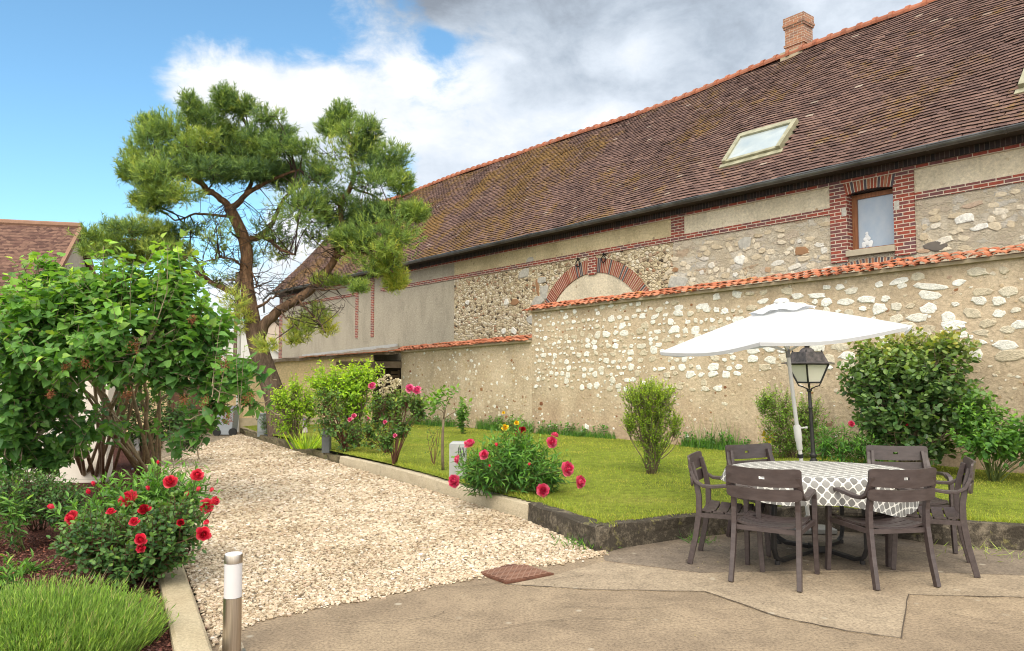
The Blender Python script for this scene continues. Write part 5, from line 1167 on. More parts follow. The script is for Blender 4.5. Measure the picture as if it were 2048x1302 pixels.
def shoot_leaves(r, sp, k, spread=62, droop=.25, tipy=1.0, flat=.55, pair=False):
    S0, D, Ls, q, _ = sp; n = len(S0); t = (np.arange(k) + .5) / k; t = np.broadcast_to(t, (n, k)) + r.uniform(-.4, .4, (n, k)) / k; t = np.clip(t, .05, 1)
    A = unit(np.cross(D, UPV + rvec(r, n) * .2)); B = np.cross(D, A)
    az_ = (np.arange(k) * (math.pi if pair else 2.4) + (np.arange(k) // 2 * 1.57 if pair else 0))[None] + r.uniform(0, 6.28, (n, 1)) + r.normal(0, .3, (n, k))
    rad = A[:, None] * np.cos(az_)[..., None] + B[:, None] * np.sin(az_)[..., None]
    sa = np.radians(spread * (1.15 - .45 * t) + r.normal(0, 10, (n, k)))[..., None]
    LD = unit(D[:, None] * np.cos(sa) + rad * np.sin(sa) - UPV * (droop * (1.1 - .6 * t))[..., None])
    Pn = S0[:, None] + D[:, None] * (Ls[:, None] * t)[..., None]
    N = unit(UPV * flat + rvec(r, n, k) * .45 + D[:, None] * .25)
    return Pn.reshape(-1, 3), LD.reshape(-1, 3), N.reshape(-1, 3), t.ravel(), np.repeat(q, k)
def curve(a, b, r, bow=.12, n=5, sagz=0.0):
    a, b = np.array(a, float), np.array(b, float); d = np.linalg.norm(b - a); o = r.normal(size=3) * bow * d; o[2] *= .4
    return [a + (b - a) * t + o * math.sin(math.pi * t) + np.array((0, 0, sagz * d * math.sin(math.pi * t))) for t in np.linspace(0, 1, n)]
def stems_mesh(name, parent, mat, r, bases, sp, n_main, r0, r1, thin=.003, hub=.35, twigs=None, zstem=None):
    """main stems fan out from the bases, each shoot is joined to the nearest stem"""
    S0, D, Ls, q, _ = sp; mb = MB(); pts = []
    ok_ = np.flatnonzero(S0[:, 2] > (zstem if zstem is not None else -9)); pick = r.choice(ok_, min(n_main, len(ok_)), replace=False)
    for i in pick:
        b = bases[r.integers(len(bases))]; e = S0[i]; m = np.array(b) + (np.array(e) - b) * hub + np.array((0, 0, .10 * (e[2] - b[2])))
        c = [np.array(b), *curve(m, e, r, .07, 6)]; rad = np.linspace(r0, r1, len(c)) * r.uniform(.75, 1.2); mb.tube(c, list(rad), 6)
        for a_, b_ in zip(c[1:-1], c[2:]): pts += [a_, (a_ + b_) / 2]
    pts = np.array(pts); idx = range(len(S0)) if twigs is None else r.choice(len(S0), min(twigs, len(S0)), replace=False)
    for i in idx:
        e = S0[i]; dv = pts - e; j = pts[np.argmin((dv ** 2).sum(1) + 3.0 * np.maximum(dv[:, 2] - .02, 0) ** 2)]; tip = e + D[i] * Ls[i]
        if np.linalg.norm(j - e) > .75: j = e - D[i] * .12
        mb.tube([j, (j + e) / 2 + np.array((0, 0, -.02)), e, tip], [thin * 1.8, thin * 1.5, thin, thin * .5], 3, cap=False)
    return mb.build(name, mat, parent, smooth=True)
m_stem = bark_mat("shrub_bark", (.10, .075, .05), (.24, .19, .13)); m_gstem = plain("green_stem", (.12, .16, .05), .7); m_rstem = plain("reddish_stem", (.16, .075, .05), .7); m_lbark = bark_mat("lilac_bark", (.20, .16, .11), (.44, .36, .25), 24)

# ---- flowers (shared meshes)
def petal_mat(name, c0, c1, c2, tr=.25):
    g = G(name, .6, .25); c = g.ramp(g.attr('tint'), [(0, c0), (.5, c1), (1, c2)]); c = g.mix(1.0, c, g.ramp(g.isl(), [(0, .75), (1, 1.2)]), 'MULTIPLY'); return g.out(c, transl=c, transl_f=tr)
m_red = petal_mat("red_petal", (.42, .006, .03), (.72, .022, .065), (.86, .14, .18)); m_pinkp = petal_mat("magenta_petal", (.42, .008, .05), (.70, .03, .13), (.86, .24, .36))
m_rose = petal_mat("rose_petal", (.60, .04, .18), (.82, .12, .32), (.90, .38, .52)); m_yel = petal_mat("yellow_petal", (.75, .40, .01), (.88, .62, .02), (.92, .75, .12)); m_crim = petal_mat("crimson_petal", (.16, .002, .008), (.42, .006, .02), (.55, .03, .05))
def flower_mesh(name, r, mat, whorls, cup=0.0):
    """rings of cupped petals: (count, tilt from the axis in degrees, length, width, tint)"""
    Pn, D, N, L, Wd, tt = [], [], [], [], [], []
    for (n, tilt, l, w, t) in whorls:
        for k in range(n):
            a = 2 * math.pi * (k + r.uniform(-.25, .25)) / n + tilt; e = math.radians(tilt + r.normal(0, 7)); rad = np.array((math.cos(a), math.sin(a), 0))
            d = rad * math.sin(e) + UPV * math.cos(e); Pn.append(rad * .006 + UPV * r.uniform(0, .006)); D.append(d); N.append(UPV * math.sin(e) - rad * math.cos(e)); L.append(l * r.uniform(.85, 1.12)); Wd.append(w * r.uniform(.85, 1.15)); tt.append(np.clip(t + r.normal(0, .12), 0, 1))
    o = leafset(name, PETAL, Pn, D, N, np.array(L), np.array(Wd), np.array(tt), mat); me = o.data; bpy.data.objects.remove(o); ORG.clear if False else None; return me
fr = np.random.default_rng(33)
peony_w = [(9, 88, .052, .056, .8), (10, 70, .056, .050, .7), (12, 54, .057, .040, .6), (13, 40, .057, .032, .75), (13, 27, .056, .028, .45), (10, 14, .054, .024, .6), (5, 5, .050, .022, .35)]
rose_w = [(6, 80, .042, .046, .75), (7, 58, .043, .044, .6), (7, 38, .043, .038, .45), (7, 22, .042, .030, .3), (5, 8, .040, .024, .2)]
bud_w = [(5, 14, .026, .026, .5), (5, 6, .026, .022, .4)]
FM = {k: [flower_mesh("flower", fr, m, w) for _ in range(2)] for k, m, w in (('peony', m_pinkp, peony_w), ('redpeony', m_red, peony_w), ('redrose', m_red, rose_w), ('pinkrose', m_rose, rose_w), ('yellow', m_yel, rose_w), ('crimson', m_crim, rose_w), ('bud', m_red, bud_w))}
def put_flower(parent, kind, pos, face, s=1.0, name="flower"):
    me = FM[kind][fr.integers(2)]; o = bpy.data.objects.new(name, me); COL.objects.link(o); o.parent = parent
    o.location = tuple(np.array(pos) - ORG[parent]); o.scale = (s, s, s); q = Vector(face).normalized().to_track_quat('Z', 'Y'); o.rotation_euler = q.to_euler(); return o
def stem_to(parent, pts, mat, r=.004, name="flower_stem"):
    mb = MB()
    for a, b in pts: mb.tube(curve(a, b, fr, .06, 5), [r * 1.3, r * 1.2, r, r, r * .8], 4)
    return mb.build(name, mat, parent)
def eb(px, py, rx, ry, Y, dep=None, w=1.0):
    """ellipsoid whose outline at distance Y matches an ellipse in the picture"""
    c = atY(px, py, Y); k = Y / FPX; return (np.array(c), np.array((rx * k, (dep if dep else (rx + ry) / 2 * k), ry * k)), w)

# ================================================================ PINE
R = np.random.default_rng(101)
YP = 18.6
g = G("pine_bark", .95, .1); o_ = g.obj(); z_ = g.xyz(o_)[2]; n_ = g.noise(g.map(o_, (1, 1, .3)), 14, 6, .7)
low_ = g.ramp(n_, [(.3, (.055, .040, .030)), (.7, (.20, .145, .11))]); hi_ = g.ramp(n_, [(.28, (.055, .034, .022)), (.5, (.155, .088, .05)), (.75, (.31, .18, .105))])
zz_ = g.n('ShaderNodeMapRange'); g.set(zz_.inputs[0], z_); zz_.inputs[1].default_value = 1.8; zz_.inputs[2].default_value = 4.2
m_pbark = g.out(g.mix(zz_.outputs[0], low_, hi_), normal=g.bump(n_, 1.0, .05))
g = G("pine_needle", .55, .3); t_ = g.attr('tint'); c_ = g.ramp(t_, [(0, (.06, .12, .055)), (.35, (.17, .27, .065)), (.7, (.34, .43, .08)), (1, (.55, .54, .10))]); c_ = g.mix(1.0, c_, g.ramp(g.isl(), [(0, .75), (1, 1.25)]), 'MULTIPLY')
m_needle = g.out(c_, transl=g.mix(1, c_, (1.4, 1.4, .6), 'MULTIPLY'), transl_f=.22)
pbase = lawn(562, 868); YP = pbase.y
pine = thing("pine_tree", "tall leaning Scots pine with an orange trunk and flat billowing crowns", "tree", tuple(pbase))
def pl_(pts, y0, y1): return [np.array(atY(x, y, YP + y0 + (y1 - y0) * i / (len(pts) - 1))) for i, (x, y) in enumerate(pts)]
def smooth_line(p, n=4):
    out = []
    for i in range(len(p) - 1):
        a, b, c, d = p[max(i - 1, 0)], p[i], p[i + 1], p[min(i + 2, len(p) - 1)]
        for k in range(n): t = k / n; out.append(.5 * ((2 * b) + (c - a) * t + (2 * a - 5 * b + 4 * c - d) * t * t + (3 * b - a - 3 * c + d) * t ** 3))
    return out + [p[-1]]
kx = YP / FPX
trunk = pl_([(566, 880), (556, 820), (544, 775), (530, 735), (515, 690), (507, 655), (501, 618), (495, 579), (492, 540), (494, 509), (487, 475), (470, 437), (458, 416)], 0, .2)
limbs = [  # points, depth shift from/to, radius px from/to
    ([(458, 416), (442, 398), (428, 387), (405, 368), (385, 330), (372, 280)], .2, 0, 12, 3), ([(428, 387), (412, 382), (390, 345), (390, 319), (389, 302), (403, 272), (420, 235)], .1, .6, 7, 2), ([(405, 368), (360, 345), (320, 330), (285, 325)], .1, -.6, 6, 2),
    ([(458, 416), (479, 406), (491, 391), (525, 368), (560, 352), (600, 340)], .2, -.4, 11, 3), ([(491, 391), (505, 360), (513, 325), (515, 294), (500, 262), (480, 225)], .2, .8, 7, 2), ([(515, 294), (535, 270), (560, 262)], .6, .9, 4, 2),
    ([(487, 482), (505, 478), (521, 471), (540, 452), (551, 433), (567, 399), (600, 372), (640, 352)], .2, .6, 11, 3), ([(521, 471), (545, 484), (563, 500), (590, 510)], .2, -.5, 7, 3),
    ([(520, 672), (530, 648), (559, 619), (597, 598), (635, 568), (660, 534), (677, 496), (684, 455), (682, 408), (700, 376), (709, 348), (703, 320), (703, 289), (690, 245)], 0, .3, 17, 3),
    ([(709, 348), (735, 345), (765, 350), (795, 365)], .2, .6, 5, 2), ([(677, 496), (710, 470), (750, 450), (790, 435)], .1, -.6, 8, 3), ([(670, 515), (710, 500), (755, 520), (785, 545)], .1, -.5, 6, 2), ([(700, 376), (735, 385), (770, 405)], .2, .8, 4, 2),
    ([(507, 650), (490, 620), (470, 589), (437, 572), (411, 556), (370, 525), (320, 495), (260, 478), (205, 482)], .1, .6, 11, 3), ([(411, 556), (380, 500), (340, 470)], .2, .9, 5, 2),
    ([(501, 618), (521, 612), (540, 598), (558, 588)], .1, 0, 6, 2), ([(498, 540), (505, 548), (514, 570), (505, 580), (520, 590)], .1, 0, 3, 1),
    ([(470, 437), (430, 430), (390, 428), (350, 440), (318, 415)], .1, 1.0, 5, 1.5), ([(492, 540), (470, 520), (440, 515), (405, 525)], .1, -.7, 4, 1.5), ([(597, 598), (620, 625), (640, 645), (650, 665)], 0, -.4, 4, 1.5), ([(559, 619), (575, 640), (600, 660)], 0, -.6, 3, 1.5), ([(628, 572), (650, 580), (690, 575)], 0, -.6, 4, 1.5)]
mb = MB(); tl = smooth_line(trunk); mb.tube(tl, list(np.interp(np.linspace(0, 1, len(tl)), [0, .12, .3, .6, 1], [29, 21, 19, 13, 11]) * kx), 14)
tk = mb.build("trunk", m_pbark, pine, smooth=True)
allp = []
for pts, y0, y1, ra, rb_ in limbs:
    l = smooth_line(pl_(pts, y0, y1)); mb = MB(); rad = np.linspace(ra, rb_, len(l)) * kx * .66; mb.tube([p + R.normal(0, .012, 3) for p in l], list(rad), 9); mb.build("limb", m_pbark, pine, smooth=True); allp += l
allp = np.array(allp)
clumps = [(490, 218, 52, 30), (450, 200, 22, 26), (540, 235, 32, 26), (383, 232, 48, 30), (378, 206, 18, 18), (325, 258, 46, 26), (300, 248, 24, 14), (288, 305, 42, 24), (262, 342, 26, 22), (305, 350, 58, 26), (345, 392, 58, 24), (290, 372, 34, 18), (520, 285, 62, 34), (585, 300, 58, 34), (560, 262, 34, 20),
          (440, 292, 62, 28, .9), (400, 315, 50, 26, .8), (480, 315, 60, 22, .8), (350, 300, 40, 26, .8), (350, 330, 50, 26), (460, 260, 40, 26, .6), (470, 345, 96, 24), (420, 350, 44, 20), (540, 340, 70, 24), (590, 352, 76, 34), (640, 345, 38, 32), (620, 398, 46, 24), (300, 408, 34, 20), (285, 400, 24, 12),
          (683, 232, 28, 24), (660, 256, 26, 14), (722, 258, 40, 28), (712, 300, 44, 30), (770, 318, 46, 32), (745, 352, 46, 22, .7), (802, 366, 26, 20), (735, 285, 46, 24), (790, 345, 34, 24),
          (650, 430, 34, 18), (705, 432, 70, 26), (770, 425, 62, 26), (825, 425, 30, 18), (720, 468, 66, 24), (780, 470, 40, 26), (775, 505, 44, 24), (765, 535, 36, 20), (790, 560, 26, 20), (720, 500, 40, 16, .6), (690, 565, 42, 9, .7), (650, 562, 26, 9, .6), (720, 575, 22, 9, .8),
          (270, 462, 62, 22), (205, 478, 46, 18), (190, 500, 30, 14), (320, 470, 46, 24), (300, 500, 52, 20), (345, 500, 40, 22), (375, 452, 34, 16, .5), (400, 470, 34, 14, .3), (270, 520, 40, 14), (240, 500, 46, 18),
          (635, 635, 30, 26, .35), (600, 655, 30, 22, .35), (660, 655, 16, 18, .4), (590, 680, 22, 10, .5), (480, 640, 30, 28, .25), (470, 600, 26, 22, .22), (440, 560, 44, 20, .2), (500, 510, 20, 24, .22), (560, 470, 60, 44, .20), (600, 430, 54, 34, .30), (420, 500, 44, 44, .18), (625, 485, 34, 30, .28), (650, 400, 34, 24, .4), (690, 400, 40, 20, .5), (530, 690, 26, 14, .3), (560, 505, 30, 14, .2), (440, 460, 40, 36, .16)]
clumps += [(470, 300, 190, 95, .28), (300, 350, 80, 80, .2), (720, 320, 95, 105, .22), (745, 480, 95, 85, .25), (600, 390, 90, 60, .28), (280, 485, 100, 40, .25)]
bl_ = []
for c in clumps:
    dy = R.uniform(-1.0, 1.0) * min(1.0, c[2] / 50)
    if c[0] > 640 and c[1] > 400: dy -= .3
    for k in range(3 if c[2] > 30 else 1):       # each crown is a heap of smaller tufts of branchlets
        jx, jy, f = (R.uniform(-.58, .58) * c[2], R.uniform(-.5, .5) * c[3], R.uniform(.5, .72)) if c[2] > 30 else (0, 0, 1)
        bl_.append(eb(c[0] + jx, c[1] + jy, c[2] * f * 1.14, c[3] * f * 1.2, YP + dy + R.uniform(-.5, .5), max(c[2], c[3]) * f * kx * 1.1, (c[4] if len(c) > 4 else 1.0) / (3 if c[2] > 30 else 1) * 1.4))
sp = shoots(R, bl_, 18500, .26, up=.75, rnd=.40, shell=.45)
S0, D, Ls, q, kb = sp
nn = 14; t = R.uniform(.15, 1.0, (len(S0), nn)); A = unit(np.cross(D, UPV + rvec(R, len(S0)) * .3)); B = np.cross(D, A); a_ = R.uniform(0, 6.28, (len(S0), nn))
rad = A[:, None] * np.cos(a_)[..., None] + B[:, None] * np.sin(a_)[..., None]; an_ = np.radians(R.uniform(22, 58, (len(S0), nn)))[..., None]
ND = unit(D[:, None] * np.cos(an_) + rad * np.sin(an_)); NP = S0[:, None] + D[:, None] * (Ls[:, None] * t)[..., None]
sidey = np.clip(.5 + .5 * unit(R.normal(size=(len(S0), 3)))[:, 2], 0, 1)
warm = np.clip((atY(560, 520, YP).z - S0[:, 2]) / 3.2 * .5, -.15, .32)
cl_t = R.normal(0, .13, len(bl_))[kb]
tt = np.clip(.25 + .36 * R.random(len(S0)) + cl_t + warm + .20 * (R.random(len(S0)) < .25), 0, 1)[:, None] + .25 * (t - .5)
Nn = unit(np.cross(ND, rvec(R, len(S0), nn)))
leafset("crown", NEEDLE, NP.reshape(-1, 3), ND.reshape(-1, 3), Nn.reshape(-1, 3), R.uniform(.10, .155, NP.shape[:2]).ravel(), .0155, np.clip(tt, 0, 1).ravel(), m_needle, pine)
# branchlets inside the crown and bare dead twigs under it
mb = MB(); near = allp
for c, r_, w_ in bl_:
    j = near[np.argmin(((near - c) ** 2).sum(1))]; mb.tube(curve(j, c, R, .12, 5), [.022, .018, .015, .012, .008], 4)
    for k in range(4):
        e = c + rvec(R, 1)[0] * r_ * .85; mb.tube(curve(c + rvec(R, 1)[0] * r_ * .15, e, R, .12, 4), [.011, .009, .007, .004], 3, cap=False)
for k in range(170):
    x, y = R.uniform(395, 650), R.uniform(415, 580)
    if R.random() < .2: x, y = R.uniform(560, 700), R.uniform(570, 650)
    e = np.array(atY(x, y, YP + R.uniform(-1.0, 1.0))); d = ((near - e) ** 2).sum(1); j = near[np.argsort(d)[R.integers(0, 30)]]
    if np.linalg.norm(j - e) > 1.6: continue
    c = curve(j, e, R, .16, 6); mb.tube(c, [.015, .012, .010, .008, .006, .004], 3, cap=False)
    for q_ in range(2): p = c[R.integers(2, 5)]; mb.tube(curve(p, p + R.normal(0, .28, 3), R, .15, 4), [.007, .006, .005, .003], 3, cap=False)
mb.build("branchlets", plain("dark_twig", (.075, .055, .045), .9, .1), pine)

# ================================================================ SHRUBS AND FLOWERS
def shrub(name, label, cat, base, blobs, n, L, k, size, wid, tmpl, lmat, smat, seed, n_main=14, r0=.014, r1=.006, bases=None, up=.45, shell=.55, spread=62, droop=.25, thin=.003, hub=.35, zmin=None, tintf=None, group=None, twigs=None, rnd=.35, pair=False, stem_name="stem", extra=None, zstem=None):
    r = np.random.default_rng(seed); t = thing(name, label, cat, tuple(base), 0, group)
    sp = shoots(r, blobs, n, L, up, rnd, shell, zmin)
    if extra is not None:      # tall leading shoots that break the outline
        E_ = np.array(extra, float); m = len(E_); d = unit(rvec(r, m) * .18 + UPV); l = L * r.uniform(1.1, 1.6, m)
        sp = (np.vstack((sp[0], E_ - d * l[:, None])), np.vstack((sp[1], d)), np.concatenate((sp[2], l)), np.concatenate((sp[3], np.ones(m))), None)
    Pn, D, N, tt, q = shoot_leaves(r, sp, k, spread, droop, pair=pair)
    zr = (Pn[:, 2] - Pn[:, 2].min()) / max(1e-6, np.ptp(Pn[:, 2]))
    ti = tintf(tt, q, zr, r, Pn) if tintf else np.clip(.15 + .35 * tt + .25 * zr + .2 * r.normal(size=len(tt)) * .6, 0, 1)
    sz = size * r.uniform(.65, 1.25, len(tt)) * (1.05 - .35 * tt)
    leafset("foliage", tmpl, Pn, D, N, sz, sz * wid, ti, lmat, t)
    if bases is None: bases = [np.array(base) + np.array((r.uniform(-.06, .06), r.uniform(-.06, .06), -.03)) for _ in range(6)]
    stems_mesh(stem_name, t, smat, r, bases, sp, n_main, r0, r1, thin, hub, twigs, zstem)
    return t, sp, r
def wy(px, d=.65): return P_GW / (EY[0] * (px - 1024) / FPX + EY[1]) - d      # in front of the garden wall
bedz = lambda x, y: gz(x, y) - .01
def bed(px, py): return on(px, py, bedz)
# lilac
m_lilac = leaf_mat("lilac_leaf", (.44, .60, .085), (.165, .34, .08), (.075, .20, .06), transl=.38)
YL = 8.3; kL = YL / FPX
lr0 = np.random.default_rng(55)
lil = [(80, 640, 90, 70, -.2), (45, 700, 80, 90, -.1), (30, 790, 60, 80, .1), (165, 600, 90, 60, 0), (240, 580, 80, 60, -.1), (255, 680, 110, 90, -.2), (345, 560, 48, 70, .1), (330, 640, 80, 80, 0), (395, 680, 62, 90, .1), (150, 710, 110, 70, -.3, .8), (360, 740, 80, 60, .1), (420, 780, 48, 70, .2), (470, 740, 44, 38, .1), (495, 790, 24, 24, 0), (105, 610, 60, 40, .4), (270, 750, 80, 40, .4, .3), (40, 880, 60, 40, .5, 1.2), (190, 850, 100, 60, 1.2, .12), (395, 850, 44, 34, .3), (310, 850, 70, 50, 1.2, .12), (110, 790, 60, 46, .3, 1.0), (150, 850, 60, 40, .5, .8), (70, 830, 40, 30, .3, 1.0), (20, 600, 36, 40, .2), (345, 505, 18, 26, .1, 1.6), (125, 560, 50, 26, .2, .8), (520, 735, 20, 24, 0), (215, 530, 26, 22, .2, .8), (30, 860, 50, 46, .2, 1.6), (90, 905, 60, 36, .6, 1.3), (20, 930, 40, 30, .3, 1.4), (140, 890, 50, 26, 1.0, .4), (350, 880, 40, 26, .8, .4), (270, 540, 20, 20, 0, 1.5), (320, 560, 30, 24, 0, 1.2), (60, 560, 40, 20, .1, 1.2), (170, 545, 18, 18, 0, 1.5), (95, 530, 10, 16, 0, 2), (370, 590, 20, 30, 0, 1.2), (440, 660, 20, 30, 0, 1)]
lb0 = bed(225, 975)
bases = [np.array(bed(x, 965 + R.uniform(-12, 12))) for x in (170, 190, 205, 222, 240, 285, 300, 310, 320)]
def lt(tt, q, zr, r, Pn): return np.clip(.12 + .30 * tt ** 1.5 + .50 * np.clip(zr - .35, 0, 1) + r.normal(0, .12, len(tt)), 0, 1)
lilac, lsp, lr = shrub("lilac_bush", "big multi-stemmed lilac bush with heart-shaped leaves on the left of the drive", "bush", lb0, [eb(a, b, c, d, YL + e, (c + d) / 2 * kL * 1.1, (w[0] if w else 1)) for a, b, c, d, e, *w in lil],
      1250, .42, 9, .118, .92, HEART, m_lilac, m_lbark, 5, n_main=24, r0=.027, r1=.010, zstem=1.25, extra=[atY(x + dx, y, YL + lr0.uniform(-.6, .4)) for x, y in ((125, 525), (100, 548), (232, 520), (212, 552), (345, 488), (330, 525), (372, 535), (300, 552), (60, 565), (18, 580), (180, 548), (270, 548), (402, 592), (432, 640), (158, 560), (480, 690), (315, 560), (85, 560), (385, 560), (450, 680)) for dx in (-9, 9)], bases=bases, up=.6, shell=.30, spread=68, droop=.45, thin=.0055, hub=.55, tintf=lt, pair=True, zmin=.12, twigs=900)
m_seed = petal_mat("dry_seed", (.10, .03, .015), (.22, .075, .03), (.36, .15, .06), .1)
for x, y, w in ((268, 695, 17), (133, 733, 10), (170, 727, 11), (368, 800, 12), (410, 803, 13), (452, 727, 15), (497, 797, 13), (385, 640, 9), (455, 838, 12), (255, 790, 11), (100, 790, 8)):
    c = np.array(atY(x, y, YL - .75)); n = 120; k = w * (YL - .7) / FPX; pos = c + lr.normal(size=(n, 3)) * np.array((k * .42, k * .42, k * .5)); leafset("seed_head", LANCE, pos, unit(lr.normal(size=(n, 3)) + UPV * .4), rvec(lr, n), .022, .028, np.clip(lr.normal(.5, .3, n), 0, 1), m_seed, lilac)["kind"] = "stuff"
# dark low shrub beneath the lilac
m_dkleaf = leaf_mat("dark_rose_leaf", (.15, .27, .06), (.07, .165, .045), (.03, .085, .035))
shrub("ground_cover_shrub", "low dark green shrub under the lilac at the left edge", "shrub", bed(75, 1060), [eb(60, 990, 80, 50, 7.0, .35), (np.array(atY(120, 1010, 6.9)), np.array((.22, .25, .18)), 1)], 520, .16, 8, .042, .75, OVAL, m_dkleaf, m_stem, 6, n_main=16, r0=.007, r1=.003, up=.5, zmin=.02)
b = bed(265, 955); b = Vector((b.x - .35, b.y + 1.2, b.z)); shrub("garden_shrub", "dark evergreen shrub behind the lilac stems", "shrub", b, [eb(200, 850, 60, 50, b.y, .5), eb(290, 860, 70, 46, b.y, .5), eb(350, 830, 50, 50, b.y + .2, .5), eb(250, 800, 80, 40, b.y, .5), eb(380, 880, 30, 30, b.y - .2, .3)], 560, .24, 9, .075, .75, LEAF, leaf_mat("evergreen_leaf", (.16, .26, .06), (.07, .15, .045), (.03, .075, .03)), m_stem, 61, n_main=20, r0=.010, r1=.004, up=.5, shell=.3)
# red flowering bushes in front of the lilac
m_pleaf = leaf_mat("peony_leaf", (.22, .40, .06), (.10, .25, .045), (.04, .12, .035), rough=.38)
m_rleaf = leaf_mat("rose_leaf", (.20, .31, .07), (.085, .185, .055), (.035, .095, .04), rough=.4)
pb_ = bed(320, 1105)
rp_, spr, r_ = shrub("peony_bush", "leafy bush with red peony blooms behind the rose bush at the drive's left edge", "flowering bush", pb_, [eb(300, 1010, 105, 55, 5.95, .42), eb(345, 985, 66, 45, 6.0, .3), eb(215, 1035, 80, 50, 5.95, .35)], 300, .30, 9, .105, .9, LANCE, m_pleaf, m_gstem, 7, n_main=40, r0=.006, r1=.004, up=.9, shell=.35, droop=.3, zmin=.03, spread=58)
st = []
for x, y, k, s_, f in ((341, 966, 'redpeony', .95, (.2, -.8, .6)), (393, 953, 'redpeony', .85, (.4, -.5, .5)), (259, 1003, 'redpeony', 1.25, (-.1, -.7, .8)), (412, 1013, 'redpeony', 1.0, (.6, -.8, .3)), (428, 1003, 'redpeony', .6, (.9, -.3, .4)), (148, 1036, 'redpeony', .95, (-.3, -.9, .3)), (108, 1018, 'bud', 1.6, (-.4, -.4, .6)), (188, 972, 'bud', 1.3, (0, -.4, 1)), (178, 989, 'bud', 1.5, (0, -.5, 1)), (297, 981, 'bud', 1.3, (0, -.4, 1)), (373, 992, 'bud', 1.4, (.3, -.5, 1)), (395, 983, 'bud', 1.3, (.3, -.2, 1)), (421, 984, 'bud', 1.2, (.5, -.2, 1)), (316, 929, 'bud', 1.0, (0, -.2, 1))):
    p = atY(x, y, 5.72 if y < 1030 else 5.55); put_flower(rp_, k, p, f, s_, "flower" if k != 'bud' else "bud"); st.append((np.array(pb_) + fr.normal(0, .08, 3) * (1, 1, 0), np.array(p) - np.array(f) * .01))
stem_to(rp_, st, m_gstem)
rb_b = bed(290, 1158)
rr_, spr, r_ = shrub("rose_bush", "dark leaved rose bush with red roses beside the left kerb", "flowering bush", rb_b, [eb(225, 1085, 95, 60, 5.45, .36), eb(330, 1075, 70, 72, 5.4, .30), eb(270, 1120, 90, 36, 5.4, .3), eb(360, 1040, 40, 46, 5.45, .2), eb(160, 1080, 40, 40, 5.5, .2)], 560, .17, 8, .052, .78, OVAL, m_rleaf, m_rstem, 8, n_main=26, r0=.008, r1=.004, up=.45, zmin=.03)
st = []
for x, y, k, s_, f in ((283, 1080, 'redrose', .95, (.1, -.9, .4)), (406, 1068, 'redrose', 1.15, (.5, -.9, .2)), (271, 1045, 'redrose', .8, (-.1, -.8, .6)), (223, 1026, 'redrose', .7, (0, -.5, .8)), (290, 1022, 'crimson', .95, (0, -.7, .7)), (362, 1046, 'crimson', .6, (.2, -.8, .4)), (408, 1049, 'bud', 1.4, (.6, -.3, .6)), (283, 1095, 'redrose', .7, (.1, -.9, -.1))):
    p = atY(x, y, 5.12); put_flower(rr_, k, p, f, s_, "flower" if k != 'bud' else "bud"); st.append((np.array(rb_b), np.array(p) - np.array(f) * .01))
stem_to(rr_, st, m_rstem, .003)
# young plants at the left edge
m_lily = leaf_mat("lily_leaf", (.22, .36, .05), (.12, .27, .05), (.05, .14, .04))
for lab, (bx, by), h, Y_, sd in (("tall pale green leafy plant at the left edge of the bed", (38, 1108), 120, 6.1, 9), ("low yellow-green leafy plant at the left edge below the tall one", (22, 1195), 70, 5.2, 10)):
    b = bed(bx, by); shrub("leafy_plant", lab, "plant", b, [eb(bx - 12, by - h * .62, 42, h * .42, b.y, .16)], 26, .26, 9, .10, .95, LANCE, m_lily, m_gstem, sd, n_main=7, r0=.006, r1=.004, up=1.0, shell=.3, zmin=.0)
b = bed(70, 1150); shrub("leafy_plant", "bright green low rosette on the red mulch behind the lavender", "plant", b, [eb(62, 1140, 34, 12, b.y, .12)], 14, .12, 8, .09, .9, LANCE, m_lily, m_gstem, 11, n_main=4, up=.7, shell=.2)
# lavender
r = np.random.default_rng(12)
lc = bed(165, 1292); lav = thing("lavender_clump", "grey-green lavender clump in the near left corner of the bed", "lavender", (lc.x, lc.y, 0))
m_lav = leaf_mat("lavender_leaf", (.40, .46, .16), (.24, .40, .07), (.10, .20, .045), rough=.7, transl=.2)
n = 5200; a = r.uniform(0, 6.28, n); q = r.random(n) ** .6; bx_ = lc.x - .22 + np.cos(a) * q * .62; by_ = lc.y - .05 + np.sin(a) * q * .42; hh = (.20 + .16 * (1 - q ** 2)) * r.uniform(.6, 1.2, n)
D = unit(np.stack((np.cos(a) * q * .55 + r.normal(0, .13, n) + .06, np.sin(a) * q * .5 + r.normal(0, .13, n), np.ones(n)), -1))
leafset("stem", BLADE, np.stack((bx_, by_, 0 * a - .02), -1), D, rvec(r, n), hh, .006, np.clip(.45 + r.normal(0, .2, n), 0, 1), m_lav, lav)
S_ = np.stack((bx_, by_, 0 * a - .02), -1)[:, None] + D[:, None] * (hh[:, None] * r.uniform(.25, .95, (n, 4)))[..., None]
leafset("foliage", LANCE, S_.reshape(-1, 3), unit(D[:, None] + rvec(r, n, 4) * .45).reshape(-1, 3), rvec(r, n * 4), r.uniform(.03, .05, n * 4), .018, np.clip(.42 + r.normal(0, .22, n * 4), 0, 1), m_lav, lav)
dd_ = r.random(1100) ; k = r.integers(0, n, 1100); leafset("dry_stalk", BLADE, S_[k, 0], unit(D[k] + rvec(r, 1100) * .3), rvec(r, 1100), r.uniform(.06, .13, 1100), .003, 1.0, leaf_mat("dry_stalk", (.42, .36, .20), (.32, .27, .15), (.2, .16, .1)), lav)

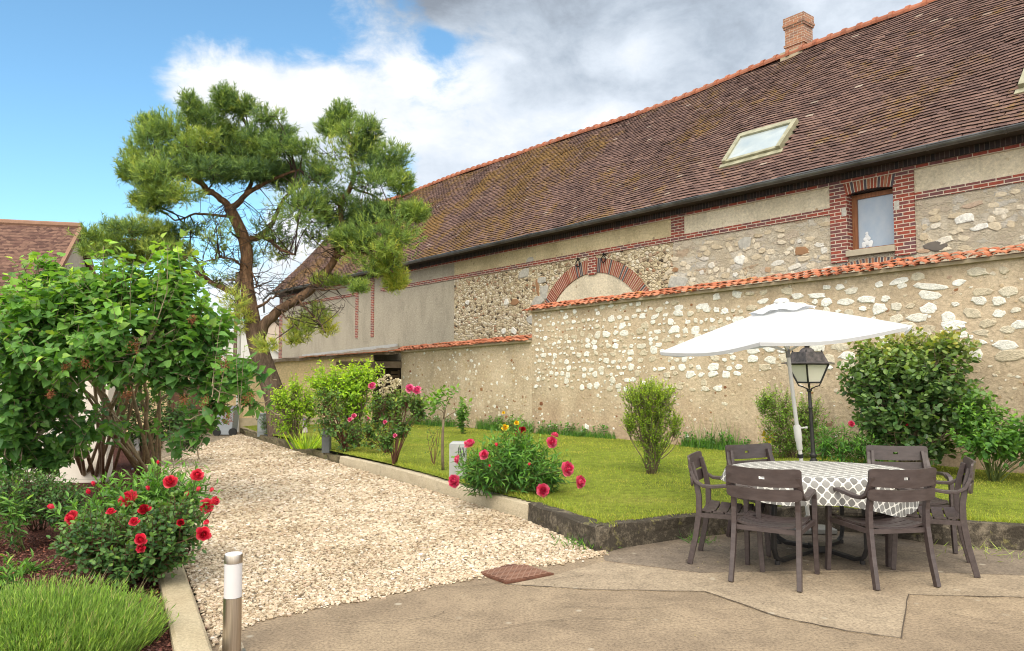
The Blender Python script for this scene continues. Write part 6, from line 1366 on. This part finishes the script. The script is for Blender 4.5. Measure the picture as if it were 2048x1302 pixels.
# pink peony in the middle of the lawn edge
pc_ = lawn(1028, 985); Yc = pc_.y
pk, spr, r_ = shrub("peony_bush", "round green peony bush with big magenta blooms at the lawn's edge", "flowering bush", pc_, [eb(1020, 930, 100, 50, Yc, .45), eb(960, 945, 50, 40, Yc - .05, .3), eb(1090, 940, 58, 42, Yc - .05, .3), eb(1030, 900, 60, 36, Yc + .05, .3)], 340, .30, 10, .115, .85, LANCE, m_pleaf, m_gstem, 13, n_main=46, r0=.006, r1=.004, up=.85, shell=.35, droop=.32, zmin=.22, spread=58)
st = []
for x, y, k, s_, f in ((940, 891, 'peony', 1.0, (-.2, -.4, .8)), (918, 919, 'peony', .75, (-.9, -.3, .2)), (969, 911, 'peony', .85, (-.2, -.8, .5)), (911, 962, 'peony', 1.15, (-.5, -.9, .1)), (1109, 873, 'peony', .7, (.3, -.1, .9)), (1102, 886, 'peony', 1.0, (.3, -.8, .4)), (1132, 939, 'peony', 1.2, (.5, -.8, .3)), (1157, 964, 'peony', 1.05, (.7, -.7, .1)), (1085, 981, 'peony', 1.2, (.1, -1, .2)), (993, 893, 'bud', 1.3, (0, -.3, 1)), (1058, 931, 'bud', 1.2, (.1, -.6, .8)), (979, 934, 'bud', 1.0, (0, -.6, .8))):
    p = atY(x, y, Yc - .48 + (.25 if y < 900 else 0)); put_flower(pk, k, p, f, s_ * 1.12, "flower" if k != 'bud' else "bud"); st.append((np.array(pc_) + fr.normal(0, .1, 3) * (1, 1, 0), np.array(p) - np.array(f) * .01))
stem_to(pk, st, m_gstem)
b = lawn(1040, 905); ys, spr, r_ = shrub("rose_bush", "small rose bush with yellow and dark red blooms behind the magenta peony", "flowering bush", b, [eb(1025, 862, 36, 34, b.y, .2), eb(1050, 880, 20, 22, b.y, .15)], 55, .16, 8, .055, .8, OVAL, leaf_mat("light_rose_leaf", (.24, .34, .05), (.10, .20, .045), (.05, .11, .035)), m_rstem, 14, n_main=9, r0=.006, r1=.004, up=.7)
for x, y, k, s_ in ((1010, 857, 'yellow', 1.15), (1033, 847, 'yellow', .8), (1045, 861, 'crimson', 1.1), (1036, 867, 'crimson', .8), (1007, 826, 'yellow', .5)): put_flower(ys, k, atY(x, y, b.y - .2), (.0, -.8, .6), s_ * 1.35)
# upright shrub in the lawn
m_box = leaf_mat("privet_leaf", (.50, .58, .05), (.27, .42, .045), (.10, .21, .04), transl=.34)
b = lawn(1302, 948); kb_ = b.y / FPX
shrub("upright_shrub", "upright vase-shaped yellow-green shrub standing alone in the lawn", "shrub", b, [eb(1300, 790, 58, 28, b.y, .30, 1.5), eb(1300, 825, 52, 34, b.y, .28), eb(1305, 868, 42, 36, b.y, .24), eb(1306, 915, 26, 26, b.y, .16, .6), eb(1262, 850, 18, 20, b.y, .12), eb(1350, 850, 16, 30, b.y, .12)], 1250, .17, 10, .034, .62, OVAL, m_box, m_stem, 15, n_main=38, r0=.008, r1=.004, up=1.2, shell=.25, droop=.0, spread=48, thin=.0025, hub=.3)
# shrub behind the lamp, and the yellow leaved sprig
b = Vector((*atY(1590, 905, wy(1590, .7))[:2], .17)); shrub("garden_shrub", "loose light green shrub against the wall behind the lamp post", "shrub", b, [eb(1560, 830, 52, 60, b.y, .3), eb(1615, 840, 40, 60, b.y, .3), eb(1580, 885, 66, 28, b.y, .3), eb(1530, 800, 22, 26, b.y, .2)], 800, .18, 10, .040, .62, OVAL, leaf_mat("loose_leaf", (.40, .52, .07), (.20, .35, .06), (.08, .18, .04)), m_stem, 16, n_main=30, r0=.007, r1=.003, up=.9, shell=.2, thin=.0025)
b = lawn(1541, 915); t_, s__, r_ = shrub("yellow_sprig", "small plant with yellow leaves at the foot of the wall shrub", "plant", b, [eb(1540, 880, 14, 20, b.y, .06)], 7, .14, 4, .13, .7, LEAF, leaf_mat("yellow_leaf", (.72, .52, .03), (.62, .46, .03), (.40, .36, .05)), m_gstem, 17, n_main=3, r0=.004, r1=.003, up=.9)
# big dark shrub on the right
m_bleaf = leaf_mat("bronze_green_leaf", (.50, .38, .11), (.20, .31, .09), (.055, .13, .05), rough=.36, spec=.45)
b = Vector((*atY(1815, 925, wy(1815, .9))[:2], .2))
def bt(tt, q, zr, r, Pn): return np.clip(.05 + .2 * tt + .55 * np.clip((zr - .55) / .45, 0, 1) + r.normal(0, .1, len(tt)), 0, 1)
shrub("big_shrub", "large dark round-leaved shrub with bronze tips against the wall at right", "shrub", b, [eb(x, y, rx, ry, wy(x, d), dp, w) for x, y, rx, ry, d, dp, w in ((1800, 745, 95, 58, .75, .5, 1.2), (1750, 765, 66, 66, .9, .4, 1), (1880, 750, 66, 70, .75, .4, 1), (1820, 820, 112, 62, .9, .45, 1), (1745, 705, 44, 28, .7, .3, 1), (1900, 690, 44, 24, .6, .3, 1), (1935, 820, 52, 56, .8, .35, 1), (1840, 890, 90, 36, .9, .35, .6), (1760, 850, 60, 40, .9, .3, .8), (1820, 690, 70, 26, .6, .3, .7))],
      900, .28, 9, .105, .86, OVAL, m_bleaf, m_stem, 18, n_main=36, r0=.014, r1=.005, up=.55, shell=.42, tintf=bt, thin=.0035, hub=.4)
b = Vector((*atY(1700, 930, wy(1700, 1.5))[:2], .2)); t_, s__, r_ = shrub("peony_bush", "low green peony bush with one red bud left of the big dark shrub", "flowering bush", b, [eb(1690, 890, 62, 40, b.y, .35), eb(1740, 895, 50, 36, b.y, .3), eb(1650, 880, 30, 34, b.y, .25)], 190, .26, 9, .10, .85, LANCE, m_pleaf, m_gstem, 19, n_main=24, r0=.005, r1=.003, up=.7, shell=.3)
put_flower(t_, 'peony', atY(1702, 849, b.y - .25), (0, -.8, .5), .8); put_flower(t_, 'bud', atY(1812, 851, b.y - .3), (0, -.8, .5), 1.3, "bud")
b = Vector((*atY(1985, 925, wy(1985, .9))[:2], .2)); shrub("garden_shrub", "light green leafy shrub at the right edge beside the big dark shrub", "shrub", b, [eb(1970, 880, 60, 44, b.y - .1, .35), eb(2030, 870, 50, 50, b.y - .1, .35), eb(1950, 830, 46, 50, b.y + .2, .3), eb(2070, 880, 40, 40, b.y, .3)], 330, .22, 9, .085, .75, LEAF, m_lily, m_gstem, 20, n_main=24, r0=.007, r1=.004, up=.7, shell=.35)

# ---- border between drive and lawn, near to far
# sapling with a bare stem
b = lawn(886, 940); sp_ = thing("sapling", "slender sapling with a bare stem and a tuft of leaves on the lawn", "sapling", tuple(b)); r = np.random.default_rng(22)
j = atY(887, 838, b.y); mb = MB(); mb.tube(curve(b, j, r, .01, 6), [.022, .021, .02, .02, .019, .018], 8)
ends = []
for x, y in ((876, 800), (901, 795), (868, 815), (915, 820), (893, 812)): e = np.array(atY(x, y, b.y + r.uniform(-.1, .1))); mb.tube(curve(j, e, r, .12, 6), [.012, .010, .008, .006, .005, .004], 5); ends.append(e)
mb.build("trunk", m_stem, sp_, smooth=True)
e = np.array(ends); k = np.array([0] * 10 + [2] * 6 + [3] * 2 + [1] * 2 + [4] * 2); S0 = e[k] + r.normal(0, .05, (len(k), 3)); D_ = unit(rvec(r, len(k)) * .6 + UPV * .6); Pn, D, N, tt, q = shoot_leaves(r, (S0, D_, np.full(len(k), .16), np.ones(len(k)), None), 6)
leafset("crown", LEAF, Pn, D, N, .085, .06, np.clip(.5 + .4 * tt, 0, 1), m_lily, sp_)
# twiggy stems beside it
b = lawn(868, 930); r = np.random.default_rng(23); tw_ = thing("twiggy_plant", "few bare reddish twigs beside the sapling", "plant", tuple(b)); mb = MB()
for k in range(7): e = np.array(b) + np.array((r.uniform(-.12, .12), r.uniform(-.1, .1), r.uniform(.4, .62))); mb.tube(curve(b, e, r, .08, 5), [.006, .005, .005, .004, .003], 4)
mb.build("stem", m_rstem, tw_); p_ = np.array(b) + np.stack((r.uniform(-.12, .12, 60), r.uniform(-.1, .1, 60), r.uniform(.1, .6, 60)), -1); leafset("foliage", OVAL, p_, rvec(r, 60), rvec(r, 60), .03, .02, r.random(60) * .6, m_rleaf, tw_)
b = lawn(925, 868); shrub("garden_shrub", "small bright green bush at the foot of the lower wall", "shrub", b, [eb(925, 830, 14, 32, b.y, .16)], 40, .2, 8, .10, .75, LEAF, m_lily, m_gstem, 24, n_main=8, r0=.008, r1=.004, up=.9, shell=.3)
m_bright = leaf_mat("bright_leaf", (.58, .70, .05), (.33, .52, .05), (.12, .27, .04), transl=.38)
b = lawn(715, 893); shrub("young_tree", "bushy young tree with bright yellow-green leaves before the open shed", "tree", b, [eb(690, 775, 66, 44, b.y, .6, 1.3), eb(725, 755, 40, 34, b.y, .4), eb(650, 765, 34, 38, b.y, .4), eb(700, 815, 50, 30, b.y, .4, .7)], 420, .34, 9, .10, .62, LEAF, m_bright, m_stem, 25, n_main=18, r0=.02, r1=.006, up=.5, shell=.45, thin=.004, hub=.5, stem_name="trunk")
b = lawn(590, 880); shrub("young_shrub", "bright green shrub in front of the pine trunk", "shrub", b, [eb(590, 800, 42, 34, b.y, .45), eb(560, 800, 24, 30, b.y, .3), eb(620, 810, 30, 40, b.y, .35), eb(575, 845, 40, 28, b.y, .35, .7), eb(592, 770, 14, 16, b.y, .2)], 330, .28, 8, .082, .62, LEAF, m_bright, m_stem, 26, n_main=16, r0=.014, r1=.006, up=.6, shell=.4, thin=.004)
b = lawn(545, 866); shrub("garden_shrub", "small dark shrub beside the grey cabinet at the drive's end", "shrub", b, [eb(545, 845, 30, 22, b.y, .3)], 110, .18, 8, .05, .7, OVAL, m_rleaf, m_stem, 27, n_main=12, r0=.008, r1=.004)
# rose bushes with pink flowers
specs = [("tall dark leaved rose bush with pink roses under the young tree", (690, 903), [(665, 840, 46, 46), (700, 870, 36, 36), (655, 800, 30, 30)], [(708, 833, .9), (700, 840, .8), (735, 838, .7)], 28),
         ("open rose bush with pale and pink roses before the shed opening", (775, 905), [(765, 815, 40, 44), (740, 860, 30, 34), (800, 800, 34, 26)], [(744, 773, 1.3), (770, 845, .7)], 29),
         ("leggy rose bush with two pink roses in front of the lower wall", (790, 928), [(818, 800, 30, 18), (838, 818, 20, 22), (800, 850, 30, 26), (775, 880, 20, 20)], [(820, 779, 1.3), (834, 782, 1.3), (790, 872, .6)], 30)]
for lab, (bx, by), bl, fl, sd in specs:
    b = lawn(bx, by); t_, s__, r_ = shrub("rose_bush", lab, "rose bush", b, [eb(x, y, w, h, b.y, (w + h) / 2 * b.y / FPX) for x, y, w, h in bl], 170, .22, 8, .068, .72, OVAL, leaf_mat("border_rose_leaf", (.32, .38, .08), (.11, .22, .055), (.045, .11, .04)), m_rstem, sd, n_main=18, r0=.010, r1=.004, up=.6, shell=.3, thin=.0035, hub=.4)
    for x, y, s_ in fl: put_flower(t_, 'pinkrose', atY(x, y, b.y - .35), (.1, -.8, .5), s_ * 1.25)
    if sd == 29:
        m_cr = petal_mat("cream_petal", (.50, .42, .26), (.66, .58, .40), (.74, .68, .52)); n = 150
        for x, y in ((775, 757), (763, 765), (790, 768), (781, 778), (767, 783), (795, 765)):
            c = np.array(atY(x, y, b.y - .3)); u = rvec(r_, 70); leafset("flower_head", PETAL, c + u * .05, unit(u + UPV * .2), rvec(r_, 70), .035, .04, r_.random(70), m_cr, t_)
# iris leaves
b = lawn(612, 897); r = np.random.default_rng(40); ir = thing("iris_clump", "clump of narrow arching iris leaves beside the drive", "plant", tuple(b)); n = 90; a = r.uniform(0, 6.28, n)
D = unit(np.stack((np.cos(a) * .7, np.sin(a) * .7, r.uniform(.5, 1.4, n)), -1)); leafset("foliage", BLADE, np.array(b) + np.stack((np.cos(a) * r.uniform(0, .3, n), np.sin(a) * .12, 0 * a), -1), D, rvec(r, n), r.uniform(.25, .5, n), .022, np.clip(r.normal(.6, .25, n), 0, 1), m_bright, ir)
# weeds along the foot of the garden walls
for lab, x0, x1, h, sd, mt, nn_ in (("weeds and long grass at the wall foot left of the upright shrub", 1080, 1235, .16, 41, m_pleaf, 46), ("weeds and long grass at the wall foot right of the upright shrub", 1370, 1500, .18, 42, m_pleaf, 30), ("leafy weeds at the wall foot behind the yellow rose", 960, 1070, .26, 43, m_lily, 50), ("tall grass stalks before the wall beside the loose shrub", 1400, 1480, .55, 44, m_lily, 0), ("leafy weeds at the foot of the lower wall near the sapling", 820, 915, .18, 45, m_pleaf, 30)):
    a0_, a1_ = onP(x0, 860, P_GW)[0], onP(x1, 860, P_GW)[0]; r = np.random.default_rng(sd); n = 900 if h < .4 else 90
    def foot(n): a = a0_ + (a1_ - a0_) * r.random(n); p = P_GW - .03 - np.abs(r.normal(0, .09, n)); x, y = a * EX[0] + p * EY[0], a * EX[1] + p * EY[1]; return np.stack((x, y, lz(x, y)), -1)
    q_ = foot(1)[0]; t_ = thing("weed_patch", lab, "weeds", tuple(XYZ((a0_ + a1_) / 2, P_GW - .08, q_[2])))
    leafset("grass_blades", BLADE, foot(n), unit(rvec(r, n) * .4 + UPV), rvec(r, n), r.uniform(.4, 1.3, n) * h, .012, np.clip(r.normal(.4, .2, n), 0, 1), m_lily, t_)["kind"] = "stuff"
    if nn_:
        s0 = foot(nn_); s0[:, 2] += r.uniform(.0, h * .9, nn_); Pn, D, N, tt, q = shoot_leaves(r, (s0, unit(rvec(r, nn_) * .5 + UPV), np.full(nn_, .16), np.ones(nn_), None), 7); leafset("foliage", LEAF, Pn, D, N, .065, .045, np.clip(tt * .5 + .1, 0, 1), mt, t_)["kind"] = "stuff"
# weeds at the kerb corner
for lab, px_, py_, w, sd in (("green weeds growing from the gravel at the kerb's corner", 1165, 1095, .20, 46), ("tuft of weeds at the kerb foot beside the left chair", 1400, 1083, .12, 47), ("straggly dry weeds on the terrace at the right kerb", 1960, 1100, .35, 48)):
    b = onz(px_, py_); r = np.random.default_rng(sd); t_ = thing("weed_patch", lab, "weeds", tuple(b)); n = 150
    p_ = np.array(b) + np.stack((r.normal(0, w, n) * .6, r.normal(0, w * .5, n), 0 * np.arange(n)), -1)
    leafset("grass_blades", LANCE if sd == 46 else BLADE, p_, unit(rvec(r, n) * 1.0 + UPV * (.7 if sd < 48 else .25)), rvec(r, n), r.uniform(.05, .14, n), .022 if sd == 46 else .006, np.clip(r.normal(.45 if sd < 48 else .9, .2, n), 0, 1), m_lily if sd < 48 else m_lav, t_)["kind"] = "stuff"

# ================================================================ LOOSE GRAVEL, GRASS
def scatter(poly, dens, n_try, r, zf):
    xs = [p[0] for p in poly]; ys = [p[1] for p in poly]; x = r.uniform(min(xs), max(xs), n_try); y = r.uniform(min(ys), max(ys), n_try)
    k = inpoly(x, y, poly) & (r.random(n_try) < dens(x, y)); return x[k], y[k], zf(x[k], y[k])
r = np.random.default_rng(60)
G_OUT = LK[1:4] + [LK[4], kpt(478, 868)] + [(x - .02, y) for x, y in RK[::-1]] + [(x, y - .02) for x, y in TE[::-1]]
G_OUT = [(p[0] + .01, p[1]) for p in G_OUT]
x, y, z = scatter(G_OUT, lambda x, y: np.clip((6.2 / np.hypot(x, y)) ** 1.6, .12, 1) * .95, 520000, r, GRAVZ)
# a few stray stones over the concrete edge
te = np.array(TE); k = r.integers(0, len(te) - 1, 5200); f = r.random(5200)[:, None]; ed = te[k] * (1 - f) + te[k + 1] * f
sx, sy = ed[:, 0] + r.normal(0, .05, 5200), ed[:, 1] - np.abs(r.normal(0, .055, 5200)) + .05; m_ = (sy > 0)
x, y, z = np.concatenate((x, sx)), np.concatenate((y, sy)), np.concatenate((z, np.full(len(sx), .004)))
n = len(x); dist = np.hypot(x, y); size = r.uniform(.0075, .0185, n) * np.clip(dist / 6.5, .9, 1.6)
cube = np.array([(-1, -1, -1), (1, -1, -1), (1, 1, -1), (-1, 1, -1), (-1, -1, 1), (1, -1, 1), (1, 1, 1), (-1, 1, 1)], float)
cf = np.array([(3, 2, 1, 0), (4, 5, 6, 7), (0, 1, 5, 4), (1, 2, 6, 5), (2, 3, 7, 6), (3, 0, 4, 7)])
Vs = cube[None] * r.uniform(.55, 1.0, (n, 8, 1)) * r.uniform(.7, 1.0, (n, 8, 3)) * np.stack((r.uniform(.8, 1.4, n), r.uniform(.6, 1.0, n), r.uniform(.35, .7, n)), -1)[:, None] * size[:, None, None]
a = r.uniform(0, 6.28, n); ti = r.normal(0, .35, n); ca, sa, ct, s_t = np.cos(a), np.sin(a), np.cos(ti), np.sin(ti)
Vy = Vs[..., 1] * ct[:, None] - Vs[..., 2] * s_t[:, None]; Vz = Vs[..., 1] * s_t[:, None] + Vs[..., 2] * ct[:, None]; Vx = Vs[..., 0]
V = np.stack((Vx * ca[:, None] - Vy * sa[:, None] + x[:, None], Vx * sa[:, None] + Vy * ca[:, None] + y[:, None], Vz + (z + size * .35)[:, None]), -1)
F = (np.arange(n)[:, None, None] * 8 + cf[None]).reshape(-1, 4)
g = G("gravel_stone", .85, .25); c_ = g.ramp(g.isl(), [(0, (.26, .20, .14)), (.14, (.42, .33, .23)), (.4, (.55, .46, .345)), (.7, (.64, .56, .44)), (.88, (.56, .43, .33)), (1, (.78, .74, .68))])
c_ = g.mix(.8, c_, g.ramp(g.noise(g.map(g.obj(), (1, 1, .0)), 1.1, 5, .6), [(.32, (.72, .66, .58)), (.6, (1.06, 1.05, 1.04))]), 'MULTIPLY')
m_gs = g.out(g.mix(.5, c_, g.ramp(g.noise(g.obj(), 60, 3), [(.3, .7), (.7, 1.15)]), 'MULTIPLY'))
link("gravel_stones", raw_mesh("gravel_stones", V.reshape(-1, 3), F.ravel(), np.arange(len(F)) * 4, np.full(len(F), 4), [m_gs]))["kind"] = "stuff"
bpy.data.objects["gravel_stones"]["label"] = "loose cream gravel stones covering the drive"
# mulch chips
x, y, z = scatter([(-4.2, 4.0), (-1.95, 4.0), LK[1], LK[2], (LK[2][0] - .3, LK[2][1] + 1.2), (-5.2, 7.2)], lambda x, y: .9 + 0 * x, 16000, r, lambda x, y: bedz(x, y) + .015); n = len(x)
leafset("mulch_chips", OVAL, np.stack((x, y, z + .02 * r.random(n)), -1), unit(rvec(r, n) * (1, 1, .4)), unit(rvec(r, n) * .6 + UPV), r.uniform(.015, .035, n), .018, r.random(n), leaf_mat("mulch_chip", (.28, .12, .09), (.17, .06, .045), (.07, .03, .025), transl=.0))["kind"] = "stuff"
# lawn grass
x, y, z = scatter(LAWN, lambda x, y: np.clip((7.5 / np.hypot(x, y)) ** 1.5, .1, 1), 420000, r, lz); n = len(x)
pn = np.sin(x * 2.1 + 1.3 * np.sin(y * 1.7)) * np.sin(y * 2.6 + np.sin(x * 3.1)); ds = np.hypot(x, y)
m_grass = leaf_mat("grass_blade", (.54, .48, .12), (.33, .40, .05), (.15, .25, .03), rough=.6, transl=.3, var=.3)
leafset("grass", BLADE, np.stack((x, y, z - .004), -1), unit(rvec(r, n) * .75 + UPV), rvec(r, n), r.uniform(.018, .042, n) * (1 + .25 * pn), .0042 * np.clip(ds / 8, 1, 2.0), np.clip(.42 + .15 * pn + .22 * np.sin(x * .8 + 1.1 * np.sin(y * .6)) * np.sin(y * .9 + x * .35) + .35 * (np.sin(x * 3.7 + y) * np.sin(y * 4.3 - x * .6) > .72) + r.normal(0, .2, n), 0, 1), m_grass)["kind"] = "stuff"
# longer grass hanging over the kerbs
ln = np.array([RK[3], RK[2], RK[1], RK[0]] + FK); k = r.integers(0, len(ln) - 1, 6500); seg = np.linalg.norm(ln[1:] - ln[:-1], axis=1); k = r.choice(len(ln) - 1, 6500, p=seg / seg.sum()); f = r.random(6500)[:, None]
q = ln[k] * (1 - f) + ln[k + 1] * f; q = q + np.where((k < 3)[:, None], np.array((.17, .10)), np.array((0, .19))) + r.normal(0, .03, (6500, 2))
leafset("grass", BLADE, np.stack((q[:, 0], q[:, 1], lz(q[:, 0], q[:, 1])), -1), unit(rvec(r, 6500) * .8 + UPV), rvec(r, 6500), r.uniform(.03, .085, 6500), .005, np.clip(r.normal(.5, .22, 6500), 0, 1), m_grass)["kind"] = "stuff"
# moss and stones lying about the near bollard and drain
r = np.random.default_rng(77)
for k in range(7):
    c = onz(450 + r.uniform(-8, 28), 1292 + r.uniform(-4, 8)); mb = MB(); s_ = r.uniform(.02, .04); mb.v = [tuple(np.array(c) + (v * r.uniform(.7, 1.1, 3) * (s_, s_ * .8, s_ * .5)) + (0, 0, s_ * .4)) for v in cube]; mb.n = 8
    for f_ in cf: mb.f.append(tuple(f_)); mb.m.append(0)
    tag(mb.build("pebble", m_gs, None, loc=tuple(c)), "loose pebble lying at the foot of the nearest bollard light", "pebble", "pebbles at the bollard's foot")
# leaf litter and grit blown over the terrace and the gravel
r = np.random.default_rng(92)
n = 520; x = r.uniform(-1.3, 5.2, n); y = r.uniform(3.6, 6.9, n); k = ~inpoly(x, y, [(a, b) for a, b in G_OUT]); x, y = x[k], y[k]; n = len(x)
d = np.min(np.hypot(x[:, None] - np.array(FK)[None, :, 0], y[:, None] - np.array(FK)[None, :, 1]), 1); k = r.random(n) < np.clip(.9 - d * .35, .12, 1); x, y = x[k], y[k]; n = len(x)
leafset("litter", OVAL, np.stack((x, y, np.full(n, .010)), -1), rvec(r, n) * (1, 1, .15), unit(rvec(r, n) * .35 + UPV), r.uniform(.008, .022, n), .010, r.random(n), leaf_mat("dry_litter", (.42, .36, .22), (.24, .17, .09), (.10, .075, .05), transl=0.0))["kind"] = "stuff"
x, y, z = scatter(G_OUT, lambda x, y: np.where(np.hypot(x, y) > 13, .5, .05), 3200, r, GRAVZ); n = len(x)
leafset("litter", OVAL, np.stack((x, y, z + .03), -1), rvec(r, n) * (1, 1, .2), unit(rvec(r, n) * .4 + UPV), r.uniform(.02, .05, n), .025, r.random(n), leaf_mat("brown_litter", (.24, .15, .08), (.14, .085, .05), (.07, .045, .03), transl=0.0))["kind"] = "stuff"
